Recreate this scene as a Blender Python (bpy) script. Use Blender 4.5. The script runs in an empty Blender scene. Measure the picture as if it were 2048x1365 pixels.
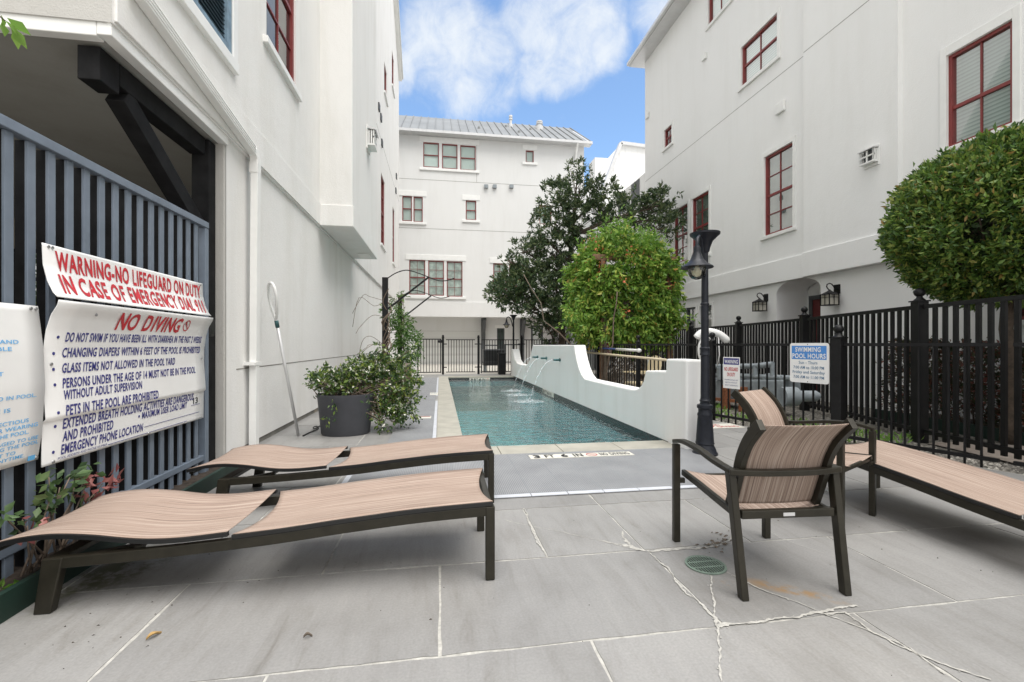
import bpy, bmesh, math, random
import numpy as np
from mathutils import Vector, Matrix, noise as mnoise

R = math.radians
random.seed(7)
rng = np.random.default_rng(11)
SC = bpy.context.scene
COL = SC.collection

# ------------------------------------------------------------------ camera
CAMZ = 1.22
YAW = math.atan(144 / 910)
cd = bpy.data.cameras.new("camera")
cd.sensor_width = 36.0
cd.lens = 16.0
cd.shift_y = 7.5 / 2048
cd.clip_start = 0.05
cd.clip_end = 2000
cam = bpy.data.objects.new("camera", cd)
COL.objects.link(cam)
cam.location = (0, 0, CAMZ)
cam.rotation_euler = (R(90), 0, -YAW)
SC.camera = cam

# ------------------------------------------------------------------ exposure
SC.view_settings.view_transform = 'Standard'
SC.view_settings.look = 'None'
SC.view_settings.gamma = 1
SC.view_settings.exposure = 0.93
SC.cycles.use_denoising = True
SC.cycles.max_bounces = 10
SC.cycles.transparent_max_bounces = 16

# ------------------------------------------------------------------ sun
SUN_EL, SUN_AZ = R(70), R(150)          # azimuth measured clockwise from +Y
sl = bpy.data.lights.new("sun", 'SUN')
sl.energy = 2.5
sl.angle = R(60)
sl.color = (1.0, 0.968, 0.925)
sun = bpy.data.objects.new("sun", sl)
COL.objects.link(sun)
sd = Vector((math.sin(SUN_AZ) * math.cos(SUN_EL), math.cos(SUN_AZ) * math.cos(SUN_EL), math.sin(SUN_EL)))
sun.rotation_euler = sd.to_track_quat('Z', 'Y').to_euler()
sun.location = sd * 60

# ------------------------------------------------------------------ world: sky with clouds
CS, SN = math.cos(YAW), math.sin(YAW)


def ray(px, py):
    x = (px - 1024) / 910
    return Vector((x * CS + SN, -x * SN + CS, (690 - py) / 910))


def gp(px, py, z=0.0):
    d = ray(px, py)
    return Vector((0, 0, CAMZ)) + d * ((z - CAMZ) / d.z)


def onX(px, py, X):
    d = ray(px, py)
    return Vector((0, 0, CAMZ)) + d * (X / d.x)


def onY(px, py, Y):
    d = ray(px, py)
    return Vector((0, 0, CAMZ)) + d * (Y / d.y)


w = bpy.data.worlds.new("World")
SC.world = w
w.use_nodes = True
nt = w.node_tree
nt.nodes.clear()


def N(t, **k):
    n = nt.nodes.new(t)
    for a, b in k.items():
        setattr(n, a, b)
    return n


def mth(op, a, b=None, clamp=False):
    n = N('ShaderNodeMath', operation=op, use_clamp=clamp)
    for i, s in enumerate((a, b)):
        if s is None:
            continue
        if isinstance(s, (int, float)):
            n.inputs[i].default_value = s
        else:
            nt.links.new(s, n.inputs[i])
    return n.outputs[0]


def mrange(x, a, b, c=0.0, d=1.0):
    n = N('ShaderNodeMapRange', interpolation_type='SMOOTHSTEP')
    nt.links.new(x, n.inputs[0])
    for i, v in enumerate((a, b, c, d)):
        n.inputs[i + 1].default_value = v
    return n.outputs[0]


out = N('ShaderNodeOutputWorld')
bg = N('ShaderNodeBackground')
bg.inputs[1].default_value = 0.08
nt.links.new(bg.outputs[0], out.inputs[0])
tc = N('ShaderNodeTexCoord')
sky = N('ShaderNodeTexSky', sky_type='NISHITA')
sky.sun_disc = False
sky.sun_elevation = SUN_EL
sky.sun_rotation = SUN_AZ
sky.altitude = 300
sky.air_density = 1.0
sky.dust_density = 0.6
sky.ozone_density = 2.0
tint = N('ShaderNodeMix', data_type='RGBA', blend_type='MULTIPLY')
tint.inputs[0].default_value = 1.0
nt.links.new(sky.outputs[0], tint.inputs[6])
tint.inputs[7].default_value = (1.62, 1.73, 1.74, 1)
nz = N('ShaderNodeTexNoise')
nz.inputs['Scale'].default_value = 5.5
nz.inputs['Detail'].default_value = 9
nz.inputs['Roughness'].default_value = 0.62
nz.inputs['Distortion'].default_value = 0.25
nt.links.new(tc.outputs['Generated'], nz.inputs['Vector'])
nz2 = N('ShaderNodeTexNoise')
nz2.inputs['Scale'].default_value = 2.3
nz2.inputs['Detail'].default_value = 7
nt.links.new(tc.outputs['Generated'], nz2.inputs['Vector'])


def dotdir(px, py):
    d = ray(px, py).normalized()
    n = N('ShaderNodeVectorMath', operation='DOT_PRODUCT')
    nt.links.new(tc.outputs['Generated'], n.inputs[0])
    n.inputs[1].default_value = d
    return n.outputs['Value']


cl = None
for px, py, r in ((905, 100, .115), (965, 130, .10), (920, 175, .07), (1010, 150, .055), (1130, 110, .075), (1060, 45, .07), (1160, 30, .10), (1215, 85, .05),
                  (1345, 0, .085), (1060, 150, .05), (796, 140, .05), (1110, 150, .05)):
    m = mrange(dotdir(px, py), math.cos(r * 1.25), math.cos(r * 0.35))
    cl = m if cl is None else mth('MAXIMUM', cl, m)
nz3 = N('ShaderNodeTexNoise')
nz3.inputs['Scale'].default_value = 15
nz3.inputs['Detail'].default_value = 8
nz3.inputs['Roughness'].default_value = 0.65
nz3.inputs['Distortion'].default_value = 0.6
nt.links.new(tc.outputs['Generated'], nz3.inputs['Vector'])
dens = mth('ADD', cl, mth('MULTIPLY', mth('SUBTRACT', nz.outputs[0], 0.5), 2.3))
dens = mth('ADD', dens, mth('MULTIPLY', mth('SUBTRACT', nz3.outputs[0], 0.5), 1.3))
cl = mrange(dens, 0.22, 1.62)
# unseen cloud added as fill light, fuller and warmer than the visible cloud
away = mrange(dotdir(1060, 120), 0.93, 0.80)
gen = mrange(nz2.outputs[0], 0.26, 0.46)
cl = mth('MAXIMUM', cl, mth('MULTIPLY', gen, away))
mix = N('ShaderNodeMix', data_type='RGBA')
nt.links.new(mth('MULTIPLY', cl, 0.92), mix.inputs[0])
nt.links.new(tint.outputs[2], mix.inputs[6])
ccol = N('ShaderNodeMix', data_type='RGBA')
nt.links.new(away, ccol.inputs[0])
nt.links.new(ccol.outputs[2], mix.inputs[7])
ccol.inputs[7].default_value = (7.9, 7.75, 7.45, 1)
ccol.inputs[6].default_value = (6.1, 6.4, 6.65, 1)
nt.links.new(mix.outputs[2], bg.inputs[0])

# ------------------------------------------------------------------ materials


def newmat(name):
    m = bpy.data.materials.new(name)
    m.use_nodes = True
    t = m.node_tree
    b = t.nodes['Principled BSDF']
    return m, t, b


def tex(t, kind, vec=None, **inp):
    n = t.nodes.new(kind)
    for k, v in inp.items():
        n.inputs[k].default_value = v
    if vec is not None:
        t.links.new(vec, n.inputs['Vector'])
    return n


def coords(t, scale=(1, 1, 1)):
    c = t.nodes.new('ShaderNodeTexCoord')
    mp = t.nodes.new('ShaderNodeMapping')
    mp.inputs['Scale'].default_value = scale
    t.links.new(c.outputs['Object'], mp.inputs[0])
    return mp.outputs[0]


def ramp(t, fac, stops):
    r = t.nodes.new('ShaderNodeValToRGB')
    e = r.color_ramp.elements
    while len(e) < len(stops):
        e.new(0.5)
    for i, (p, c) in enumerate(stops):
        e[i].position = p
        e[i].color = (*c, 1)
    t.links.new(fac, r.inputs[0])
    return r.outputs[0]


def mixc(t, fac, a, b, mode='MIX'):
    n = t.nodes.new('ShaderNodeMix')
    n.data_type = 'RGBA'
    n.blend_type = mode
    for i, s in ((0, fac), (6, a), (7, b)):
        if isinstance(s, (int, float)):
            n.inputs[i].default_value = s
        elif isinstance(s, tuple):
            n.inputs[i].default_value = (*s, 1)
        else:
            t.links.new(s, n.inputs[i])
    return n.outputs[2]


def bumpn(t, b, h, strength, dist=0.01):
    n = t.nodes.new('ShaderNodeBump')
    n.inputs['Strength'].default_value = strength
    n.inputs['Distance'].default_value = dist
    t.links.new(h, n.inputs['Height'])
    t.links.new(n.outputs[0], b.inputs['Normal'])


def mat(name, col, rough=0.55, metal=0.0, var=0.12, vs=4.0, bump=0.0, bs=60.0, bd=0.004, spec=0.5):
    m, t, b = newmat(name)
    v = coords(t)
    n = tex(t, 'ShaderNodeTexNoise', v, Scale=vs, Detail=6, Roughness=0.6)
    lo = tuple(c * (1 - var) for c in col)
    hi = tuple(min(1, c * (1 + var)) for c in col)
    t.links.new(ramp(t, n.outputs[0], [(0.3, lo), (0.7, hi)]), b.inputs['Base Color'])
    b.inputs['Roughness'].default_value = rough
    b.inputs['Metallic'].default_value = metal
    b.inputs['Specular IOR Level'].default_value = spec
    if bump:
        n2 = tex(t, 'ShaderNodeTexNoise', v, Scale=bs, Detail=4)
        bumpn(t, b, n2.outputs[0], bump, bd)
    return m


def stucco(name, col, dirt=0.10, bs=45, bump=0.35):
    m, t, b = newmat(name)
    v = coords(t)
    vs = coords(t, (0.9, 0.9, 0.12))
    n = tex(t, 'ShaderNodeTexNoise', v, Scale=0.6, Detail=7, Roughness=0.6)
    s = tex(t, 'ShaderNodeTexNoise', vs, Scale=2.2, Detail=6, Roughness=0.65)
    c1 = ramp(t, n.outputs[0], [(0.3, tuple(c * (1 - dirt * 0.6) for c in col)), (0.65, col)])
    d = ramp(t, s.outputs[0], [(0.32, tuple(1 - dirt * k for k in (1.0, 1.05, 1.25))), (0.52, (1, 1, 1))])
    t.links.new(mixc(t, 1.0, c1, d, 'MULTIPLY'), b.inputs['Base Color'])
    b.inputs['Roughness'].default_value = 0.85
    b.inputs['Specular IOR Level'].default_value = 0.25
    g = tex(t, 'ShaderNodeTexNoise', v, Scale=bs, Detail=5, Roughness=0.7)
    g2 = tex(t, 'ShaderNodeTexNoise', v, Scale=bs * 0.12, Detail=3)
    ad = t.nodes.new('ShaderNodeMath')
    ad.operation = 'ADD'
    t.links.new(g.outputs[0], ad.inputs[0])
    t.links.new(g2.outputs[0], ad.inputs[1])
    bumpn(t, b, ad.outputs[0], bump, 0.008)
    return m


M = {}
M['stucco'] = stucco('white_stucco', (0.785, 0.777, 0.757), 0.075, 45, 0.5)
M['stucco_right'] = stucco('white_stucco_clean', (0.83, 0.83, 0.822), 0.035, 45, 0.45)
M['stucco_back'] = stucco('white_stucco_far', (0.73, 0.73, 0.72), 0.04, 12, 0.15)
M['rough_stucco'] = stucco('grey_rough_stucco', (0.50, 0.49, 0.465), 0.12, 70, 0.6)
M['fountain'] = stucco('smooth_white_plaster', (0.84, 0.84, 0.83), 0.07, 30, 0.12)
M['trim'] = mat('white_trim', (0.80, 0.80, 0.78), 0.5, var=0.04)
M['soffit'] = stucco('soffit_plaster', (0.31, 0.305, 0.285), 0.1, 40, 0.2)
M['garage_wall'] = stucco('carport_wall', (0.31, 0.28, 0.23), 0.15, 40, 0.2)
M['red_frame'] = mat('dark_red_paint', (0.20, 0.030, 0.028), 0.4, var=0.15)
M['dark_red'] = mat('dark_red_door', (0.12, 0.015, 0.015), 0.4, var=0.15)
M['grey_frame'] = mat('dark_grey_paint', (0.075, 0.08, 0.085), 0.5, var=0.15)
M['metal_roof'] = mat('standing_seam_metal', (0.20, 0.21, 0.215), 0.55, 0.0, var=0.14, vs=0.8)
M['black_metal'] = mat('black_powder_coat', (0.007, 0.007, 0.0075), 0.45, var=0.35, vs=9, bump=0.08, bs=120, spec=0.3)
M['bluegrey'] = mat('bluegrey_fence_paint', (0.165, 0.20, 0.25), 0.42, 0.0, var=0.14, vs=5, bump=0.06, bs=90)
M['blackwood'] = mat('darkening_black', (0.011, 0.011, 0.0118), 0.7, var=0.5, vs=6, bump=0.4, bs=25, spec=0.15)
M['bronze'] = mat('bronze_aluminium', (0.026, 0.023, 0.016), 0.38, 0.25, var=0.25, vs=12, spec=0.4)
M['piping'] = mat('black_piping', (0.010, 0.010, 0.010), 0.45, var=0.2)
M['lamp'] = mat('charcoal_cast_iron', (0.013, 0.015, 0.021), 0.42, 0.1, var=0.3, vs=14, spec=0.35)
M['pot'] = mat('charcoal_planter', (0.055, 0.057, 0.066), 0.55, var=0.2, vs=3, bump=0.1, bs=60)
M['soil'] = mat('dark_soil', (0.035, 0.025, 0.018), 0.9, var=0.5, vs=20, bump=0.6, bs=50)
M['bark'] = mat('tree_bark', (0.10, 0.075, 0.055), 0.9, var=0.4, vs=14, bump=0.6, bs=30, bd=0.02)
M['twig'] = mat('grey_twig', (0.16, 0.12, 0.09), 0.85, var=0.4, vs=14)
M['wood'] = mat('brown_timber', (0.17, 0.095, 0.055), 0.75, var=0.4, vs=10, bump=0.3, bs=30)
M['weathered'] = mat('weathered_board', (0.16, 0.13, 0.10), 0.85, var=0.4, vs=12, bump=0.3, bs=30)
M['white_plastic'] = mat('white_plastic', (0.78, 0.78, 0.76), 0.35, var=0.05)
M['cream_plastic'] = mat('cream_plastic', (0.72, 0.62, 0.42), 0.45, var=0.08)
M['sign_white'] = mat('white_sign_board', (0.80, 0.80, 0.79), 0.38, var=0.05, vs=2.2)
M['ink_red'] = mat('red_ink', (0.50, 0.025, 0.035), 0.5, var=0.1, vs=25)
M['ink_navy'] = mat('navy_ink', (0.035, 0.035, 0.20), 0.5, var=0.1, vs=25)
M['ink_sky'] = mat('light_blue_ink', (0.13, 0.44, 0.78), 0.5, var=0.08, vs=25)
M['ink_blue'] = mat('blue_ink', (0.07, 0.25, 0.62), 0.5, var=0.08, vs=25)
M['ink_black'] = mat('black_ink', (0.015, 0.015, 0.016), 0.5, var=0.1)
M['ink_steel'] = mat('steel_blue_ink', (0.10, 0.20, 0.32), 0.5, var=0.1, vs=25)
M['ink_maroon'] = mat('maroon_ink', (0.22, 0.035, 0.03), 0.5, var=0.1)
M['tile_cream'] = mat('cream_tile', (0.70, 0.68, 0.61), 0.4, var=0.06, vs=14)
M['steel'] = mat('screw_steel', (0.35, 0.35, 0.35), 0.35, 0.8, var=0.1)
M['aluminium'] = mat('pale_aluminium', (0.62, 0.62, 0.62), 0.35, 0.4, var=0.06)
M['pipe_grey'] = mat('grey_pipe', (0.24, 0.27, 0.29), 0.5, var=0.2, vs=9)
M['rust'] = mat('rusty_metal', (0.22, 0.08, 0.035), 0.85, var=0.4, vs=22)
M['teal'] = mat('patina_copper', (0.04, 0.11, 0.115), 0.5, 0.3, var=0.3, vs=30)
M['green_edging'] = mat('dark_green_edging', (0.008, 0.026, 0.018), 0.6, var=0.3, vs=6)
M['green_grate'] = mat('pale_green_grate', (0.15, 0.20, 0.165), 0.55, var=0.2, vs=20)
M['dark_hole'] = mat('dark_drain', (0.010, 0.012, 0.010), 0.8)
M['concrete'] = mat('pale_concrete', (0.44, 0.42, 0.38), 0.85, var=0.15, vs=2, bump=0.3, bs=60)
M['coping'] = mat('sandstone_coping', (0.37, 0.355, 0.305), 0.7, var=0.16, vs=3.5, bump=0.12, bs=50)
M['mat_edge'] = mat('pale_mat_edging', (0.52, 0.54, 0.58), 0.5, var=0.08, vs=8)
M['footing'] = mat('grey_footing', (0.22, 0.21, 0.19), 0.9, var=0.25, vs=5, bump=0.4, bs=60)
M['red_paint'] = mat('red_car_paint', (0.30, 0.02, 0.02), 0.25, var=0.05)
M['tyre'] = mat('rubber', (0.015, 0.015, 0.015), 0.8)
M['dark_glass'] = mat('dark_car_glass', (0.02, 0.022, 0.025), 0.08, var=0.1)
M['bluepole'] = mat('blue_pole_paint', (0.025, 0.05, 0.16), 0.4)
M['tanpole'] = mat('tan_pole', (0.55, 0.47, 0.33), 0.45)
M['shed'] = mat('grey_siding', (0.30, 0.31, 0.31), 0.7, var=0.1)
M['flower_white'] = mat('jasmine_petals', (0.80, 0.79, 0.70), 0.6, var=0.05)
M['flower_orange'] = mat('orange_petals', (0.62, 0.16, 0.07), 0.6, var=0.2, vs=30)
M['dry_leaf'] = mat('dry_leaf', (0.42, 0.27, 0.10), 0.7, var=0.3, vs=60)
M['mesh_net'] = mat('pale_net', (0.66, 0.68, 0.66), 0.6)
M['debris'] = mat('dark_debris', (0.06, 0.05, 0.04), 0.9, var=0.5, vs=30)


def netmat():
    m, t, b = newmat('fine_net')
    o = t.nodes['Material Output']
    tr = t.nodes.new('ShaderNodeBsdfTransparent')
    b.inputs['Base Color'].default_value = (0.6, 0.62, 0.6, 1)
    mx = t.nodes.new('ShaderNodeMixShader')
    mx.inputs[0].default_value = 0.28
    t.links.new(tr.outputs[0], mx.inputs[1])
    t.links.new(b.outputs[0], mx.inputs[2])
    t.links.new(mx.outputs[0], o.inputs[0])
    return m


M['mesh_net'] = netmat()
M['shutter_blue'] = mat('weathered_blue_shutter', (0.16, 0.24, 0.31), 0.6, var=0.3, vs=8)
M['shutter_dark'] = mat('dark_blue_louvre', (0.055, 0.085, 0.11), 0.6, var=0.2, vs=8)

# window glass, blinds, globes


def glassmat(name, tintc, refl=1.0):
    m, t, b = newmat(name)
    t.nodes.remove(b)
    o = t.nodes['Material Output']
    tr = t.nodes.new('ShaderNodeBsdfTransparent')
    tr.inputs[0].default_value = (*tintc, 1)
    gl = t.nodes.new('ShaderNodeBsdfGlossy')
    gl.inputs['Roughness'].default_value = 0.02
    fr = t.nodes.new('ShaderNodeFresnel')
    fr.inputs[0].default_value = 1.55
    mm = t.nodes.new('ShaderNodeMath')
    mm.operation = 'MULTIPLY_ADD'
    mm.inputs[1].default_value = refl
    mm.inputs[2].default_value = 0.03
    v = coords(t)
    n = tex(t, 'ShaderNodeTexNoise', v, Scale=1.1, Detail=2)
    bp = t.nodes.new('ShaderNodeBump')
    bp.inputs['Strength'].default_value = 0.05
    bp.inputs['Distance'].default_value = 0.02
    t.links.new(n.outputs[0], bp.inputs['Height'])
    t.links.new(bp.outputs[0], gl.inputs['Normal'])
    t.links.new(fr.outputs[0], mm.inputs[0])
    mx = t.nodes.new('ShaderNodeMixShader')
    t.links.new(mm.outputs[0], mx.inputs[0])
    t.links.new(tr.outputs[0], mx.inputs[1])
    t.links.new(gl.outputs[0], mx.inputs[2])
    t.links.new(mx.outputs[0], o.inputs[0])
    return m


M['pane'] = glassmat('window_glass', (0.90, 0.965, 0.94), 0.4)
M['pane_dark'] = glassmat('dark_window_glass', (0.55, 0.60, 0.60), 1.4)
M['globe'] = glassmat('lamp_globe_glass', (0.80, 0.78, 0.66), 1.0)
M['frosted'] = mat('frosted_lantern_glass', (0.46, 0.44, 0.38), 0.25, var=0.25, vs=6)


def stripes(name, c1, c2, axis, freq, sharp=0.5, rough=0.6):
    m, t, b = newmat(name)
    c = t.nodes.new('ShaderNodeTexCoord')
    sp = t.nodes.new('ShaderNodeSeparateXYZ')
    t.links.new(c.outputs['Object'], sp.inputs[0])
    mm = t.nodes.new('ShaderNodeMath')
    mm.operation = 'MULTIPLY'
    mm.inputs[1].default_value = freq
    t.links.new(sp.outputs[axis], mm.inputs[0])
    fr = t.nodes.new('ShaderNodeMath')
    fr.operation = 'FRACT'
    t.links.new(mm.outputs[0], fr.inputs[0])
    t.links.new(ramp(t, fr.outputs[0], [(0.0, c2), (sharp * 0.4, c1), (sharp, c1), (1.0, c2)]), b.inputs['Base Color'])
    b.inputs['Roughness'].default_value = rough
    bumpn(t, b, fr.outputs[0], 0.4, 0.01)
    return m


M['blind'] = stripes('window_blind', (0.72, 0.76, 0.74), (0.36, 0.41, 0.40), 2, 16)
M['half_shade'] = mat('grey_interior', (0.17, 0.195, 0.185), 0.7, var=0.55, vs=1.3)
M['shade'] = mat('roller_shade', (0.66, 0.70, 0.685), 0.7, var=0.06, vs=1.5)
M['curtain'] = mat('pale_curtain', (0.60, 0.64, 0.61), 0.8, var=0.32, vs=3.5)
M['dim_room'] = mat('dim_room', (0.10, 0.11, 0.11), 0.8, var=0.3)
M['blind_dark'] = stripes('dark_window_blind', (0.30, 0.36, 0.335), (0.13, 0.165, 0.155), 2, 16)  # darker slat colours for the large near window
M['garage_door'] = stripes('panel_garage_door', (0.70, 0.70, 0.68), (0.58, 0.58, 0.56), 2, 1.9, 0.96)


def sling(name, axis):
    """woven sling cloth: long thin streaks of tan, rose and brown running along the cloth"""
    m, t, b = newmat(name)
    hi, lo = 150.0, 1.1
    s1 = (lo, hi, hi * 0.02) if axis == 'x' else (hi, lo, lo)
    s2 = tuple(k * 3.1 for k in s1)
    n1 = tex(t, 'ShaderNodeTexNoise', coords(t, s1), Scale=1.0, Detail=3, Roughness=0.7)
    n2 = tex(t, 'ShaderNodeTexNoise', coords(t, s2), Scale=1.0, Detail=2, Roughness=0.6)
    a = ramp(t, n1.outputs[0], [(0.28, (0.14, 0.10, 0.084)), (0.42, (0.28, 0.205, 0.166)), (0.54, (0.39, 0.302, 0.249)), (0.72, (0.53, 0.45, 0.387))])
    d = ramp(t, n2.outputs[0], [(0.36, (0.60, 0.54, 0.50)), (0.48, (1, 1, 1)), (1.0, (1.08, 1.05, 1.0))])
    t.links.new(mixc(t, 0.85, a, d, 'MULTIPLY'), b.inputs['Base Color'])
    b.inputs['Roughness'].default_value = 0.65
    b.inputs['Specular IOR Level'].default_value = 0.3
    w1 = tex(t, 'ShaderNodeTexNoise', coords(t, (400, 400, 400)), Scale=1.0, Detail=1)
    bumpn(t, b, w1.outputs[0], 0.25, 0.001)
    return m


M['sling_x'] = sling('sling_cloth_lengthwise', 'x')
M['sling_v'] = sling('sling_cloth_upright', 'v')


def slabmat():
    m, t, b = newmat('grey_sandstone')
    v = coords(t)
    g = t.nodes.new('ShaderNodeNewGeometry')
    base = ramp(t, g.outputs['Random Per Island'], [(0.0, (0.247, 0.243, 0.237)), (0.5, (0.268, 0.264, 0.257)), (1.0, (0.292, 0.287, 0.279))])
    n = tex(t, 'ShaderNodeTexNoise', v, Scale=1.7, Detail=9, Roughness=0.62, Distortion=0.4)
    c = mixc(t, 1.0, base, ramp(t, n.outputs[0], [(0.25, (0.80, 0.79, 0.775)), (0.5, (1, 1, 1)), (0.8, (1.10, 1.10, 1.095))]), 'MULTIPLY')
    isl = t.nodes.new('ShaderNodeVectorMath')
    isl.operation = 'MULTIPLY_ADD'
    cmb = t.nodes.new('ShaderNodeCombineXYZ')
    for i_ in range(3):
        t.links.new(g.outputs['Random Per Island'], cmb.inputs[i_])
    t.links.new(cmb.outputs[0], isl.inputs[0])
    isl.inputs[1].default_value = (53, 37, 91)
    t.links.new(coords(t, (6, 0.9, 1)), isl.inputs[2])
    vein = tex(t, 'ShaderNodeTexNoise', isl.outputs[0], Scale=2.0, Detail=8, Roughness=0.7, Distortion=0.7)
    c = mixc(t, 1.0, c, ramp(t, vein.outputs[0], [(0.26, (0.72, 0.70, 0.67)), (0.38, (0.92, 0.912, 0.90)), (0.50, (1, 1, 1)), (0.72, (1.07, 1.065, 1.06))]), 'MULTIPLY')
    fine = tex(t, 'ShaderNodeTexNoise', v, Scale=90, Detail=3)
    c = mixc(t, 0.5, c, ramp(t, fine.outputs[0], [(0.3, (0.80, 0.80, 0.80)), (0.7, (1.12, 1.12, 1.12))]), 'MULTIPLY')

    def spot(x, y, sx, sy, rot, r0, r1, nsc, nthr):
        mp = t.nodes.new('ShaderNodeMapping')
        mp.vector_type = 'TEXTURE'
        mp.inputs['Location'].default_value = (x, y, 0)
        mp.inputs['Rotation'].default_value = (0, 0, rot)
        mp.inputs['Scale'].default_value = (sx, sy, 1)
        tcn = t.nodes.new('ShaderNodeTexCoord')
        t.links.new(tcn.outputs['Object'], mp.inputs[0])
        ln = t.nodes.new('ShaderNodeVectorMath')
        ln.operation = 'LENGTH'
        t.links.new(mp.outputs[0], ln.inputs[0])
        n = tex(t, 'ShaderNodeTexNoise', v, Scale=nsc, Detail=6, Roughness=0.7)
        mr = t.nodes.new('ShaderNodeMapRange')
        mr.interpolation_type = 'SMOOTHSTEP'
        t.links.new(ln.outputs['Value'], mr.inputs[0])
        mr.inputs[1].default_value = r1
        mr.inputs[2].default_value = r0
        mr2 = t.nodes.new('ShaderNodeMapRange')
        mr2.interpolation_type = 'SMOOTHSTEP'
        t.links.new(n.outputs[0], mr2.inputs[0])
        mr2.inputs[1].default_value = nthr
        mr2.inputs[2].default_value = nthr + 0.16
        mu = t.nodes.new('ShaderNodeMath')
        mu.operation = 'MULTIPLY'
        t.links.new(mr.outputs[0], mu.inputs[0])
        t.links.new(mr2.outputs[0], mu.inputs[1])
        return mu.outputs[0]

    c = mixc(t, spot(1.72, 2.02, 0.30, 0.07, R(-38), 0.2, 1.0, 9, 0.42), c, (0.29, 0.19, 0.10))
    c = mixc(t, spot(1.50, 2.10, 0.20, 0.06, R(-20), 0.1, 1.0, 11, 0.5), c, (0.28, 0.19, 0.11))
    c = mixc(t, spot(-1.72, 2.75, 0.55, 0.30, R(65), 0.1, 1.0, 7, 0.42), c, (0.075, 0.075, 0.03))
    c = mixc(t, spot(0.1, 3.0, 9.0, 9.0, 0, 0.5, 1.0, 2.4, 0.70), c, (0.33, 0.31, 0.285))
    t.links.new(c, b.inputs['Base Color'])
    b.inputs['Roughness'].default_value = 0.46
    b.inputs['Specular IOR Level'].default_value = 0.45
    bumpn(t, b, fine.outputs[0], 0.18, 0.003)
    return m


M['slab'] = slabmat()
M['mortar'] = mat('white_mortar', (0.42, 0.41, 0.38), 0.9, var=0.25, vs=30, bump=0.7, bs=110, bd=0.006)


def gridmat():
    m, t, b = newmat('grey_grid_mat')
    c = t.nodes.new('ShaderNodeTexCoord')
    sp = t.nodes.new('ShaderNodeSeparateXYZ')
    t.links.new(c.outputs['Object'], sp.inputs[0])
    fs = []
    for ax, fq in ((0, 62.0), (1, 62.0)):
        a = t.nodes.new('ShaderNodeMath')
        a.operation = 'MULTIPLY'
        a.inputs[1].default_value = fq
        t.links.new(sp.outputs[ax], a.inputs[0])
        f = t.nodes.new('ShaderNodeMath')
        f.operation = 'PINGPONG'
        f.inputs[1].default_value = 0.5
        t.links.new(a.outputs[0], f.inputs[0])
        fs.append(f.outputs[0])
    mn = t.nodes.new('ShaderNodeMath')
    mn.operation = 'MINIMUM'
    t.links.new(fs[0], mn.inputs[0])
    t.links.new(fs[1], mn.inputs[1])
    holes = ramp(t, mn.outputs[0], [(0.18, (1, 1, 1)), (0.26, (0.36, 0.36, 0.37))])
    n = tex(t, 'ShaderNodeTexNoise', coords(t), Scale=3.0, Detail=5)
    base = ramp(t, n.outputs[0], [(0.3, (0.27, 0.277, 0.29)), (0.7, (0.335, 0.342, 0.355))])
    t.links.new(mixc(t, 1.0, base, holes, 'MULTIPLY'), b.inputs['Base Color'])
    b.inputs['Roughness'].default_value = 0.45
    bumpn(t, b, holes, 0.5, 0.004)
    return m


M['grid'] = gridmat()


def tilemat():
    m, t, b = newmat('dark_waterline_tile')
    v = coords(t, (1, 1, 1))
    br = t.nodes.new('ShaderNodeTexVoronoi')
    br.inputs['Scale'].default_value = 22
    t.links.new(v, br.inputs['Vector'])
    t.links.new(ramp(t, br.outputs['Distance'], [(0.1, (0.055, 0.058, 0.06)), (0.8, (0.022, 0.024, 0.026))]), b.inputs['Base Color'])
    b.inputs['Roughness'].default_value = 0.2
    return m


M['tile'] = tilemat()


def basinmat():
    m, t, b = newmat('pool_plaster_ripple_light')
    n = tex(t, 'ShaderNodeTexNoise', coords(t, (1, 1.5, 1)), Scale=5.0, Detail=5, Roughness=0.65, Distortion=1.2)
    t.links.new(ramp(t, n.outputs[0], [(0.34, (0.13, 0.44, 0.51)), (0.5, (0.32, 0.70, 0.75)), (0.64, (0.58, 0.90, 0.93))]), b.inputs['Base Color'])  # pale and dark mottling paints rippled light onto the plaster
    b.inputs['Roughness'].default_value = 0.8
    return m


M['basin'] = basinmat()


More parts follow.
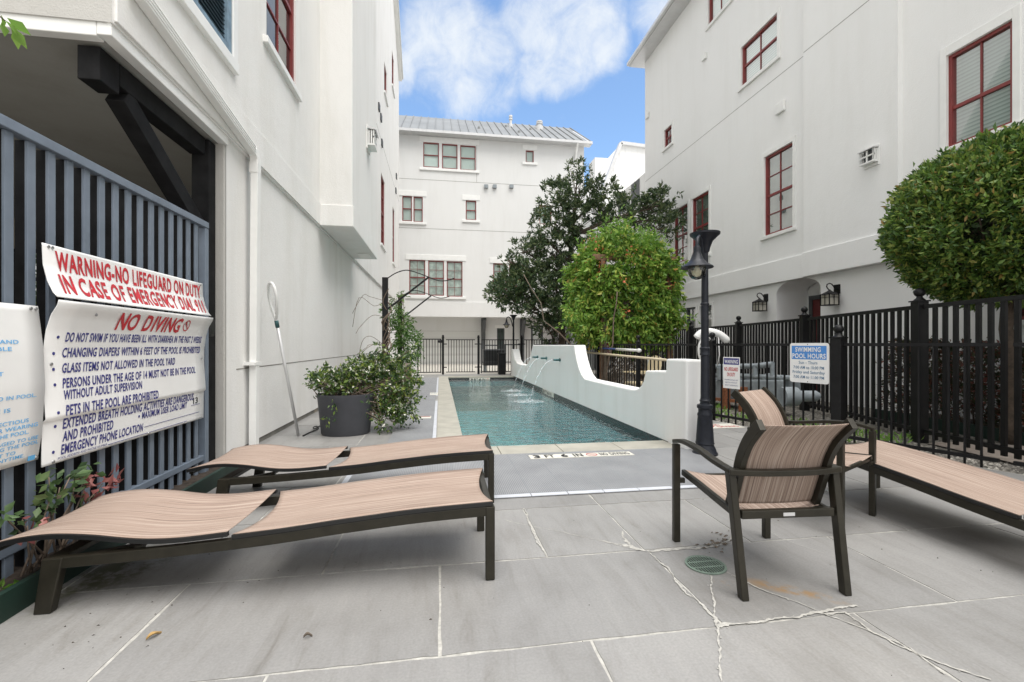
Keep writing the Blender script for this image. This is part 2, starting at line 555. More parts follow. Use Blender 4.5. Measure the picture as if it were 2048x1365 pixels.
def watermat():
    m, t, b = newmat('pool_water')
    t.nodes.remove(b)
    o = t.nodes['Material Output']
    v = coords(t, (1.0, 1.6, 1))
    n1 = tex(t, 'ShaderNodeTexNoise', v, Scale=4.5, Detail=4, Roughness=0.55, Distortion=0.9)
    n2 = tex(t, 'ShaderNodeTexNoise', v, Scale=15, Detail=3, Roughness=0.5, Distortion=0.5)
    ad = t.nodes.new('ShaderNodeMath')
    ad.operation = 'MULTIPLY_ADD'
    t.links.new(n2.outputs[0], ad.inputs[0])
    ad.inputs[1].default_value = 0.35
    t.links.new(n1.outputs[0], ad.inputs[2])
    bp = t.nodes.new('ShaderNodeBump')
    bp.inputs['Strength'].default_value = 0.8
    bp.inputs['Distance'].default_value = 0.30
    t.links.new(ad.outputs[0], bp.inputs['Height'])
    rf = t.nodes.new('ShaderNodeBsdfTransparent')
    rf.inputs['Color'].default_value = (0.47, 0.82, 0.81, 1)
    rr = t.nodes.new('ShaderNodeBsdfRefraction')
    rr.inputs['IOR'].default_value = 1.33
    rr.inputs['Roughness'].default_value = 0.04
    rr.inputs['Color'].default_value = (0.55, 0.84, 0.83, 1)
    gl = t.nodes.new('ShaderNodeBsdfGlossy')
    gl.inputs['Roughness'].default_value = 0.03
    both = t.nodes.new('ShaderNodeMixShader')
    both.inputs[0].default_value = 0.5
    t.links.new(rf.outputs[0], both.inputs[1])
    t.links.new(rr.outputs[0], both.inputs[2])
    fr = t.nodes.new('ShaderNodeFresnel')
    fr.inputs[0].default_value = 1.33
    for s in (gl, fr, rr):
        t.links.new(bp.outputs[0], s.inputs['Normal'])
    mx = t.nodes.new('ShaderNodeMixShader')
    hf = t.nodes.new('ShaderNodeMath')
    hf.operation = 'MULTIPLY'
    hf.inputs[1].default_value = 0.85
    t.links.new(fr.outputs[0], hf.inputs[0])
    t.links.new(hf.outputs[0], mx.inputs[0])
    t.links.new(both.outputs[0], mx.inputs[1])
    t.links.new(gl.outputs[0], mx.inputs[2])
    t.links.new(mx.outputs[0], o.inputs[0])
    return m


M['water'] = watermat()


def jetmat():
    m, t, b = newmat('falling_water')
    t.nodes.remove(b)
    o = t.nodes['Material Output']
    tr = t.nodes.new('ShaderNodeBsdfTransparent')
    gl = t.nodes.new('ShaderNodeBsdfPrincipled')
    gl.inputs['Base Color'].default_value = (0.85, 0.9, 0.92, 1)
    gl.inputs['Roughness'].default_value = 0.15
    n = tex(t, 'ShaderNodeTexNoise', coords(t), Scale=26, Detail=4, Roughness=0.7)
    r = t.nodes.new('ShaderNodeMapRange')
    t.links.new(n.outputs[0], r.inputs[0])
    r.inputs[1].default_value = 0.46
    r.inputs[2].default_value = 0.66
    r.inputs[3].default_value = 0.06
    r.inputs[4].default_value = 0.95
    mx = t.nodes.new('ShaderNodeMixShader')
    t.links.new(r.outputs[0], mx.inputs[0])
    t.links.new(tr.outputs[0], mx.inputs[1])
    t.links.new(gl.outputs[0], mx.inputs[2])
    t.links.new(mx.outputs[0], o.inputs[0])
    return m


M['jet'] = jetmat()


def leafmat(name, stops, transl=0.3, rough=0.42):
    m, t, b = newmat(name)
    o = t.nodes['Material Output']
    g = t.nodes.new('ShaderNodeNewGeometry')
    c = ramp(t, g.outputs['Random Per Island'], stops)
    t.links.new(c, b.inputs['Base Color'])
    b.inputs['Roughness'].default_value = rough
    b.inputs['Specular IOR Level'].default_value = 0.4
    tl = t.nodes.new('ShaderNodeBsdfTranslucent')
    t.links.new(c, tl.inputs[0])
    mx = t.nodes.new('ShaderNodeMixShader')
    mx.inputs[0].default_value = transl
    t.links.new(b.outputs[0], mx.inputs[1])
    t.links.new(tl.outputs[0], mx.inputs[2])
    t.links.new(mx.outputs[0], o.inputs[0])
    return m


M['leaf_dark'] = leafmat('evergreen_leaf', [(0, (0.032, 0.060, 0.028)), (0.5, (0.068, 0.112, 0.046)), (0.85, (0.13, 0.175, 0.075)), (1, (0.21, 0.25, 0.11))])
M['leaf_vine'] = leafmat('vine_leaf', [(0, (0.07, 0.16, 0.025)), (0.35, (0.16, 0.31, 0.045)), (0.7, (0.28, 0.44, 0.075)), (0.95, (0.44, 0.52, 0.11)), (1, (0.50, 0.27, 0.08))], 0.4)
M['leaf_topiary'] = leafmat('topiary_leaf', [(0, (0.045, 0.095, 0.028)), (0.4, (0.10, 0.19, 0.040)), (0.75, (0.20, 0.30, 0.058)), (0.95, (0.29, 0.33, 0.08)), (1, (0.38, 0.24, 0.08))], 0.25, 0.33)
M['leaf_jasmine'] = leafmat('jasmine_leaf', [(0, (0.025, 0.055, 0.022)), (0.4, (0.06, 0.115, 0.035)), (0.75, (0.14, 0.22, 0.05)), (1, (0.30, 0.36, 0.08))], 0.25, 0.3)
M['leaf_fern'] = leafmat('feathery_leaf', [(0, (0.05, 0.12, 0.025)), (0.6, (0.10, 0.21, 0.045)), (1, (0.2, 0.32, 0.08))], 0.4)
M['leaf_hedge'] = leafmat('hedge_leaf', [(0, (0.030, 0.045, 0.022)), (0.45, (0.065, 0.075, 0.032)), (0.7, (0.15, 0.075, 0.055)), (1, (0.27, 0.10, 0.08))], 0.25)
M['leaf_small'] = leafmat('oval_leaf', [(0, (0.05, 0.09, 0.04)), (0.7, (0.10, 0.17, 0.06)), (1, (0.16, 0.22, 0.09))], 0.3)
M['leaf_pink'] = leafmat('pink_leaf', [(0, (0.25, 0.08, 0.08)), (1, (0.42, 0.17, 0.15))], 0.3)
M['leaf_lime'] = leafmat('lime_leaf', [(0, (0.14, 0.30, 0.05)), (1, (0.26, 0.42, 0.09))], 0.4)
M['pebble'] = leafmat('grey_pebble', [(0, (0.12, 0.11, 0.10)), (0.5, (0.28, 0.26, 0.23)), (1, (0.55, 0.52, 0.46))], 0.0, 0.8)


def gravelmat():
    m, t, b = newmat('gravel_bed')
    vo = tex(t, 'ShaderNodeTexVoronoi', coords(t), Scale=34)
    t.links.new(mixc(t, 1.0, ramp(t, vo.outputs['Color'], [(0.1, (0.10, 0.095, 0.08)), (0.6, (0.24, 0.22, 0.19)), (0.95, (0.42, 0.40, 0.36))]),
                     ramp(t, vo.outputs['Distance'], [(0.3, (1, 1, 1)), (0.75, (0.3, 0.3, 0.28))]), 'MULTIPLY'), b.inputs['Base Color'])
    b.inputs['Roughness'].default_value = 0.9
    bumpn(t, b, vo.outputs['Distance'], 0.8, 0.02)
    return m


M['gravel'] = gravelmat()


def brickpath():
    m, t, b = newmat('brick_path_paving')
    br = t.nodes.new('ShaderNodeTexBrick')
    br.inputs['Scale'].default_value = 4.5
    br.inputs['Color1'].default_value = (0.30, 0.25, 0.215, 1)
    br.inputs['Color2'].default_value = (0.36, 0.31, 0.27, 1)
    br.inputs['Mortar'].default_value = (0.20, 0.18, 0.16, 1)
    t.links.new(coords(t), br.inputs['Vector'])
    t.links.new(br.outputs['Color'], b.inputs['Base Color'])
    b.inputs['Roughness'].default_value = 0.85
    return m


M['brick'] = brickpath()
# ------------------------------------------------------------------ geometry helpers
class MB:
    def __init__(s):
        s.v, s.f, s.m = [], [], []

    def add(s, verts, faces, mi=0):
        o = len(s.v)
        s.v += [tuple(p) for p in verts]
        s.f += [tuple(i + o for i in f) for f in faces]
        s.m += [mi] * len(faces)
        return s

    def hexa(s, c, mi=0):
        return s.add(c, [(3, 2, 1, 0), (4, 5, 6, 7), (0, 1, 5, 4), (1, 2, 6, 5), (2, 3, 7, 6), (3, 0, 4, 7)], mi)

    def box(s, x0, x1, y0, y1, z0, z1, mi=0):
        return s.hexa([(x0, y0, z0), (x1, y0, z0), (x1, y1, z0), (x0, y1, z0), (x0, y0, z1), (x1, y0, z1), (x1, y1, z1), (x0, y1, z1)], mi)

    def bar(s, a, b, w, h, up=(0, 0, 1), mi=0):
        """box from a to b, w across, h along up"""
        a, b, up = Vector(a), Vector(b), Vector(up)
        d = (b - a).normalized()
        sd = d.cross(up)
        if sd.length < 1e-4:
            sd = d.cross(Vector((0, 1, 0)))
        sd.normalize()
        u = sd.cross(d)
        sd, u = sd * w / 2, u * h / 2
        return s.hexa([a - sd - u, a + sd - u, a + sd + u, a - sd + u, b - sd - u, b + sd - u, b + sd + u, b - sd + u], mi)

    def sweep(s, path, w, h, side=None, mi=0):
        """rectangular section along a path; side = fixed across vector"""
        P = [Vector(p) for p in path]
        o = len(s.v)
        n = len(P)
        vs = []
        for i, p in enumerate(P):
            d = (P[min(i + 1, n - 1)] - P[max(i - 1, 0)]).normalized()
            sd = Vector(side).normalized() if side is not None else d.cross(Vector((0, 0, 1))).normalized()
            u = sd.cross(d).normalized()
            vs += [p - sd * w / 2 - u * h / 2, p + sd * w / 2 - u * h / 2, p + sd * w / 2 + u * h / 2, p - sd * w / 2 + u * h / 2]
        fs = [(3, 2, 1, 0)]
        for i in range(n - 1):
            for k in range(4):
                a, b = i * 4 + k, i * 4 + (k + 1) % 4
                fs.append((a, b, b + 4, a + 4))
        e = (n - 1) * 4
        fs.append((e, e + 1, e + 2, e + 3))
        return s.add(vs, fs, mi)

    def tube(s, path, r, seg=8, mi=0, cap=True):
        P = [Vector(p) for p in path]
        n = len(P)
        rr = r if isinstance(r, (list, tuple)) else [r] * n
        vs, fs = [], []
        ref = None
        for i, p in enumerate(P):
            d = (P[min(i + 1, n - 1)] - P[max(i - 1, 0)]).normalized()
            if ref is None:
                ref = d.cross(Vector((0, 0, 1)))
                if ref.length < 1e-3:
                    ref = Vector((1, 0, 0))
            ref = (ref - d * ref.dot(d)).normalized()
            b = d.cross(ref)
            for k in range(seg):
                a = 2 * math.pi * k / seg
                vs.append(p + (ref * math.cos(a) + b * math.sin(a)) * rr[i])
        for i in range(n - 1):
            for k in range(seg):
                a, c = i * seg + k, i * seg + (k + 1) % seg
                fs.append((a, c, c + seg, a + seg))
        if cap:
            fs.append(tuple(range(seg - 1, -1, -1)))
            fs.append(tuple((n - 1) * seg + k for k in range(seg)))
        return s.add(vs, fs, mi)

    def lathe(s, prof, c=(0, 0, 0), seg=24, sx=1, sy=1, mi=0, cap=True):
        vs, fs = [], []
        for r, z in prof:
            for k in range(seg):
                a = 2 * math.pi * k / seg
                vs.append((c[0] + r * sx * math.cos(a), c[1] + r * sy * math.sin(a), c[2] + z))
        for i in range(len(prof) - 1):
            for k in range(seg):
                a, b = i * seg + k, i * seg + (k + 1) % seg
                fs.append((a, b, b + seg, a + seg))
        if cap:
            fs.append(tuple(range(seg - 1, -1, -1)))
            fs.append(tuple((len(prof) - 1) * seg + k for k in range(seg)))
        return s.add(vs, fs, mi)

    def ball(s, c, r, seg=14, rings=9, sz=1.0, mi=0):
        prof = [(max(1e-4, r * math.sin(math.pi * i / rings)), -r * sz * math.cos(math.pi * i / rings)) for i in range(rings + 1)]
        return s.lathe(prof, c, seg, mi=mi)

    def prism(s, poly, fn, d0, d1, mi=0):
        """polygon of (u, v) pushed from depth d0 to d1, fn(u, v, d) -> point"""
        n = len(poly)
        vs = [fn(u, v, d0) for u, v in poly] + [fn(u, v, d1) for u, v in poly]
        fs = [tuple(range(n - 1, -1, -1)), tuple(range(n, 2 * n))]
        fs += [(i, (i + 1) % n, n + (i + 1) % n, n + i) for i in range(n)]
        return s.add(vs, fs, mi)

    def grid(s, fn, nu, nv, mi=0):
        vs = [fn(i / nu, j / nv) for i in range(nu + 1) for j in range(nv + 1)]
        fs = []
        for i in range(nu):
            for j in range(nv):
                a = i * (nv + 1) + j
                fs.append((a, a + nv + 1, a + nv + 2, a + 1))
        return s.add(vs, fs, mi)

    def build(s, name, mats, parent=None, smooth=False, bevel=0.0, solid=0.0, auto=False):
        off = Vector((0, 0, 0))
        p = parent
        while p is not None:
            off += p.location
            p = p.parent
        me = bpy.data.meshes.new(name)
        me.from_pydata([(x - off.x, y - off.y, z - off.z) for x, y, z in s.v], [], s.f)
        for m in (mats if isinstance(mats, (list, tuple)) else [mats]):
            me.materials.append(M[m])
        me.polygons.foreach_set('material_index', s.m)
        if smooth:
            me.polygons.foreach_set('use_smooth', [True] * len(s.f))
        bm = bmesh.new()
        bm.from_mesh(me)
        bmesh.ops.recalc_face_normals(bm, faces=bm.faces)
        if auto:
            for e in bm.edges:
                e.smooth = not (len(e.link_faces) == 2 and e.calc_face_angle(0) > R(38))
        bm.to_mesh(me)
        bm.free()
        o = bpy.data.objects.new(name, me)
        COL.objects.link(o)
        o.parent = parent
        if solid:
            md = o.modifiers.new('solid', 'SOLIDIFY')
            md.thickness = solid
            md.offset = 0
        if bevel:
            md = o.modifiers.new('bevel', 'BEVEL')
            md.width = bevel
            md.segments = 2
            md.limit_method = 'ANGLE'
            md.angle_limit = R(40)
        return o


def tag(o, label=None, cat=None, group=None, kind=None):
    for k, v in (('label', label), ('category', cat), ('group', group), ('kind', kind)):
        if v:
            o[k] = v
    return o


def thing(name, label, cat, loc=(0, 0, 0), group=None):
    o = bpy.data.objects.new(name, None)
    o.empty_display_size = 0.2
    o.location = loc
    COL.objects.link(o)
    return tag(o, label, cat, group)


def struct(o):
    o['kind'] = 'structure'
    return o


def copy_tree(o, parent=None):
    c = o.copy()
    COL.objects.link(c)
    c.parent = parent
    for ch in [x for x in bpy.data.objects if x.parent == o]:
        copy_tree(ch, c)
    return c


def clean(o):
    return o


# ---- lettering as flat meshes -------------------------------------------------
_TX = {}


def textgeo(s, bold=0.0):
    k = (s, bold)
    if k not in _TX:
        cu = bpy.data.curves.new('lettering', 'FONT')
        cu.body = s
        cu.resolution_u = 3
        cu.offset = bold
        cu.space_character = 1.0 + bold * 4
        ob = bpy.data.objects.new('lettering', cu)
        COL.objects.link(ob)
        dg = bpy.context.evaluated_depsgraph_get()
        dg.update()
        me = bpy.data.meshes.new_from_object(ob.evaluated_get(dg))
        v = [(p.co.x, p.co.y) for p in me.vertices]
        f = [tuple(q.vertices) for q in me.polygons]
        xs, ys = [p[0] for p in v], [p[1] for p in v]
        x0, x1, y0, y1 = min(xs), max(xs), min(ys), max(ys)
        _TX[k] = ([((x - x0) / (x1 - x0), y, ) for x, y in v], f, x1 - x0, y0, y1)
        bpy.data.objects.remove(ob)
        bpy.data.meshes.remove(me)
        bpy.data.curves.remove(cu)
    return _TX[k]


def put_text(mb, s, fn, u0, u1, vb, vt, mi=0, bold=0.0, d=0.002):
    """letters stretched to u0..u1 with cap line vt and baseline vb, fn(u, v, d) -> point"""
    v, f, wd, y0, y1 = textgeo(s, bold)
    caps = 0.729 if any(c.isupper() or c.isdigit() for c in s) else 0.55
    mb.add([fn(u0 + x * (u1 - u0), vb + y / caps * (vt - vb), d) for x, y in v], f, mi)


# ---- foliage -----------------------------------------------------------------


def leaf_mesh(name, mats, pts, dirs, size, aspect=0.42, parent=None, fold=0.25, jit=0.5, midx=None):
    """every leaf a folded four-cornered blade of two faces; pts, dirs (n,3)"""
    n = len(pts)
    d = dirs + rng.normal(0, jit, (n, 3))
    d /= np.linalg.norm(d, axis=1, keepdims=True) + 1e-9
    s = np.cross(d, rng.normal(0, 1, (n, 3)))
    s /= np.linalg.norm(s, axis=1, keepdims=True) + 1e-9
    u = np.cross(s, d)
    L = (size * rng.uniform(0.6, 1.3, n))[:, None]
    W = L * aspect * rng.uniform(0.8, 1.2, n)[:, None]
    base = pts
    mid = pts + d * L * 0.5
    a = mid + s * W * 0.5 + u * W * fold
    b = mid - s * W * 0.5 + u * W * fold
    tip = pts + d * L - u * L * 0.10
    off = Vector((0, 0, 0))
    p = parent
    while p is not None:
        off += p.location
        p = p.parent
    V = np.stack([base, a, tip, b], axis=1).reshape(-1, 3) - np.array(off)
    me = bpy.data.meshes.new(name)
    me.vertices.add(4 * n)
    me.vertices.foreach_set('co', V.astype(np.float32).ravel())
    k = np.arange(n)[:, None] * 4
    tri = np.concatenate([k + [0, 1, 2], k + [0, 2, 3]], axis=1).reshape(-1)
    me.loops.add(6 * n)
    me.loops.foreach_set('vertex_index', tri.astype(np.int32))
    me.polygons.add(2 * n)
    me.polygons.foreach_set('loop_start', (np.arange(2 * n) * 3).astype(np.int32))
    me.polygons.foreach_set('loop_total', np.full(2 * n, 3, np.int32))
    for m in (mats if isinstance(mats, (list, tuple)) else [mats]):
        me.materials.append(M[m])
    if midx is not None:
        me.polygons.foreach_set('material_index', np.repeat(midx, 2).astype(np.int32))
    me.update(calc_edges=True)
    me.validate()
    o = bpy.data.objects.new(name, me)
    COL.objects.link(o)
    o.parent = parent
    return o


def sph(n):
    v = rng.normal(0, 1, (n, 3))
    return v / np.linalg.norm(v, axis=1, keepdims=True)


def blob(c, r, n, inner=0.72, thr=-1.0, freq=1.5):
    """n points in the outer shell of an ellipsoid, thinned by noise into clumps and gaps"""
    c, r = np.array(c), np.array(r)
    u = sph(int(n * 1.0))
    k = rng.uniform(inner ** 3, 1, len(u)) ** (1 / 3)
    bump = np.array([mnoise.noise(Vector(q * 2.2) + Vector(c)) for q in u])
    p = c + u * r * (k * (1 + 0.14 * bump))[:, None]
    if thr > -1:
        keep = np.array([mnoise.noise(Vector(q) * freq) > thr for q in p])
        p, u = p[keep], u[keep]
    return p, u


def sprays(centres, dirs, per, length, spread):
    """leaves set along short twigs: per leaves on each twig"""
    n = len(centres)
    t = rng.uniform(0, 1, (n, per))
    P = centres[:, None, :] + dirs[:, None, :] * (t * length)[:, :, None] + rng.normal(0, spread, (n, per, 3))
    D = np.repeat(dirs[:, None, :], per, axis=1) + rng.normal(0, 0.6, (n, per, 3))
    return P.reshape(-1, 3), D.reshape(-1, 3)


# ---- walls and windows ---------------------------------------------------------


def wall_holes(mb, P, u0, u1, z0, z1, holes, depth=0.16, mi=0):
    us = sorted({u0, u1} | {h[0] for h in holes} | {h[1] for h in holes})
    zs = sorted({z0, z1} | {h[2] for h in holes} | {h[3] for h in holes})
    us = [u for u in us if u0 <= u <= u1]
    zs = [z for z in zs if z0 <= z <= z1]
    for i in range(len(us) - 1):
        for j in range(len(zs) - 1):
            cu, cz = (us[i] + us[i + 1]) / 2, (zs[j] + zs[j + 1]) / 2
            if any(h[0] < cu < h[1] and h[2] < cz < h[3] for h in holes):
                continue
            mb.add([P(us[i], zs[j], 0), P(us[i + 1], zs[j], 0), P(us[i + 1], zs[j + 1], 0), P(us[i], zs[j + 1], 0)], [(0, 1, 2, 3)], mi)
    for a, b, c, d in holes:
        a, b, c, d = max(a, u0), min(b, u1), max(c, z0), min(d, z1)
        for q in (((a, c), (b, c)), ((b, c), (b, d)), ((b, d), (a, d)), ((a, d), (a, c))):
            (p, r), (s, t) = q
            mb.add([P(p, r, 0), P(s, t, 0), P(s, t, -depth), P(p, r, -depth)], [(0, 1, 2, 3)], mi)


def pbox(mb, P, u0, u1, z0, z1, d0, d1, mi=0):
    c = [P(u0, z0, d0), P(u1, z0, d0), P(u1, z0, d1), P(u0, z0, d1), P(u0, z1, d0), P(u1, z1, d0), P(u1, z1, d1), P(u0, z1, d1)]
    mb.hexa(c, mi)


def window(root, P, u0, u1, z0, z1, cols=2, rows=2, back='shade', frame='red_frame', fw=0.055, sash=True, trim=True, sill=True, pane='pane', split=0.5, header=0.10, side=True):
    """one window: frame mesh > pane, blind, sill, trim; the wall has a hole u0..u1, z0..z1"""
    m = MB()
    for a, b, c, d in ((u0, u0 + fw, z0, z1), (u1 - fw, u1, z0, z1), (u0 + fw, u1 - fw, z0, z0 + fw), (u0 + fw, u1 - fw, z1 - fw, z1)):
        pbox(m, P, a, b, c, d, -0.12, -0.03)
    iu0, iu1, iz0, iz1 = u0 + fw, u1 - fw, z0 + fw, z1 - fw
    zm = iz0 + (iz1 - iz0) * split
    mw = 0.022
    if sash:
        pbox(m, P, iu0, iu1, zm - 0.028, zm + 0.028, -0.10, -0.045)
    for k in range(1, cols):
        u = iu0 + (iu1 - iu0) * k / cols
        pbox(m, P, u - mw / 2, u + mw / 2, iz0, iz1, -0.085, -0.055)
    for h0, h1 in (((iz0, zm), (zm, iz1)) if sash else ((iz0, iz1),)):
        for k in range(1, rows):
            z = h0 + (h1 - h0) * k / rows
            pbox(m, P, iu0, iu1, z - mw / 2, z + mw / 2, -0.086, -0.056)
    f = m.build('window', frame, root)
    g = MB()
    g.add([P(iu0, iz0, -0.075), P(iu1, iz0, -0.075), P(iu1, iz1, -0.075), P(iu0, iz1, -0.075)], [(0, 1, 2, 3)])
    g.build('pane', pane, f)
    g = MB()
    g.add([P(u0, z0, -0.125), P(u1, z0, -0.125), P(u1, z1, -0.125), P(u0, z1, -0.125)], [(0, 1, 2, 3)])
    g.build('blind', back, f)
    if sill:
        g = MB()
        pbox(g, P, u0 - 0.12, u1 + 0.12, z0 - 0.09, z0 - 0.002, -0.02, 0.06)
        g.build('sill', 'trim', f, bevel=0.008)
    if trim:
        g = MB()
        if side:
            pbox(g, P, u0 - 0.10, u0 - 0.002, z0, z1 + header, -0.01, 0.025)
            pbox(g, P, u1 + 0.002, u1 + 0.10, z0, z1 + header, -0.01, 0.025)
            pbox(g, P, u0 - 0.002, u1 + 0.002, z1 + 0.002, z1 + header, -0.01, 0.022)
        else:
            pbox(g, P, u0 - 0.14, u1 + 0.14, z1 + 0.002, z1 + header, -0.01, 0.03)
        g.build('trim', 'trim', f, bevel=0.005)
    return f


# ---- polygons ------------------------------------------------------------------


def clip(poly, a, b, c):
    """keep the side a*x + b*y <= c"""
    outp = []
    for i in range(len(poly)):
        p, q = poly[i], poly[(i + 1) % len(poly)]
        dp, dq = a * p[0] + b * p[1] - c, a * q[0] + b * q[1] - c
        if dp <= 0:
            outp.append(p)
        if (dp < 0 < dq) or (dq < 0 < dp):
            k = dp / (dp - dq)
            outp.append((p[0] + k * (q[0] - p[0]), p[1] + k * (q[1] - p[1])))
    return outp
# ================================================================== SETTING
FENCE = [(6.9, 0.2), (5.97, 2.3), (5.47, 3.64), (4.97, 5.03), (4.43, 6.89), (4.10, 9.0), (4.05, 11.3), (4.0, 13.8), (4.0, 16.4), (4.0, 19.2)]


def fence_x(y):
    for (x0, y0), (x1, y1) in zip(FENCE[:-1], FENCE[1:]):
        if y0 <= y <= y1:
            return x0 + (x1 - x0) * (y - y0) / (y1 - y0)
    return FENCE[-1][0]


def clip_fence(poly, off=0.10):
    cy = sum(p[1] for p in poly) / len(poly)
    for (x0, y0), (x1, y1) in zip(FENCE[:-1], FENCE[1:]):
        if y0 <= cy <= y1:
            nx, ny = (y1 - y0), -(x1 - x0)
            L = math.hypot(nx, ny)
            nx, ny = nx / L, ny / L
            return clip(poly, nx, ny, nx * x0 + ny * y0 - off)
    return poly


g = MB()
for x0, x1, y0, y1 in ((-220, -0.3, -120, 260), (3.3, 260, -120, 260), (-0.3, 3.3, -120, 4.96), (-0.3, 3.3, 17.69, 260)):
    g.box(x0, x1, y0, y1, -0.6, -0.14)
struct(g.build('ground', 'concrete'))

# driveway beyond the far fence
g = MB()
g.box(-14, 14, 18.95, 29.9, -0.12, -0.03)
struct(g.build('driveway', 'concrete'))

# gravel bed between the pool fence and the tall fence
g = MB()
g.add([(x, y, -0.055) for x, y in ((6.2, 1.4), (9.0, 1.4), (9.0, 19.2), (3.9, 19.2), (3.9, 11.3), (4.0, 9.0), (4.3, 6.89), (4.85, 5.03), (5.35, 3.64))], [tuple(range(9))])
struct(g.build('gravel_bed', 'gravel'))
g = MB()
g.add([(x, y, -0.035) for x, y in ((6.45, 0.5), (7.0, 0.5), (7.15, 4.6), (6.45, 4.95))], [(0, 1, 2, 3)])
g.add([(x, y, -0.035) for x, y in ((5.75, 2.0), (6.45, 0.5), (6.45, 4.95), (6.15, 4.9))], [(0, 1, 2, 3)])
struct(g.build('brick_path', 'brick'))

# deck: mortar bed with irregular stone slabs
d = MB()


def jag(poly, amp=0.003, step=0.06, inset=0.0062):
    c = Vector((sum(p[0] for p in poly) / len(poly), sum(p[1] for p in poly) / len(poly)))
    n = len(poly)
    res = []
    for i in range(n):
        p, q = Vector(poly[i]), Vector(poly[(i + 1) % n])
        e = q - p
        L = e.length
        if L < 1e-4:
            continue
        nrm = Vector((e.y, -e.x)) / L
        if nrm.dot(c - p) < 0:
            nrm = -nrm
        k = max(1, int(L / step))
        for j in range(k):
            t = j / k
            s = p + e * t
            ins = inset + random.uniform(-amp, amp) + 0.004 * mnoise.noise(Vector((s.x * 3, s.y * 3, 0)))
            if j == 0:
                res.append(tuple(s + (c - s).normalized() * inset * 1.35))
            else:
                res.append(tuple(s + nrm * ins))
    return res


def slab(x0, x1, y0, y1):
    poly = [(x0, y0), (x1, y0), (x1, y1), (x0, y1)]
    poly = clip_fence(poly, 0.12)
    if len(poly) < 3:
        return
    q = jag(poly)
    d.prism(q, lambda u, v, z: (u, v, z), -0.014, random.uniform(-0.0008, 0.0008), 0)


rows = [(-1.4, -0.45, (-2.3, -1.1, 0.1, 1.3, 2.5, 3.7, 4.9, 6.2, 7)), (-0.45, 0.3, (-2.3, -1.7, -0.5, 0.7, 1.9, 3.1, 4.3, 5.5, 6.7)), (0.3, 1.05, (-2.3, -1.2, 0.0, 1.2, 2.4, 3.6, 4.8, 6.0, 7)),
        (1.05, 1.805, (-2.3, -1.26, -0.63, 0.617, 1.86, 3.1, 4.3, 5.5, 6.7)), (1.805, 2.55, (-2.3, -1.26, 0.0, 1.22, 2.43, 3.66, 4.9, 6.1)),
        (2.55, 3.33, (-2.3, -1.86, -0.62, 0.61, 1.2, 1.9, 3.05, 4.27, 5.6)), (3.33, 4.14, (-2.3, -1.24, 0.0, 1.2, 2.45, 3.7, 5.4)), (4.14, 4.96, (-2.3, -0.9, 0.6, 1.8, 3.05, 4.2, 5.4))]
for y0, y1, xs in rows:
    for a, b in zip(xs[:-1], xs[1:]):
        slab(a, b, y0, y1)
y = 4.96
k = 0
while y < 18.6:
    y1 = min(y + 0.78, 18.9)
    for a, b in ((-2.3, -1.3 + 0.3 * (k % 2)), (-1.3 + 0.3 * (k % 2), -0.045)):
        slab(a, b, y, y1)
    slab(3.07, 3.07 + 0.7 + 0.35 * (k % 2), y, y1)
    slab(3.07 + 0.7 + 0.35 * (k % 2), 5.6, y, y1)
    if y > 17.4:
        for a, b in ((-0.04, 1.2), (1.2, 2.4), (2.4, 3.06)):
            slab(a, b, max(y, 17.7), y1)
    y = y1
    k += 1
# mortar bed
for x0, x1, y0, y1 in ((-2.3, 7, -1.4, 0.2), (-2.3, 7, 0.2, 2.3), (-2.3, 7, 2.3, 3.64), (-2.3, 7, 3.64, 4.96)):
    q = clip_fence([(x0, y0), (x1, y0), (x1, y1), (x0, y1)], 0.10)
    d.prism(q, lambda u, v, z: (u, v, z), -0.12, -0.0035, 1)
for x0, x1, y0, y1 in ((-2.3, -0.03, 4.96, 18.95), (-0.03, 3.06, 17.69, 18.95)):
    d.box(x0, x1, y0, y1, -0.12, -0.0035, 1)
for y0, y1 in ((4.96, 6.89), (6.89, 9.0), (9.0, 11.3), (11.3, 13.8), (13.8, 16.4), (16.4, 18.95)):
    q = clip_fence([(3.06, y0), (7, y0), (7, y1), (3.06, y1)], 0.10)
    d.prism(q, lambda u, v, z: (u, v, z), -0.12, -0.0035, 1)


CRZ = [0.0016]


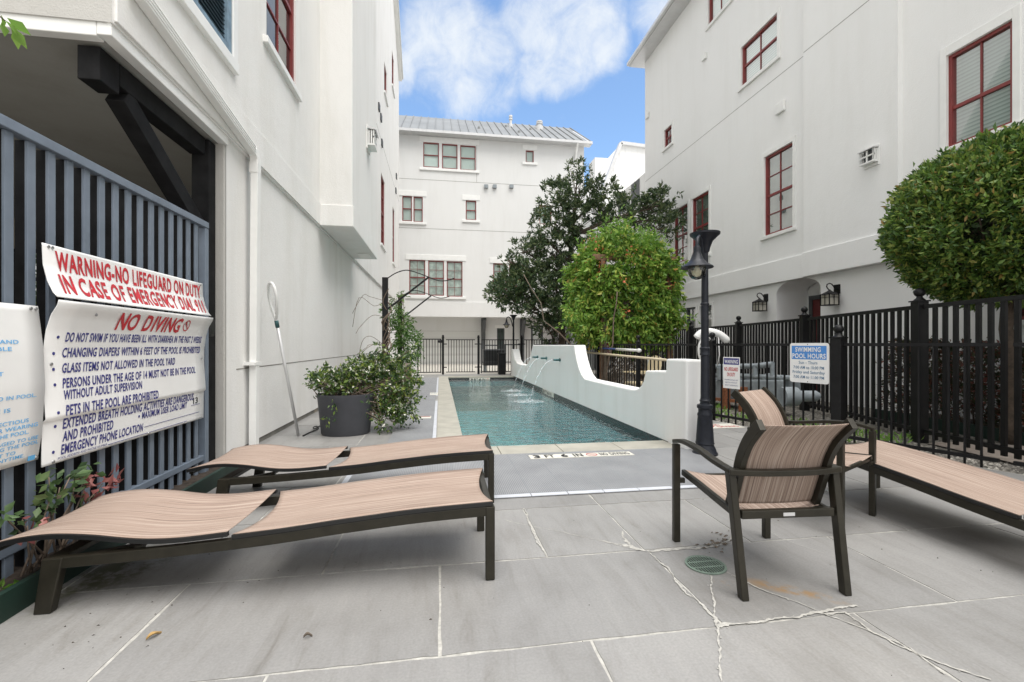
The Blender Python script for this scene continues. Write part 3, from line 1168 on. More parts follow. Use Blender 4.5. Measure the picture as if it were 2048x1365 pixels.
def crack(pts, w=0.012, rag=0.5):
    CRZ[0] += 0.0004
    P = [gp(x, y) for x, y in pts]
    w *= 0.48
    path = []
    for a, b in zip(P[:-1], P[1:]):
        k = max(2, int((b - a).length / 0.011))
        for i in range(k):
            path.append(a.lerp(b, i / k))
    path.append(P[-1])
    L, Rr = [], []
    for i, p in enumerate(path):
        e = (path[min(i + 1, len(path) - 1)] - path[max(i - 1, 0)]).normalized()
        nn = Vector((-e.y, e.x, 0))
        c = p + nn * (mnoise.noise(p * 6 + Vector((5, 1, 0))) * 0.016 + mnoise.noise(p * 25) * 0.006)
        wl = max(0.02, 0.55 + 1.1 * mnoise.noise(p * 11) * rag + 0.9 * mnoise.noise(p * 47) + random.uniform(-.25, .25))
        wr = max(0.02, 0.55 + 1.1 * mnoise.noise(p * 13 + Vector((0, 7, 0))) * rag + 0.9 * mnoise.noise(p * 51) + random.uniform(-.25, .25))
        L.append(c + nn * w * wl)
        Rr.append(c - nn * w * wr)
        if random.random() < 0.22:
            q = c + nn * random.gauss(0, w * 1.3)
            s_ = random.uniform(.0015, .0045)
            d.add([(q.x + s_ * math.cos(t_ * 1.257) * random.uniform(.5, 1.3), q.y + s_ * math.sin(t_ * 1.257) * random.uniform(.5, 1.3), CRZ[0] + .0002) for t_ in range(5)], [(0, 1, 2, 3, 4)], 1)
    for i in range(len(path) - 1):
        d.add([(q.x, q.y, CRZ[0]) for q in (L[i], L[i + 1], Rr[i + 1], Rr[i])], [(0, 1, 2, 3)], 1)


crack([(1009, 1040), (1055, 1051), (1160, 1073), (1211, 1085), (1255, 1096), (1290, 1104)], 0.007, 0.8)
crack([(1205, 1083), (1255, 1093), (1292, 1104), (1345, 1101), (1400, 1096), (1455, 1088)], 0.034, 0.9)
crack([(1245, 1063), (1251, 1080), (1262, 1097)], 0.030, 1.0)
crack([(1299, 1108), (1335, 1139), (1371, 1187), (1400, 1208), (1424, 1234), (1434, 1255)], 0.016, 0.8)
crack([(1419, 1152), (1424, 1180), (1426, 1230), (1434, 1256), (1438, 1300), (1442, 1365)], 0.015, 0.8)
crack([(1456, 1146), (1511, 1175), (1598, 1209), (1640, 1224), (1750, 1267), (1818, 1297), (1890, 1350)], 0.011, 0.8)
crack([(1640, 1228), (1690, 1226), (1740, 1262), (1805, 1297), (1900, 1335), (1982, 1362)], 0.014, 0.8)
crack([(1437, 1256), (1500, 1247), (1590, 1236), (1650, 1222), (1712, 1212)], 0.022, 0.9)
crack([(1047, 1018), (1060, 1048), (1064, 1062), (1080, 1090), (1095, 1114)], 0.014, 0.9)
crack([(1455, 1088), (1470, 1066), (1478, 1050)], 0.022, 1.0)
crack([(1440, 990), (1560, 1078), (1650, 1110)], 0.004, 0.6)
struct(d.build('pool_deck', ['slab', 'mortar']))

# pool basin, coping, water
p = MB()
PX0, PX1, PY0, PY1 = 0.28, 2.80, 5.38, 17.27
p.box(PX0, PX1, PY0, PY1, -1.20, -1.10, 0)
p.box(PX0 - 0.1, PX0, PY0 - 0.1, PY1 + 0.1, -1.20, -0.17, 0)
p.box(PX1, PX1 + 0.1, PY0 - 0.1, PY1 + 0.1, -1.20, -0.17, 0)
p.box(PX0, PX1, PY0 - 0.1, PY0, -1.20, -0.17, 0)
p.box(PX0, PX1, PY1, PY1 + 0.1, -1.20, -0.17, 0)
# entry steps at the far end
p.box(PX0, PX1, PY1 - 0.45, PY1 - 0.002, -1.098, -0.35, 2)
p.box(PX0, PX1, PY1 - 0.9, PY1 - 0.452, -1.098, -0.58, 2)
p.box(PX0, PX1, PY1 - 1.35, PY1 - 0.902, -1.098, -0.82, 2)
p.box(PX0 - 0.1, PX0 + 0.004, PY0 - 0.1, PY1 + 0.1, -0.17, -0.035, 1)
p.box(PX1 - 0.006, PX1 + 0.1, PY0 - 0.1, PY1 + 0.1, -0.17, 0.018, 1)
p.box(PX0 + 0.004, PX1 - 0.006, PY0 - 0.1, PY0 + 0.004, -0.17, -0.035, 1)
p.box(PX0 + 0.004, PX1 - 0.006, PY1 - 0.004, PY1 + 0.1, -0.17, -0.035, 1)
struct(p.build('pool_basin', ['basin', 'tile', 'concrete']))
c = MB()


def stones(x0, x1, y0, y1, along, n):
    for i in range(n):
        a, b = i / n, (i + 1) / n
        j = 0.003
        if along == 'x':
            c.box(x0 + (x1 - x0) * a + j, x0 + (x1 - x0) * b - j, y0, y1, -0.034, 0.012)
        else:
            c.box(x0, x1, y0 + (y1 - y0) * a + j, y0 + (y1 - y0) * b - j, -0.034, 0.012)


stones(-0.04, 2.80, 4.965, PY0 + 0.015, 'x', 4)
stones(-0.04, PX0 + 0.015, PY0 + 0.02, 17.25, 'y', 12)
stones(-0.04, 2.80, 17.26, 17.69, 'x', 4)
struct(c.build('pool_coping', 'coping', bevel=0.006))
c = MB()
for x0, x1, y0, y1 in ((-0.04, 2.8, 4.965, 5.28), (-0.04, 0.18, 5.28, 17.37), (-0.04, 2.8, 17.37, 17.69)):
    c.box(x0, x1, y0, y1, -0.6, -0.036)
struct(c.build('pool_kerb', 'mortar'))
wt = MB()
wt.add([(PX0, PY0, -0.10), (PX1, PY0, -0.10), (PX1, PY1, -0.10), (PX0, PY1, -0.10)], [(0, 1, 2, 3)])
struct(wt.build('pool_water', 'water'))

# ================================================================== LEFT BUILDING
LX = -2.17


def PL(u, z, dd):
    return (LX + dd, u, z)


def PLow(u, z, dd):
    return (LX - 0.035 + dd, u, z)


lb = thing('left_building', 'tall off-white stucco building with carport, bay and slanting downspout, nearest the blue-grey fence', 'building', (LX, 3.43, 0))


def ylr(px0, px1, X):
    return tuple(sorted((onX(px0, 600, X).y, onX(px1, 600, X).y)))


wins = []   # (u0,u1,z0,z1, kwargs)
zb = onX(592, 185, LX).z
wins.append((*ylr(533, 592, LX), zb, zb + 2.35, dict(back='dim_room', pane='pane_dark', trim=False)))
wins.append((*ylr(762, 769.5, LX), 5.0, 7.65, dict(back='dim_room', pane='pane_dark', trim=False)))
wins.append((*ylr(785.2, 789, LX), 5.05, 7.65, dict(back='dim_room', pane='pane_dark', trim=False)))
wins.append((18.5, 19.4, 11.2, 12.4, dict(back='dim_room', pane='pane_dark', trim=False, sash=False)))
wins.append((21.4, 22.3, 13.1, 14.7, dict(back='dim_room', pane='pane_dark', trim=False)))
SH = (3.75, 5.18, 4.22, 5.9)    # louvred shutter
m = MB()
holes = [(a, b, c0, c1) for a, b, c0, c1, k in wins] + [SH]
wall_holes(m, PL, 3.43, 25.0, 3.38, 15.4, holes)
wall_holes(m, PLow, 5.16, 25.0, 0.07, 3.38, [], 0)
m.add([PL(3.43, 3.38, -0.035), PL(25, 3.38, -0.035), PL(25, 3.38, 0), PL(3.43, 3.38, 0)], [(0, 1, 2, 3)])
# gable above, near end face, far end face
m.add([PL(10, 15.4, 0), PL(25, 15.4, 0), PL(18, 20.5, 0)], [(0, 1, 2)])
m.add([PL(3.43, 15.4, 0), PL(12, 15.4, 0), PL(12, 16.8, 0)], [(0, 1, 2)])
m.add([(LX, 25, 0), (-12, 25, 0), (-12, 25, 15.4), (LX, 25, 15.4)], [(0, 1, 2, 3)])
m.add([(LX, 3.43, 15.4), (-12, 3.43, 15.4), (-12, 25, 15.4), (LX, 25, 15.4)], [(0, 1, 2, 3)])
m.build('wall', 'stucco', lb)
m = MB()
pbox(m, PL, 3.45, 24.99, 3.40, 3.80, -0.01, 0.018)
m.build('ledge_band', 'stucco', lb, bevel=0.006)
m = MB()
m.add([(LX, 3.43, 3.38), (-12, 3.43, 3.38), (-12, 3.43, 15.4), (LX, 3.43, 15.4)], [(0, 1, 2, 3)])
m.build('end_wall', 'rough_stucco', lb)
m = MB()
pbox(m, PLow, 5.40, 24.98, 0.945, 0.957, -0.01, 0.003)
pbox(m, PL, 12.05, 24.98, 8.86, 8.872, -0.01, 0.003)
pbox(m, PL, 3.6, 5.9, 6.7, 6.712, -0.01, 0.003)
m.build('score_line', 'footing', lb)
m = MB()
pbox(m, PLow, 5.2, 25, -0.13, 0.07, -0.3, -0.02)
m.build('footing', 'footing', lb)
# bay
m = MB()
m.box(LX - 0.01, -1.60, 8.77, 12.0, 3.42, 16.5)
bay = m.build('bay', 'stucco', lb, bevel=0.012)
m = MB()
m.box(LX - 0.01, -1.578, 8.748, 12.022, 3.40, 3.79)
m.build('bay_base', 'stucco', bay, bevel=0.012)
m = MB()
m.box(-1.95, -1.70, 11.3, 11.8, 3.385, 3.398)
m.build('vent_panel', 'trim', bay)
m = MB()
for a, b, c0, c1, k in wins:
    window(lb, PL, a, b, c0, c1, **k)
# rake trim of the gable
m = MB()
m.bar((LX + 0.05, 25.05, 15.38), (LX + 0.05, 18, 20.52), 0.10, 0.22, (1, 0, 0))
m.bar((LX + 0.08, 25.1, 15.5), (LX + 0.08, 18, 20.66), 0.3, 0.05, (0, 0.6, 0.8))
m.build('roof_edge', 'trim', lb)
# louvred shutter over the carport
m = MB()
a, b, c0, c1 = SH
for u0, u1, v0, v1 in ((a, a + .09, c0, c1), (b - .09, b, c0, c1), (a + .09, b - .09, c0, c0 + .10), (a + .09, b - .09, c1 - .1, c1), (a + .66, a + .76, c0 + .1, c1 - .1)):
    pbox(m, PL, u0, u1, v0, v1, -0.12, 0.012)
sh = m.build('louvre_window', 'shutter_blue', lb, bevel=0.005)
m = MB()
z = c0 + 0.11
while z < c1 - 0.12:
    m.add([PL(a + .09, z, -0.02), PL(b - .09, z, -0.02), PL(b - .09, z + 0.05, -0.10), PL(a + .09, z + 0.05, -0.10)], [(0, 1, 2, 3)])
    z += 0.045
m.build('louvre', 'shutter_dark', sh, solid=0.008)
m = MB()
pbox(m, PL, a, b, c0, c1, -0.16, -0.15)
m.build('backing', 'piping', sh)
m = MB()
pbox(m, PL, a - 0.3, b + 0.09, c0 - 0.12, c0 - 0.003, -0.01, 0.05)
pbox(m, PL, b + 0.003, b + 0.11, c0 - 0.003, c1, -0.01, 0.03)
m.build('shutter_trim', 'trim', sh, bevel=0.006)
# carport: soffit, fascia, column, interior walls
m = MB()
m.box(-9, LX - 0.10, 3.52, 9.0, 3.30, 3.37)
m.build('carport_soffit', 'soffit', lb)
m = MB()
m.box(LX - 0.10, LX - 0.012, 3.442, 5.16, 3.30, 3.42)
m.box(-9, LX - 0.102, 3.442, 3.52, 3.29, 3.42)
m.build('fascia', 'trim', lb, bevel=0.006)
m = MB()
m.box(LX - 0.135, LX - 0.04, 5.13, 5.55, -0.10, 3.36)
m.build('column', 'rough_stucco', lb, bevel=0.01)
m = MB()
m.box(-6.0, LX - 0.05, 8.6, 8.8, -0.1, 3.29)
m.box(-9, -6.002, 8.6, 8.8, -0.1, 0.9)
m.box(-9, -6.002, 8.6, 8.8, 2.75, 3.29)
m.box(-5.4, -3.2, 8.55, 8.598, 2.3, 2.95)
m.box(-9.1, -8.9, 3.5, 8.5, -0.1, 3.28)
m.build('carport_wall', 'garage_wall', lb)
m = MB()
m.box(-9, LX - 0.3, 3.0, 8.6, -0.13, -0.09)  # floor coloured black to deepen the shade inside the carport
m.build('carport_floor', 'blackwood', lb)
m = MB()
m.box(-6.0, LX - 0.3, 8.40, 8.54, -0.1, 2.28)  # dark panel added on the back wall to blacken the slat gaps
for k in range(5):
    m.box(-9.0, -6.0, 8.45, 8.5, 0.9 + .45 * k, 0.96 + .45 * k)
for k in range(5):
    m.box(-8.6 + .6 * k, -8.53 + .6 * k, 8.505, 8.56, -0.1, 2.7)
m.build('added_dark_screen', 'blackwood', lb)
m = MB()
m.box(-2.80, -2.74, 3.95, 4.95, -0.1, 2.12)  # black screen added behind the fence so its gaps read dark
m.box(-2.80, -2.74, 0.2, 3.2, -0.1, 2.12)
m.box(-2.80, -2.74, 3.2, 3.95, -0.1, 1.45)
m.build('added_dark_screen', 'blackwood', lb)
# black timber frame
m = MB()
m.box(-2.45, -2.29, 4.985, 5.125, -0.09, 3.28)
tf = m.build('timber_post', 'blackwood', lb, bevel=0.006)
m = MB()
m.box(-2.46, -2.32, 3.75, 4.98, 3.12, 3.285)
m.box(-2.46, -2.32, 3.55, 3.745, 3.05, 3.282)
m.build('timber_beam', 'blackwood', tf, bevel=0.006)
m = MB()
m.bar((-2.39, 4.96, 2.38), (-2.39, 3.84, 3.10), 0.13, 0.15, (0, 0, 1))
m.build('timber_brace', 'blackwood', tf, bevel=0.006)
# downspout
m = MB()
dpath = [onX(268, -30, LX + 0.06), onX(505, 300, LX + 0.06)]
e = dpath[1]
m.sweep([dpath[0], e], 0.075, 0.105, (1, 0, 0))
q = [e, Vector((e.x, e.y + 0.05, e.z - 0.02)), Vector((e.x, e.y + 0.085, e.z - 0.07)), Vector((e.x, e.y + 0.095, e.z - 0.14))]
m.sweep(q, 0.082, 0.108, (1, 0, 0))
m.sweep([q[-1], Vector((q[-1].x - 0.02, q[-1].y, -0.0))], 0.075, 0.10, (1, 0, 0))
for k in (-0.03, 0, 0.03):
    m.bar(dpath[0] + Vector((0.040, 0, k)), e + Vector((0.040, 0, k)), 0.008, 0.008)
m.sweep([q[-1] + Vector((-.004, 0, 0.02)), q[-1] + Vector((-.006, 0, -0.10))], 0.088, 0.115, (1, 0, 0))
ds = m.build('downspout', 'trim', lb, bevel=0.008)
m = MB()
yy = q[-1].y
m.box(LX - 0.035, LX + 0.09, yy - 0.10, yy + 0.10, 0.985, 1.02)
m.build('strap', 'trim', ds)
# small wall vents
for px, py in ((757, 215), (761, 236), (763, 287), (792, 353), (791, 382)):
    m = MB()
    c = onX(px, py, LX if px > 780 else LX)
    pbox(m, PL, c.y - 0.13, c.y + 0.13, c.z - 0.12, c.z + 0.12, 0, 0.05)
    m.build('wall_vent', 'grey_frame', lb)


def hood(root, P, u, z, s=1.0):
    """white slatted box light on a back plate"""
    m = MB()
    pbox(m, P, u - .24 * s, u + .24 * s, z - .30 * s, z + .30 * s, 0.0, 0.03)
    h = m.build('wall_light', 'trim', root, bevel=0.004)
    m = MB()
    for du in (-.20, 0, .20):
        pbox(m, P, u + (du - .02) * s, u + (du + .02) * s, z - .17 * s, z + .17 * s, 0.17 * s, 0.20 * s)
    pbox(m, P, u - .23 * s, u + .23 * s, z - .215 * s, z - .172 * s, 0.031, 0.215 * s)
    pbox(m, P, u - .23 * s, u + .23 * s, z - .02 * s, z + .02 * s, 0.165 * s, 0.206 * s)
    for du in (-.215, .215):
        for dd in (0.05, 0.11, 0.165):
            pbox(m, P, u + (du - .015) * s, u + (du + .015) * s, z - .17 * s, z + .17 * s, dd * s, (dd + .035) * s)
    m.build('light_cage', 'trim', h)
    m = MB()
    m.hexa([P(u - .26 * s, z + .20 * s, 0.03), P(u + .26 * s, z + .20 * s, 0.03), P(u + .26 * s, z + .17 * s, 0.25 * s), P(u - .26 * s, z + .17 * s, 0.25 * s),
            P(u - .26 * s, z + .24 * s, 0.03), P(u + .26 * s, z + .24 * s, 0.03), P(u + .26 * s, z + .20 * s, 0.25 * s), P(u - .26 * s, z + .20 * s, 0.25 * s)])
    m.build('light_roof', 'aluminium', h)
    m = MB()
    pbox(m, P, u - .15 * s, u + .15 * s, z - .165 * s, z + .165 * s, 0.031, 0.13 * s)
    m.build('light_core', 'grey_frame', h)


def PB(u, z, dd):
    return (-1.60 + dd, u, z)


c = onX(740, 281, -1.55)
hood(lb, PB, c.y, c.z, 0.85)

# ================================================================== RIGHT BUILDING
RX = 8.5


def PR(u, z, dd):
    return (RX - dd, u, z)


def PRm(u, z, dd):
    return (RX - 0.10 - dd, u, z)


def PRl(u, z, dd):
    return (RX + 0.05 - dd, u, z)


rb = thing('right_building', 'long white stucco building with red window frames and arched doorway behind the tall fence', 'building', (RX, 2, 0))
YF = onX(1290, 300, RX).y
ZE = onX(1290, 127, RX).z
ZB0 = onX(1380, 598, RX).z
ZB1 = onX(1615, 507, RX).z
YS1 = onX(1614, 400, RX).y
YS2 = onX(1805, 400, RX).y


def rwin(pxf, pxn, pyt, pyb, X=RX, **kw):
    u0, u1 = ylr(pxf, pxn, X)
    return (u0, u1, onX(pxf, pyb, X).z, onX(pxf, pyt, X).z, kw)


RW = [rwin(1529, 1586, 316, 474, back='half_shade', rows=2, header=0.12),
      rwin(1483, 1555, 96.5, 176, back='blind', rows=1, sash=True, header=0.12),
      rwin(1329, 1344, 262.5, 299, back='dim_room', rows=1, header=0.12),
      rwin(1417, 1462, -60, 54, back='blind', rows=1, header=0.12),
      rwin(1348.5, 1376, 422.6, 530, back='half_shade', rows=2, header=0.12),
      rwin(1384.6, 1418, 400, 519, back='half_shade', rows=2, header=0.12)]
RW2 = [rwin(1894, 2026, 113, 298, back='blind_dark', rows=1, split=0.42, header=0.16),
       rwin(2021, 2110, 552, 641, back='shade', rows=1, header=0.10)]
m = MB()
wall_holes(m, PR, YS1, YF, ZB1, ZE, [x[:4] for x in RW])
wall_holes(m, PRm, YS2, YS1, ZB1, ZE, [])
wall_holes(m, PR, -3, YS2, ZB1 - 0.02, ZE, [RW2[0][:4]])
for yy in (YS1, YS2):
    m.add([PR(yy, ZB1, 0), PR(yy, ZE, 0), PRm(yy, ZE, 0), PRm(yy, ZB1, 0)], [(0, 1, 2, 3)])
# lower wall with the arched doorway and windows
DU0, DU1 = ylr(1553, 1641, RX + 0.05)
DZ = onX(1600, 556, RX).z
LW = rwin(1372, 1392, 617, 720, RX + 0.05, back='dim_room', frame='grey_frame', rows=1, header=0.10)
LW2 = rwin(1400, 1424, 614, 720, RX + 0.05, back='dim_room', frame='grey_frame', rows=1, header=0.10)
wall_holes(m, PRl, -3, YF, -0.1, ZB0, [(DU0, DU1, -0.1, DZ), LW[:4], LW2[:4], RW2[1][:4]], 0.16)
m.add([(RX, YF, -0.1), (RX + 14, YF, -0.1), (RX + 14, YF, ZE), (RX, YF, ZE)], [(0, 1, 2, 3)])
m.build('wall', 'stucco_right', rb)
m = MB()
pbox(m, PR, -3, YF + 0.01, ZB0, ZB1, -0.06, 0.045)
pbox(m, PRm, YS2, YS1, ZB0, ZB1, -0.06, 0.045)
m.build('ledge_band', 'stucco_right', rb, bevel=0.01)
m = MB()
zl = onX(1291, 364, RX).z
pbox(m, PR, YS1, YF - 0.02, zl, zl + 0.014, -0.01, 0.003)
pbox(m, PRm, YS2, YS1 - 0.01, zl, zl + 0.014, -0.01, 0.003)
m.build('score_line', 'soffit', rb)
for a, b, c0, c1, k in RW + RW2[:1]:
    window(rb, PR, a, b, c0, c1, **k)
for a, b, c0, c1, k in (LW, LW2, RW2[1]):
    window(rb, PRl, a, b, c0, c1, **k)
# arch spandrels and the recess with its door
m = MB()
um, hw, rise = (DU0 + DU1) / 2, (DU1 - DU0) / 2, 0.30
arc = [(um + hw * math.cos(t), DZ - rise + rise * math.sin(t)) for t in [math.pi * i / 16 for i in range(17)]]
for side in (0, 1):
    pts = arc[:9] + [(um + hw, DZ)] if side == 0 else arc[8:] + [(um - hw, DZ)]
    m.prism(pts, PRl, -0.80, 0.001)
m.build('arch', 'stucco_right', rb)
m = MB()
for u0, u1 in ((DU0 - 0.15, DU0 - 0.001), (DU1 + 0.001, DU1 + 0.15)):
    pbox(m, PRl, u0, u1, -0.1, DZ + .1, -1.0, -0.162)
pbox(m, PRl, DU0, DU1, DZ, DZ + .1, -1.0, -0.162)
pbox(m, PRl, DU0, DU1, -0.1, DZ, -1.05, -0.9)
m.build('porch_recess', 'stucco_right', rb)
m = MB()
pbox(m, PRl, DU0 + 0.10, DU0 + 0.20, -0.05, DZ - 0.35, -0.9, -0.84)
pbox(m, PRl, DU1 - 0.20, DU1 - 0.10, -0.05, DZ - 0.35, -0.9, -0.84)
pbox(m, PRl, DU0 + 0.20, DU1 - 0.20, DZ - 0.45, DZ - 0.35, -0.9, -0.84)
dr = m.build('door_frame', 'grey_frame', rb)
m = MB()
pbox(m, PRl, DU0 + 0.203, DU1 - 0.203, -0.05, DZ - 0.453, -0.9, -0.87)
for z0, z1 in ((0.15, 0.9), (1.05, DZ - 0.6)):
    pbox(m, PRl, DU0 + 0.30, DU1 - 0.30, z0, z1, -0.872, -0.858)
m.build('door', 'dark_red', dr)
# eaves, gutter, roof
m = MB()
m.hexa([(RX - 0.55, -3, ZE), (RX + 0.1, -3, ZE), (RX + 0.1, YF + 0.35, ZE), (RX - 0.55, YF + 0.35, ZE),
        (RX - 0.55, -3, ZE + 0.16), (RX + 0.1, -3, ZE + 0.4), (RX + 0.1, YF + 0.35, ZE + 0.4), (RX - 0.55, YF + 0.35, ZE + 0.16)])
m.hexa([(RX + .1, -3, ZE + .001), (RX + 7, -3, ZE + .001), (RX + 7, YF + 0.35, ZE + .001), (RX + .1, YF + 0.35, ZE + .001),
        (RX + .1, -3, ZE + 0.4), (RX + 7, -3, ZE + 3.6), (RX + 7, YF + 0.35, ZE + 3.6), (RX + .1, YF + 0.35, ZE + 0.4)])
m.build('roof', 'aluminium', rb)
m = MB()
m.box(RX - 0.67, RX - 0.552, -3, YF + 0.35, ZE + 0.01, ZE + 0.15)
m.build('gutter', 'aluminium', rb, bevel=0.02)
for px, py, s in ((1410, 115, .11), (1563, 216, .15), (1296, 232, .13)):
    m = MB()
    c = onX(px, py, RX)
    pbox(m, PR, c.y - s, c.y + s, c.z - s * .9, c.z + s * .9, 0, 0.07)
    m.build('wall_vent', 'trim', rb, bevel=0.02)
c = onX(1740, 314, RX - 0.15)
hood(rb, PRm, c.y, c.z, 0.66)

# ================================================================== BACK BUILDING
BY = 28.5


def PK(u, z, dd):
    return (u, BY - dd, z)


def PKl(u, z, dd):
    return (u, BY + 1.4 - dd, z)


kb = thing('back_building', 'four-storey white building with grey metal roof closing the far end of the pool court', 'building', (0, BY, 0))


def bx(px0, px1, pyt, pyb):
    a, b = onY(px0, pyt, BY), onY(px1, pyb, BY)
    return (a.x, b.x, b.z, a.z)


ZK0, ZK1, ZKT = 2.97, onY(960, 605, BY).z, onY(1000, 279, BY).z
XKR = onY(1168, 300, BY).x
BW = []
for r, kw in (((846.5, 878, 284.5, 336), dict(rows=1, cols=1)), ((884, 915, 287.5, 339), dict(rows=1, cols=1)), ((920.5, 951.5, 290.5, 342), dict(rows=1, cols=1)),
              ((1051.5, 1067.5, 301, 326), dict(rows=1, cols=1, sash=False)),
              ((804.5, 824, 392, 443), dict(rows=1, cols=1)), ((827, 845.5, 393.5, 445), dict(rows=1, cols=1)), ((931.5, 952.5, 401, 441), dict(rows=1, cols=1)),
              ((1079, 1103, 411, 450), dict(rows=1, cols=1)),
              ((818.5, 850.5, 520, 590), dict(back='curtain')), ((856.5, 888, 521.5, 592), dict(back='curtain')), ((893.5, 925, 523, 594), dict(back='curtain')),
              ((986.5, 1013, 527, 587), dict(back='curtain')), ((1018.5, 1046, 529, 589), dict(back='curtain'))):
    BW.append((bx(*r), kw))
m = MB()
wall_holes(m, PK, -14, XKR, ZK0, ZKT, [b for b, _ in BW])
m.add([(XKR, BY, -0.1), (XKR, BY + 9, -0.1), (XKR, BY + 9, ZKT), (XKR, BY, ZKT)], [(0, 1, 2, 3)])
m.add([(XKR, BY, ZKT), (XKR, BY + 9, ZKT), (XKR, BY + 4.5, ZKT + 3.2)], [(0, 1, 2)])
m.add([(-14, BY, ZK0), (XKR, BY, ZK0), (XKR, BY + 1.4, ZK0), (-14, BY + 1.4, ZK0)], [(0, 1, 2, 3)])
gd = (onY(838, 662, BY + 1.4).x, onY(960, 662, BY + 1.4).x, -0.05, onY(900, 662, BY + 1.4).z)
lw = (onY(994, 657, BY + 1.4).x, onY(1009, 657, BY + 1.4).x, 0.7, onY(1000, 657, BY + 1.4).z)
dw = (onY(1062, 650, BY + 1.4).x, onY(1086, 650, BY + 1.4).x, -0.05, onY(1070, 651, BY + 1.4).z)
wall_holes(m, PKl, -14, XKR, -0.1, ZK0, [gd, lw, dw])
m.build('wall', 'stucco_back', kb)
m = MB()
pbox(m, PK, -14, XKR + 0.02, ZK0 - 0.02, ZK1, -0.01, 0.05)
m.build('ledge_band', 'stucco_back', kb, bevel=0.01)
m = MB()
for z in (onY(900, 363, BY).z, onY(900, 460, BY).z):
    pbox(m, PK, -14, XKR - .02, z, z + 0.025, -0.01, 0.004)
pbox(m, PK, onY(953, 370, BY).x, onY(953, 370, BY).x + 0.02, onY(900, 363, BY).z, ZKT - .1, -0.01, 0.004)
m.build('score_line', 'soffit', kb)
for b, kw in BW:
    window(kb, PK, *b, trim=False, sill=False, **kw)
for grp in ((0, 2), (3, 3), (4, 5), (6, 6), (7, 7), (8, 10), (11, 12)):
    g0, g1 = BW[grp[0]][0], BW[grp[1]][0]
    zt, zb_ = max(g0[3], g1[3]), min(g0[2], g1[2])
    m = MB()
    pbox(m, PK, g0[0] - .22, g1[1] + .22, zt + .01, zt + .34, -.01, .04)
    m.build('window_head', 'trim', kb, bevel=.01)
    m = MB()
    pbox(m, PK, g0[0] - .22, g1[1] + .22, zb_ - .16, zb_ - .01, -.01, .09)
    m.build('window_sill', 'trim', kb, bevel=.01)
window(kb, PKl, *lw, frame='grey_frame', back='dim_room', rows=1, side=False, header=0.2)
m = MB()
m.add([PKl(gd[0], gd[2], -0.1), PKl(gd[1], gd[2], -0.1), PKl(gd[1], gd[3], -0.1), PKl(gd[0], gd[3], -0.1)], [(0, 1, 2, 3)])
m.build('garage_door', 'garage_door', kb)
m = MB()
pbox(m, PKl, dw[0], dw[0] + 0.12, dw[2], dw[3], -0.12, 0)
pbox(m, PKl, dw[1] - 0.12, dw[1], dw[2], dw[3], -0.12, 0)
pbox(m, PKl, dw[0] + 0.12, dw[1] - 0.12, dw[3] - 0.12, dw[3], -0.12, 0)
df = m.build('door_frame', 'grey_frame', kb)
m = MB()
pbox(m, PKl, dw[0] + 0.122, dw[1] - 0.122, dw[2], dw[3] - 0.122, -0.12, -0.06)
m.build('door', 'shade', df)
for px in (967.5, 1046, 1113):
    x = onY(px, 640, BY + 0.9).x
    m = MB()
    m.box(x - 0.13, x + 0.13, BY + 1.15, BY + 1.36, -0.05, ZK0 - 0.01)
    m.bar((x, BY + 1.2, 1.75), (x, BY + 0.25, ZK0 - 0.1), 0.2, 0.2, (0, 0, 1))
    m.build('timber_bracket', 'grey_frame', kb)
# standing seam roof
m = MB()
XR = onY(1184, 291, BY - 0.5).x
zr = ZKT + 3.25
ye = BY - 0.5
m.add([(-14, ye, ZKT - 0.02), (XR, ye, ZKT - 0.02), (XR, BY + 4.5, zr), (-14, BY + 4.5, zr)], [(0, 1, 2, 3)])
m.add([(-14, BY + 9.5, ZKT - 0.02), (XR, BY + 9.5, ZKT - 0.02), (XR, BY + 4.5, zr), (-14, BY + 4.5, zr)], [(0, 1, 2, 3)])
x = -13.8
while x < XR:
    m.bar((x, ye, ZKT + 0.01), (x, BY + 4.5, zr + 0.03), 0.035, 0.07)
    x += 0.52
rf = m.build('roof', 'metal_roof', kb)
m = MB()
m.box(-14, XR, ye - 0.13, ye - 0.002, ZKT - 0.15, ZKT + 0.0)
m.add([(-14, ye, ZKT - 0.14), (XR, ye, ZKT - 0.14), (XR, BY, ZKT - 0.13), (-14, BY, ZKT - 0.13)], [(0, 1, 2, 3)])
m.bar((XR - 0.1, ye, ZKT - 0.1), (XR - .1, BY + 4.5, zr - 0.1), 0.2, 0.16)
m.build('gutter', 'aluminium', rf)
for px, py, r, hh in ((1021.5, 252, 0.09, 0.75), (1079, 257, 0.16, 0.5)):
    q = onY(px, py, BY + 3.2)
    zz = ZKT + (3.27) * (3.7 / 5.0)
    m = MB()
    m.lathe([(r * 1.7, -0.3), (r * 1.7, 0.12), (r, 0.16), (r, hh * .55), (r * 1.5, hh * .6), (r * 1.5, hh * .72), (r * .9, hh * .76), (r * 1.4, hh * .85), (r * 1.4, hh)], (q.x, BY + 3.2, zz), 12)
    m.build('roof_pipe', 'aluminium', rf)
for px, k in ((958, 2.0), (1038, 1.6), (1061, 3.0), (1012, 3.4)):
    q = onY(px, 260, BY + k - .5)
    m = MB()
    m.lathe([(0.10, -0.1), (0.08, 0.09), (0.03, 0.14)], (q.x, BY + k - .5, ZKT + 3.27 * k / 5.0), 8)
    m.build('roof_vent', 'metal_roof', rf)
m = MB()
x = onY(1151, 300, BY).x
m.sweep([(x, BY - 0.5, ZKT - 0.12), (x, BY - 0.35, ZKT - 0.35), (x, BY - 0.1, ZKT - 0.75), (x, BY - 0.07, ZKT - 1.1), (x, BY - 0.07, ZK0)], 0.11, 0.09, (1, 0, 0))
m.build('downspout', 'trim', kb)
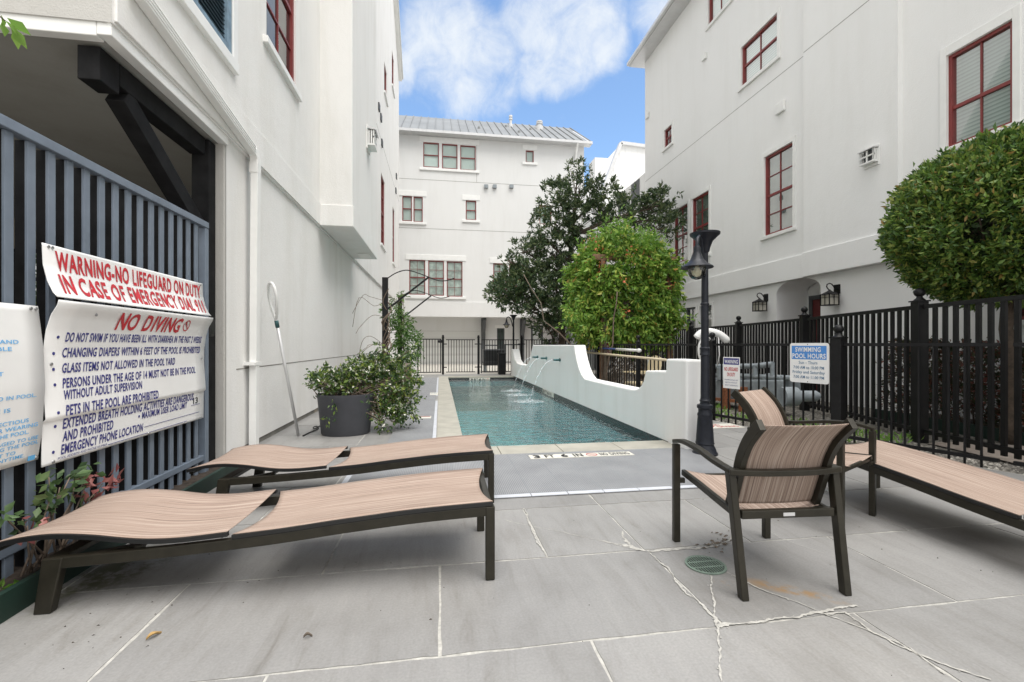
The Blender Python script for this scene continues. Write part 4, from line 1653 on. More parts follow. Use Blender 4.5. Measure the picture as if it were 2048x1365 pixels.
for px in (972, 989, 1022.5):
    m = MB()
    q = onY(px, 375, BY)
    pbox(m, PK, q.x - 0.12, q.x + 0.12, q.z - 0.09, q.z + 0.12, 0, 0.18)
    m.build('wall_vent', 'pipe_grey', kb)

# ================================================================== NEIGHBOUR BEHIND THE TREES
nb = thing('neighbour_building', 'white board-clad gabled building with chimney seen in the gap behind the tall dark tree', 'building', (11, 24, 0))
m = MB()
xs = 10.2
z0 = onX(1291, 345, xs).z
m.box(xs, xs + 8, YF + 0.6, 34, -0.1, z0)
m.build('wall', 'stucco_back', nb)
q0, q1, q2, q3 = onY(1203, 392, 34.6), onY(1240, 290, 34.6), onY(1300, 296, 34.6), onY(1300, 420, 34.6)
m = MB()
m.prism([(q0.x, -.1), (q3.x + 3, -.1), (q2.x + 3, q2.z - .3), (q1.x, q1.z), (q0.x, q0.z)], lambda u, v, dd: (u, 34.6 + dd, v), 0, 8)
for k in range(14):
    x = q0.x + 0.5 * k
    zt = min(q1.z - 0.3, q0.z + (x - q0.x) / (q1.x - q0.x) * (q1.z - q0.z) - 0.3)
    m.box(x, x + 0.05, 34.57, 34.6, z0, max(z0 + .2, zt))
gb = m.build('gable', 'stucco_right', nb)
m = MB()
m.bar((q0.x - .1, 34.5, q0.z), (q1.x, 34.5, q1.z + .05), 0.4, 0.25, (0, 0, 1))
m.bar((q1.x, 34.5, q1.z + .05), (q2.x + 3, 34.5, q2.z - .2), 0.4, 0.25, (0, 0, 1))
m.build('roof_edge', 'aluminium', nb)
m = MB()
c0, c1 = onY(1190, 322, 38), onY(1216, 317, 38)
m.box(c0.x, c1.x, 38, 39.5, 8, c1.z)
m.build('chimney', 'stucco_back', nb)
for px, py in ((1271, 372), (1244, 396)):
    q = onX(px, py, xs)
    m = MB()
    m.box(xs - 0.03, xs + .02, q.y - 0.5, q.y + 0.5, q.z - 0.9, q.z + 0.2)
    m.build('window', 'grey_frame', nb)
# ================================================================== FOUNTAIN WALL
WX0, WX1 = 2.80, 3.06
fw = thing('fountain_wall', 'smooth white curved-top fountain wall along the pool with three water spouts', 'fountain wall', (WX0, 4.85, 0))
S = [(1022.3, 698.8), (1026, 699.5), (1029, 719), (1034, 727), (1041, 729.5), (1052, 730.5), (1056, 727), (1059, 719), (1062, 705), (1065.5, 690.5),
     (1148, 690.5), (1150, 705), (1153, 720), (1157, 735), (1162, 748), (1169, 758), (1180, 760.9), (1215, 768.6), (1255, 777.2), (1268, 779.3), (1276, 777), (1282, 771),
     (1286, 763), (1288.5, 753), (1290.8, 741.3), (1331, 742.5), (1331.6, 718)]
prof = []
for px, py in S:
    q = onX(px, py, WX0)
    prof.append((q.y, q.z))
ztop = prof[-1][1]
prof[0] = (17.95, prof[0][1])
prof += [(4.86, ztop), (4.86, -0.16), (17.95, -0.16)]
prof = [(y, min(z, 1.223)) for y, z in prof]
m = MB()
m.prism(prof, lambda u, v, dd: (WX0 + dd, u, v), 0, WX1 - WX0)
m.build('wall', 'fountain', fw, bevel=0.022)
for i, px in enumerate((1076.5, 1094, 1121)):
    q = onX(px, 717, WX0)
    m = MB()
    m.tube([(WX0 + 0.01, q.y, 0.865), (WX0 - 0.17, q.y, 0.865)], 0.026, 10)
    m.tube([(WX0 - 0.01, q.y, 0.865), (WX0 - 0.03, q.y, 0.865)], 0.042, 10)
    m.build('spout', 'teal', fw, smooth=True, auto=True)
    # arc of water and its splash
    j = MB()
    n = 22
    path, rr = [], []
    for k in range(n + 1):
        t = k / n
        path.append((WX0 - 0.20 - 0.55 * t + 0.01 * math.sin(k * 1.7), q.y + 0.012 * math.sin(k * 2.1 + i), 0.862 - 0.965 * t * t))
        rr.append((0.0135 - 0.005 * t) * (1 + 0.5 * math.sin(k * 2.9 + i * 2)))
    j.tube(path, rr, 7)
    jo = j.build('water_jet', 'jet', None, smooth=True)
    tag(jo, ('thin arc of water from the farthest spout of the white wall', 'arc of water falling from the middle spout of the white wall',
             'arc of water falling from the nearest spout of the white wall')[i], 'water jet', 'water jets of the fountain wall')
    sp = MB()
    cx, cy = path[-1][0], path[-1][1]
    sp.lathe([(0.001, 0.022), (0.05, 0.026), (0.12, 0.015), (0.2, 0.006), (0.30, 0.003)], (cx, cy, -0.1), 20, sx=1.25, sy=1.0, cap=False)
    for k in range(70):
        a, r = random.uniform(0, 6.28), abs(random.gauss(0, 0.16))
        s = random.uniform(0.004, 0.013)
        sp.ball((cx + math.cos(a) * r * 1.3, cy + math.sin(a) * r, -0.098 + abs(random.gauss(0, 0.035)) * max(0, 1 - r * 1.5)), s, 6, 4)
    sp.build('splash', 'jet', jo, smooth=True)

# ================================================================== MATS AND MARKERS
m = MB()
MX0, MX1, MY0, MY1 = -0.80, 2.86, 3.63, 4.96
m.box(MX0, MX1, MY0, MY1, 0.004, 0.016)
mt = tag(m.build('deck_mat', 'grid'), 'wide grey ribbed safety mat in front of the pool', 'mat', 'pool deck mats')
m = MB()
n = 12
for k in range(n):
    a, b = MX0 + (MX1 - MX0) * k / n, MX0 + (MX1 - MX0) * (k + 1) / n
    m.box(a + .002, b - .002, MY0 - 0.06, MY0 - 0.001, 0.004, 0.015)
m.box(MX0 - 0.05, MX0 - 0.001, MY0 - 0.06, MY1, 0.004, 0.015)
m.build('edging', 'mat_edge', mt, bevel=0.004)
m = MB()
for k in range(1, 12):
    a = MX0 + (MX1 - MX0) * k / 12
    m.box(a - .0015, a + .0015, MY0, MY1, 0.0155, 0.0166)
m.build('seam', 'pipe_grey', mt)
m = MB()
m.box(-0.64, -0.10, 5.0, 16.9, 0.004, 0.016)
mt2 = tag(m.build('deck_mat', 'grid'), 'long narrow grey mat running beside the left pool coping', 'mat', 'pool deck mats')
m = MB()
for k in range(24):
    a = 5.0 + 11.9 * k / 24
    if abs(a - 10.2) < 0.3:
        continue
    m.box(-0.099, -0.05, a + .003, a + 11.9 / 24 - .003, 0.004, 0.015)
m.build('edging', 'mat_edge', mt2, bevel=0.004)


def marker(name, label, corner, ux, uy, w, h, items, base='tile_cream', thick=0.006, kind='marker'):
    """flat tile with lettering: corner + u*ux + v*uy, raised along ux x uy"""
    corner, ux, uy = Vector(corner), Vector(ux).normalized(), Vector(uy).normalized()
    nn = ux.cross(uy)

    def fn(u, v, dd):
        return tuple(corner + ux * u + uy * v + nn * dd)
    m = MB()
    m.prism([(0, 0), (w, 0), (w, h), (0, h)], fn, 0, thick)
    o = tag(m.build(name, base), label, kind)
    return o, fn, thick


def lettering(parent, fn, thick, items, w, h):
    """items: (text, u0, u1, vb, vt, material, bold) in fractions of w, h"""
    by = {}
    for s, u0, u1, vb, vt, mt_, bd in items:
        by.setdefault(mt_, MB())
        put_text(by[mt_], s, lambda u, v, dd: fn(u, v, thick + 0.0018), u0 * w, u1 * w, vb * h, vt * h, 0, bd)
    for k, mb in by.items():
        mb.build('lettering', k, parent)


def no_symbol(mb, fn, cu, cv, r, thick, wd=0.16):
    n = 28
    ring = []
    for k in range(n):
        a = 2 * math.pi * k / n
        ring.append((math.cos(a), math.sin(a)))
    vs = [fn(cu + x * r, cv + y * r, thick) for x, y in ring] + [fn(cu + x * r * (1 - wd), cv + y * r * (1 - wd), thick) for x, y in ring]
    mb.add(vs, [(k, (k + 1) % n, n + (k + 1) % n, n + k) for k in range(n)])
    c = math.sqrt(.5) * r * (1 - wd / 2)
    e = wd * r * 0.36
    mb.add([fn(cu - c - e, cv + c - e, thick + .0003), fn(cu - c + e, cv + c + e, thick + .0003), fn(cu + c + e, cv - c + e, thick + .0003), fn(cu + c - e, cv - c - e, thick + .0003)], [(0, 1, 2, 3)])


def diver(mb, fn, cu, cv, r, thick):
    """little leaning swimmer: head, trunk, arms and legs"""
    def q(a, b, wd):
        ax, ay, bx_, by_ = *a, *b
        L = math.hypot(bx_ - ax, by_ - ay)
        nx, ny = -(by_ - ay) / L * wd, (bx_ - ax) / L * wd
        mb.add([fn(cu + r * x, cv + r * y, thick) for x, y in ((ax + nx, ay + ny), (ax - nx, ay - ny), (bx_ - nx, by_ - ny), (bx_ + nx, by_ + ny))], [(0, 1, 2, 3)])
    q((-0.25, 0.5), (0.15, -0.1), 0.10)
    q((0.15, -0.1), (0.5, -0.55), 0.07)
    q((0.1, 0.05), (0.55, 0.25), 0.06)
    q((-0.15, 0.4), (-0.55, 0.1), 0.06)
    q((-0.42, 0.72), (-0.22, 0.5), 0.13)


# big depth marker on the near mat
a, b = gp(1061, 918, 0.017), gp(1269, 912, 0.017)
W, H = 1.15, 0.15
o, fn, th = marker('depth_marker', 'white strip reading 3 FT 6 IN NO DIVING on the near mat', (a.x, a.y - 0.02, 0.0168), (1, 0.0, 0), (0, 1, 0), W, H, None)
lettering(o, fn, th, [('3', .035, .10, .12, .92, 'ink_black', .045), ('FT', .145, .235, .12, .92, 'ink_black', .03), ('6', .30, .365, .12, .92, 'ink_black', .045), ('IN', .42, .51, .12, .92, 'ink_black', .03), ('NO', .68, .755, .15, .88, 'ink_black', 0.02), ('DIVING', .78, .97, .15, .88, 'ink_black', 0.02)], W, H)
m = MB()
no_symbol(m, fn, .60 * W, .5 * H, .062, th + .002)
m.build('symbol', 'ink_red', o)
# far end wall marker on the waterline tile
a, b = onY(939, 756, PY1 - 0.01), onY(980, 763, PY1 - 0.01)
W, H = b.x - a.x, 0.12
o, fn, th = marker('depth_marker', 'small white tiles reading 3FT6IN on the dark tile of the far pool end', (a.x, PY1 - 0.006, -0.158 + .005), (1, 0, 0), (0, 0, 1), W, H, None)
lettering(o, fn, th, [('3', .03, .17, .15, .85, 'ink_black', .03), ('F', .21, .31, .15, .85, 'ink_black', .02), ('T', .32, .42, .15, .85, 'ink_black', .02), ('6', .45, .58, .15, .85, 'ink_black', .03), ('I', .63, .66, .15, .85, 'ink_black', .0), ('N', .68, .77, .15, .85, 'ink_black', .01)], W, H)
m = MB()
no_symbol(m, fn, .89 * W, .5 * H, .045, th + .002)
m.build('symbol', 'ink_red', o)
# marker on the fountain wall
a, b = onX(1086, 790, PX1), onX(1108, 800, PX1)
yA, yB = max(a.y, b.y), min(a.y, b.y)
W, H = yA - yB, 0.115
o, fn, th = marker('depth_marker', 'white tiles reading 3FT6IN at the waterline under the white fountain wall', (PX1 - 0.008, yA, -0.095), (0, -1, 0), (0, 0, 1), W, H, None)
lettering(o, fn, th, [('3', .03, .17, .15, .85, 'ink_black', .03), ('FT', .21, .42, .15, .85, 'ink_black', .02), ('6', .47, .6, .15, .85, 'ink_black', .03), ('IN', .66, .82, .15, .85, 'ink_black', .01)], W, H)
# small tiles let into the long mat, and one by the lamp post
for (px, py, wdt, hgt, lab) in ((868, 788, .19, .55, 'cream marker tile let into the long mat halfway along the pool'), (850, 835, .20, .24, 'cream and red marker tile on the long mat beside the jasmine')):
    q = gp(px, py, 0.017)
    o, fn, th = marker('deck_tile', lab, (q.x - wdt / 2, q.y - hgt / 2, 0.0165), (1, 0, 0), (0, 1, 0), wdt, hgt, None, thick=0.003)
    if py > 800:
        m = MB()
        m.prism([(0.01, hgt * .66), (wdt - .01, hgt * .66), (wdt - .02, hgt * .9), (.02, hgt * .9)], fn, th, th + 0.002)
        m.build('red_band', 'ink_maroon', o)
    else:
        lettering(o, fn, th, [('3 FT', .15, .85, .66, .86, 'ink_steel', 0), ('6 IN', .15, .85, .36, .56, 'ink_steel', 0)], wdt, hgt)
q = gp(1436, 853)
o, fn, th = marker('deck_tile', 'white and red no-diving tile on the paving behind the near lamp post', (q.x - .30, q.y - .18, 0.003), (1, 0, 0), (0, 1, 0), .62, .36, None, thick=0.004)
lettering(o, fn, th, [('NO', .40, .58, .55, .85, 'ink_red', .01), ('DIVING', .40, .92, .15, .45, 'ink_red', .01)], .62, .36)
m = MB()
no_symbol(m, fn, .12, .18, .10, th + .002)
m.build('symbol', 'ink_red', o)

# ================================================================== SLAT FENCE ON THE LEFT
FX = -2.155
sf = thing('slat_fence', 'blue-grey metal slat fence closing the carport beside the loungers', 'fence', (FX, 1.0, 0))
FT = onX(408, 445, FX).z
m = MB()
m.box(FX - 0.03, FX + 0.035, 0.4, 4.62, FT - 0.055, FT)
m.build('top_rail', 'bluegrey', sf, bevel=0.004)
m = MB()
m.box(FX - 0.03, FX + 0.02, 0.4, 4.62, 0.16, 0.21)
m.build('bottom_rail', 'bluegrey', sf, bevel=0.004)
m = MB()
y = 0.46
while y < 4.55:
    m.box(FX - 0.004, FX + 0.012, y, y + 0.050, 0.02, FT - 0.056)
    y += 0.128
m.build('slat_panel', 'bluegrey', sf, bevel=0.003)
m = MB()
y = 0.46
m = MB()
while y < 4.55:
    m.box(FX - 0.048, FX - 0.005, y + 0.001, y + 0.049, 0.02, FT - 0.057)  # black bars behind the slats paint in their shaded sides
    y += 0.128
m.build('slat_shade_bars', 'blackwood', sf)
m = MB()
m.box(FX - 0.028, FX + 0.03, 4.56, 4.625, -0.05, FT - 0.057)
m.build('post', 'bluegrey', sf, bevel=0.004)
m = MB()
m.box(FX - 0.05, FX + 0.04, 4.63, 4.72, 1.30, 1.46)
m.build('latch_box', 'piping', sf, bevel=0.01)
# edging and bed under it
m = MB()
m.box(-1.925, -1.895, -1.0, 4.85, -0.02, 0.125)
tag(m.build('garden_edging', 'green_edging'), 'dark green edging board on the paving in front of the slat fence', 'edging')
m = MB()
m.grid(lambda u, v: (-2.28 + 0.353 * v, -1.0 + 5.85 * u, 0.055 + 0.02 * mnoise.noise(Vector((u * 40, v * 4, 0)))), 90, 6)
struct(m.build('planting_soil', 'soil'))

# ---- bent warning signs
SY0, SY1 = 2.79, 4.45


def bent(parts):
    """piecewise profile: list of (v, x) from bottom to top -> x offset at v (smooth)"""
    def fx(v):
        for (v0, x0), (v1, x1) in zip(parts[:-1], parts[1:]):
            if v <= v1:
                t = (v - v0) / (v1 - v0)
                return x0 + (x1 - x0) * t
        return parts[-1][1]
    return fx


def sheet(name, label, fx, y0, y1, z0, z1, lean=None, nv=24, mats='sign_white'):
    def fn(u, v, dd=0.0):
        return (fx(v) + dd, u, v)
    m = MB()
    m.grid(lambda a, b: fn(y0 + (y1 - y0) * a, z0 + (z1 - z0) * b), 10, nv)
    o = tag(m.build(name, mats, solid=0.004, smooth=True), label, 'sign')
    return o, fn


def signtext(o, fn, items, matname, d=0.0045, slant=0.0):
    mb = MB()
    for s, u0, u1, vb, vt, bd in items:
        put_text(mb, s, lambda u, v, dd, vb=vb: fn(u + (v - vb) * slant, v, d), u0, u1, vb, vt, 0, bd)
    return mb.build('lettering', matname, o)


def bolts(o, fn, pts, r=0.010):
    mb = MB()
    for u, v in pts:
        c = Vector(fn(u, v, 0.004))
        mb.lathe([(r, 0), (r * .8, .004), (0.001, .006)], (0, 0, 0), 10)
        k = 30
        for i in range(len(mb.v) - k, len(mb.v)):
            x, y_, z_ = mb.v[i]
            mb.v[i] = (c.x + z_, c.y + x, c.z + y_)
    mb.build('bolt', 'steel', o)


xa = -2.105
fx1 = bent([(1.478, -2.025), (1.50, -2.045), (1.56, -2.072), (1.65, -2.093), (1.77, -2.098)])
o1, f1 = sheet('warning_sign', 'red lettered lifeguard warning banner above the no diving sign on the slat fence', fx1, SY0, SY1, 1.478, 1.765)
SYW = SY1 - SY0
signtext(o1, f1, [('WARNING-NO LIFEGUARD ON DUTY', SY0 + .075, SY1 - .05, 1.634, 1.740, .032), ('IN CASE OF EMERGENCY DIAL 911', SY0 + .075, SY1 - .05, 1.508, 1.612, .032)], 'ink_red')
bolts(o1, f1, [(SY0 + .06, 1.752), (SY1 - .04, 1.752), (SY0 + .035, 1.752)])
fx2 = bent([(0.565, -2.100), (0.75, -2.098), (0.811, -2.096), (0.818, -2.080), (1.05, -2.095), (1.18, -2.094), (1.30, -2.078), (1.38, -2.055), (1.432, -2.026), (1.462, -2.018)])
o2, f2 = sheet('no_diving_sign', 'large creased white no diving rules sign with navy lettering on the slat fence', fx2, SY0, SY1 + .02, 0.565, 1.462, nv=60)
signtext(o2, f2, [('NO DIVING', SY0 + .50, SY0 + 1.22, 1.320, 1.43, .03)], 'ink_red', slant=0.12)
L = SY0 + .13
rows_ = [('DO NOT SWIM IF YOU HAVE BEEN ILL WITH DIARRHEA IN THE PAST 2 WEEKS', L, SY1 - .06, 1.238, 1.292),
         ('CHANGING DIAPERS WITHIN 6 FEET OF THE POOL IS PROHIBITED', L - .01, SY1 - .06, 1.150, 1.205),
         ('GLASS ITEMS NOT ALLOWED IN THE POOL YARD', L - .01, SY0 + 1.22, 1.063, 1.118),
         ('PERSONS UNDER THE AGE OF 14 MUST NOT BE IN THE POOL', L - .01, SY1 - .14, .978, 1.034),
         ('WITHOUT ADULT SUPERVISION', L - .01, SY0 + .80, .912, .966),
         ('PETS IN THE POOL ARE PROHIBITED', L, SY0 + .98, .822, .882),
         ('EXTENDED BREATH HOLDING ACTIVITIES ARE DANGEROUS', L, SY1 - .16, .748, .806),
         ('AND PROHIBITED', L, SY0 + .53, .676, .734),
         ('MAXIMUM USER LOAD LIMIT', SY0 + .82, SY0 + 1.40, .694, .742),
         ('EMERGENCY PHONE LOCATION', L - .01, SY0 + .83, .606, .662)]
signtext(o2, f2, [(s, a, b, v0, v1, .024) for s, a, b, v0, v1 in rows_] + [('POOL ADDRESS AND PHONE NUMBER', L - .03, SY0 + .48, .580, .594, 0.0)], 'ink_navy', slant=0.10)
signtext(o2, f2, [('1', SY1 - .16, SY1 - .145, .712, .765, .02), ('3', SY1 - .125, SY1 - .085, .712, .765, .02)], 'ink_black')
mb = MB()
for u, v in ((L - .05, 1.262), (L - .065, 1.172), (L - .065, 1.085), (L - .06, 1.0), (L - .05, .845), (L - .05, .77), (SY0 + .79, .715), (L - .06, .63)):
    mb.prism([(u + .009 * math.cos(k * .785), v + .009 * math.sin(k * .785)) for k in range(8)], lambda a, b, dd: f2(a, b, dd), .003, .0045)
for u0, u1, v in ((SY0 + .85, SY1 - .06, .628), (SY0 + .49, SY1 - .25, .580), (SY1 - .19, SY1 - .05, .700)):
    mb.prism([(u0, v), (u1, v), (u1, v + .003), (u0, v + .003)], lambda a, b, dd: f2(a, b, dd), .003, .0045)
mb.build('bullet', 'ink_navy', o2)
mb = MB()
no_symbol(mb, lambda u, v, dd: f2(u, v, dd), SY0 + 1.31, 1.375, .045, .0048, .2)
mb.build('symbol', 'ink_red', o2)
mb = MB()
diver(mb, lambda u, v, dd: f2(u, v, dd), SY0 + 1.31, 1.375, .040, .0043)
mb.build('swimmer', 'ink_black', o2)
bolts(o2, f2, [(SY0 + .07, .578), (SY0 + .05, 1.115), (SY1 - .30, .572), (SY0 + .9, .575), (SY0 + .30, 1.40), (SY1 - .03, 1.1)])
fx3 = bent([(0.60, -2.112), (0.75, -2.09), (1.0, -2.075), (1.2, -2.083), (1.44, -2.11)])
o3, f3 = sheet('pool_rules_sign', 'white pool rules sign with pale blue lettering, cut by the frame edge', fx3, 1.70, SY0 - .012, 0.612, 1.425)
E = SY0
signtext(o3, f3, [('POOL', E - .42, E - .30, 1.262, 1.282, .012), ('OWNERS AND', E - .46, E - .155, 1.225, 1.245, .012), ('RESPONSIBLE', E - .50, E - .195, 1.190, 1.210, .012),
                  ('BE', E - .37, E - .305, 1.108, 1.128, .012), ('EQUIPMENT', E - .49, E - .245, 1.070, 1.090, .012),
                  ('PERMITTED IN POOL.', E - .45, E - .065, .950, .970, .012), ('NOISE IS', E - .40, E - .205, .890, .910, .012),
                  ('OF INFECTIOUS', E - .39, E - .10, .825, .845, .012), ('SORES, OR WEARING', E - .43, E - .045, .795, .815, .012), ('ALLOWED IN THE POOL.', E - .50, E - .095, .765, .785, .012),
                  ('ARE ENCOURAGED TO USE', E - .49, E - .035, .728, .746, .012), ('BEFORE ENTERING THE POOL', E - .53, E - .03, .702, .720, .012),
                  ('THE RIGHT TO', E - .42, E - .155, .672, .690, .012), ('ANYONE AT ANYTIME.', E - .50, E - .10, .646, .664, .012)], 'ink_sky')
mb = MB()
mb.prism([(E - .075, .618), (E - .035, .618), (E - .035, .642), (E - .075, .642)], lambda a, b, dd: f3(a, b, dd), .003, .0045)
mb.build('blue_patch', 'ink_sky', o3)
bolts(o3, f3, [(E - .03, 1.41), (E - .06, 1.41), (E - .025, .625), (1.75, 1.41)])

# ================================================================== BAR FENCES


def ball_post(parent, x, y, z0, z1, w, rot=0.0, ball=True, br=0.055):
    m = MB()
    h = w / 2
    c, s = math.cos(rot), math.sin(rot)

    def sq(r, z):
        return [(x + c * a - s * b, y + s * a + c * b, z) for a, b in ((-r, -r), (r, -r), (r, r), (-r, r))]
    m.hexa(sq(h, z0) + sq(h, z1))
    p = m.build('post', 'black_metal', parent, bevel=0.004)
    m = MB()
    m.hexa(sq(h * 1.22, z1 + .001) + sq(h * 1.22, z1 + 0.018))
    m.lathe([(h * 1.1, z1 + .018), (h * .6, z1 + .05), (br * .55, z1 + .06), (br * .5, z1 + .075)], (x, y, 0), 14)
    if ball:
        m.ball((x, y, z1 + .07 + br * .85), br, 14, 9, 0.95)
    m.build('post_cap', 'black_metal', p, smooth=True, auto=True)


def bar_run(parent, a, b, z0, z1, zr0, zr1, pitch, bw, bd=None, rail=0.038, extra=None, name='bar_panel', cap=True):
    """rails and upright bars between two points on plan"""
    a, b = Vector((*a, 0)), Vector((*b, 0))
    e = (b - a)
    L = e.length
    e /= L
    m = MB()
    for z in (zr0, zr1):
        m.bar(a + Vector((0, 0, z)), b + Vector((0, 0, z)), rail, rail)
    n = max(1, round(L / pitch))
    bd = bd or bw
    nn = Vector((-e.y, e.x, 0))
    for k in range(1, n):
        p = a + e * (L * k / n)
        c = [p + e * sx * bw / 2 + nn * sy * bd / 2 for sx, sy in ((-1, -1), (1, -1), (1, 1), (-1, 1))]
        m.hexa([(q.x, q.y, z0) for q in c] + [(q.x, q.y, z1) for q in c])
    return m.build(name, 'black_metal', parent)


pf = thing('pool_fence', 'low black bar fence with ball-topped posts enclosing the pool on its right side', 'fence', (4.97, 5.03, 0), None)
for i, ((x0, y0), (x1, y1)) in enumerate(zip(FENCE[:-1], FENCE[1:])):
    d_ = Vector((x1 - x0, y1 - y0, 0)).normalized() * 0.05
    bar_run(pf, (x0 + d_.x, y0 + d_.y), (x1 - d_.x, y1 - d_.y), -0.055, 1.205, 0.075, 1.222, 0.131, 0.018)
for i, (x, y) in enumerate(FENCE):
    if i in (2, 9):
        continue
    big = i == 3
    ball_post(pf, x, y, -0.06, 1.30 if big else 1.27, 0.122 if big else 0.075, R(17) if i < 5 else 0, True, 0.058 if big else 0.048)

tf2 = thing('tall_fence', 'tall black slat fence with ball-topped posts standing before the right building', 'fence', (6.2, 5.09, 0), None)
TP = [(5.35, 0.5), (5.72, 2.45), (6.20, 5.05), (7.0, 7.85), (7.55, 10.6), (7.8, 13.3), (7.9, 16.2)]
for (x0, y0), (x1, y1) in zip(TP[:-1], TP[1:]):
    d_ = Vector((x1 - x0, y1 - y0, 0)).normalized() * 0.09
    bar_run(tf2, (x0 + d_.x, y0 + d_.y), (x1 - d_.x, y1 - d_.y), 0.02, 1.70, 0.10, 1.715, 0.136, 0.050, 0.030, 0.05, name='slat_panel')
for i, (x, y) in enumerate(TP[1:]):
    ball_post(tf2, x, y, -0.06, 1.78, 0.13, R(-14), True, 0.062)

# far fence with its gate
FY = 19.2


def xo(px, py=690):
    return onY(px, py, FY).x


ff = thing('far_fence', 'black bar fence panels with small finials at the far end of the pool', 'fence', (1, FY, 0))
posts = [886, 957, 1043, 1128]
for px in posts:
    x = xo(px)
    m = MB()
    m.box(x - .045, x + .045, FY - .045, FY + .045, -.03, 1.52)
    p_ = m.build('post', 'black_metal', ff)
    m = MB()
    m.box(x - .06, x + .06, FY - .06, FY + .06, 1.521, 1.545)
    m.ball((x, FY, 1.585), .05, 10, 7)
    m.build('post_cap', 'black_metal', p_)
for a, b in ((892, 950), (963, 1038), (1048, 1124)):
    bar_run(ff, (xo(a), FY), (xo(b), FY), 0.08, 1.42, 0.08, 1.43, 0.115, 0.026, rail=0.035)
m = MB()
for px, s in ((886, 1), (957, -1), (957, 1), (1043, -1), (1043, 1)):
    x = xo(px)
    for z in (0.28, 1.25):
        m.box(x + min(0, s) * .16, x + max(0, s) * .16, FY - .015, FY + .015, z - .02, z + .02)
m.build('bracket', 'black_metal', ff)
ga = thing('pool_gate', 'narrow black bar gate beside the low white wall at the far left', 'gate', (xo(838), FY - .05, 0))
bar_run(ga, (xo(836), FY - .05), (xo(881.5), FY - .05), 0.08, 1.44, 0.08, 1.45, 0.115, 0.026, rail=0.04)
m = MB()
for px in (836, 881.5):
    m.bar((xo(px), FY - .05, 0.05), (xo(px), FY - .05, 1.47), .045, .045)
m.build('gate_frame', 'black_metal', ga)
m = MB()
m.box(xo(877), xo(884), FY - .11, FY - .06, 1.30, 1.42)
m.tube([(xo(875), FY - .12, 1.36), (xo(882), FY - .12, 1.36)], 0.05, 8)
m.box(xo(835), xo(840), FY - .12, FY - .06, 0.98, 1.22)
m.build('latch', 'black_metal', ga)
m = MB()
m.box(LX - 0.04, xo(833.5), FY - 0.05, FY + 0.12, -0.05, 1.72)
m.box(LX - 0.04, xo(833.5) + .03, FY - 0.08, FY + 0.15, 1.721, 1.78)
tag(m.build('garden_wall', 'stucco', bevel=0.01), 'short white stucco wall joining the left building to the gate', 'wall')

# ---- hanging poles and signs on the pool fence
a, b = Vector(onX(1168, 695, 3.93)), Vector(onX(1279, 701.5, 3.93))
pole = MB()
pole.tube([a + Vector((0, 1.2, 0.0)), a, Vector(onX(1235, 699, 3.93))], 0.022, 8)
pl = tag(pole.build('telescopic_pole', 'bluepole', smooth=True), 'dark blue pool pole with white end hung on the fence behind the white wall', 'pole', 'poles hung on the pool fence')
m = MB()
m.tube([onX(1233, 699, 3.93), onX(1278, 701.5, 3.93)], 0.028, 8)
m.tube([onX(1276, 701.4, 3.93), onX(1279.5, 701.6, 3.93)], 0.04, 8)
m.build('grip', 'white_plastic', pl, smooth=True)
m = MB()
m.tube([onX(1165, 704.5, 3.86) + Vector((0, 0.6, 0.02)), onX(1166, 704.5, 3.86), onX(1332, 720.5, 3.86)], 0.024, 8)
tag(m.build('telescopic_pole', 'tanpole', smooth=True), 'long tan pool pole hung on the fence just above the white wall', 'pole', 'poles hung on the pool fence')


def board(name, label, c, ux, w, h, thick=0.006, r=0.0, matn='sign_white'):
    """upright sign centred at c, width along ux, facing -ux x z ... towards the camera"""
    c, ux = Vector(c), Vector(ux).normalized()
    uz = Vector((0, 0, 1))
    nn = ux.cross(uz)
    if nn.dot(Vector((0, 0, CAMZ)) - c) < 0:
        nn = -nn

    def fn(u, v, dd):
        return tuple(c + ux * (u - w / 2) + uz * (v - h / 2) + nn * dd)
    pts = []
    if r:
        for cx, cy, a0 in ((w - r, h - r, 0), (r, h - r, 90), (r, r, 180), (w - r, r, 270)):
            pts += [(cx + r * math.cos(R(a0 + k * 22.5)), cy + r * math.sin(R(a0 + k * 22.5))) for k in range(5)]
    else:
        pts = [(0, 0), (w, 0), (w, h), (0, h)]
    m = MB()
    m.prism(pts, fn, 0, thick)
    return tag(m.build(name, matn), label, 'sign'), fn


# place: on the fence plane between Q and P
def on_fence(px, py, seg, toward=0.05):
    (x0, y0), (x1, y1) = FENCE[seg], FENCE[seg + 1]
    d = ray(px, py)
    ex, ey = x1 - x0, y1 - y0
    # solve t*d = p0 + s*e
    det = d.x * (-ey) - (-ex) * d.y
    t = (x0 * (-ey) - (-ex) * y0) / det
    p = Vector((0, 0, CAMZ)) + d * t
    return p - Vector((d.x, d.y, 0)).normalized() * toward


e34 = Vector((FENCE[3][0] - FENCE[4][0], FENCE[3][1] - FENCE[4][1], 0)).normalized()
tl, br_ = on_fence(1579, 686, 3), on_fence(1657, 768, 3)
Wd = (Vector((br_.x, br_.y, 0)) - Vector((tl.x, tl.y, 0))).length
tz, bz = on_fence(1618, 686.5, 3).z, on_fence(1618, 766, 3).z
c = on_fence(1618, 727, 3)
c.z = (tz + bz) / 2
Hh = tz - bz
o, fn = board('pool_hours_sign', 'white rounded sign with blue heading giving swimming pool hours on the low fence', c, e34, Wd, Hh, r=0.035)


def lay(o, fn, w, h, items, dd=0.0085):
    by = {}
    for s, u0, u1, v0, v1, mt_, bd in items:
        by.setdefault(mt_, MB())
        put_text(by[mt_], s, lambda u, v, q: fn(u, v, dd), u0 * w, u1 * w, v0 * h, v1 * h, 0, bd)
    for k, mb in by.items():
        mb.build('lettering', k, o)


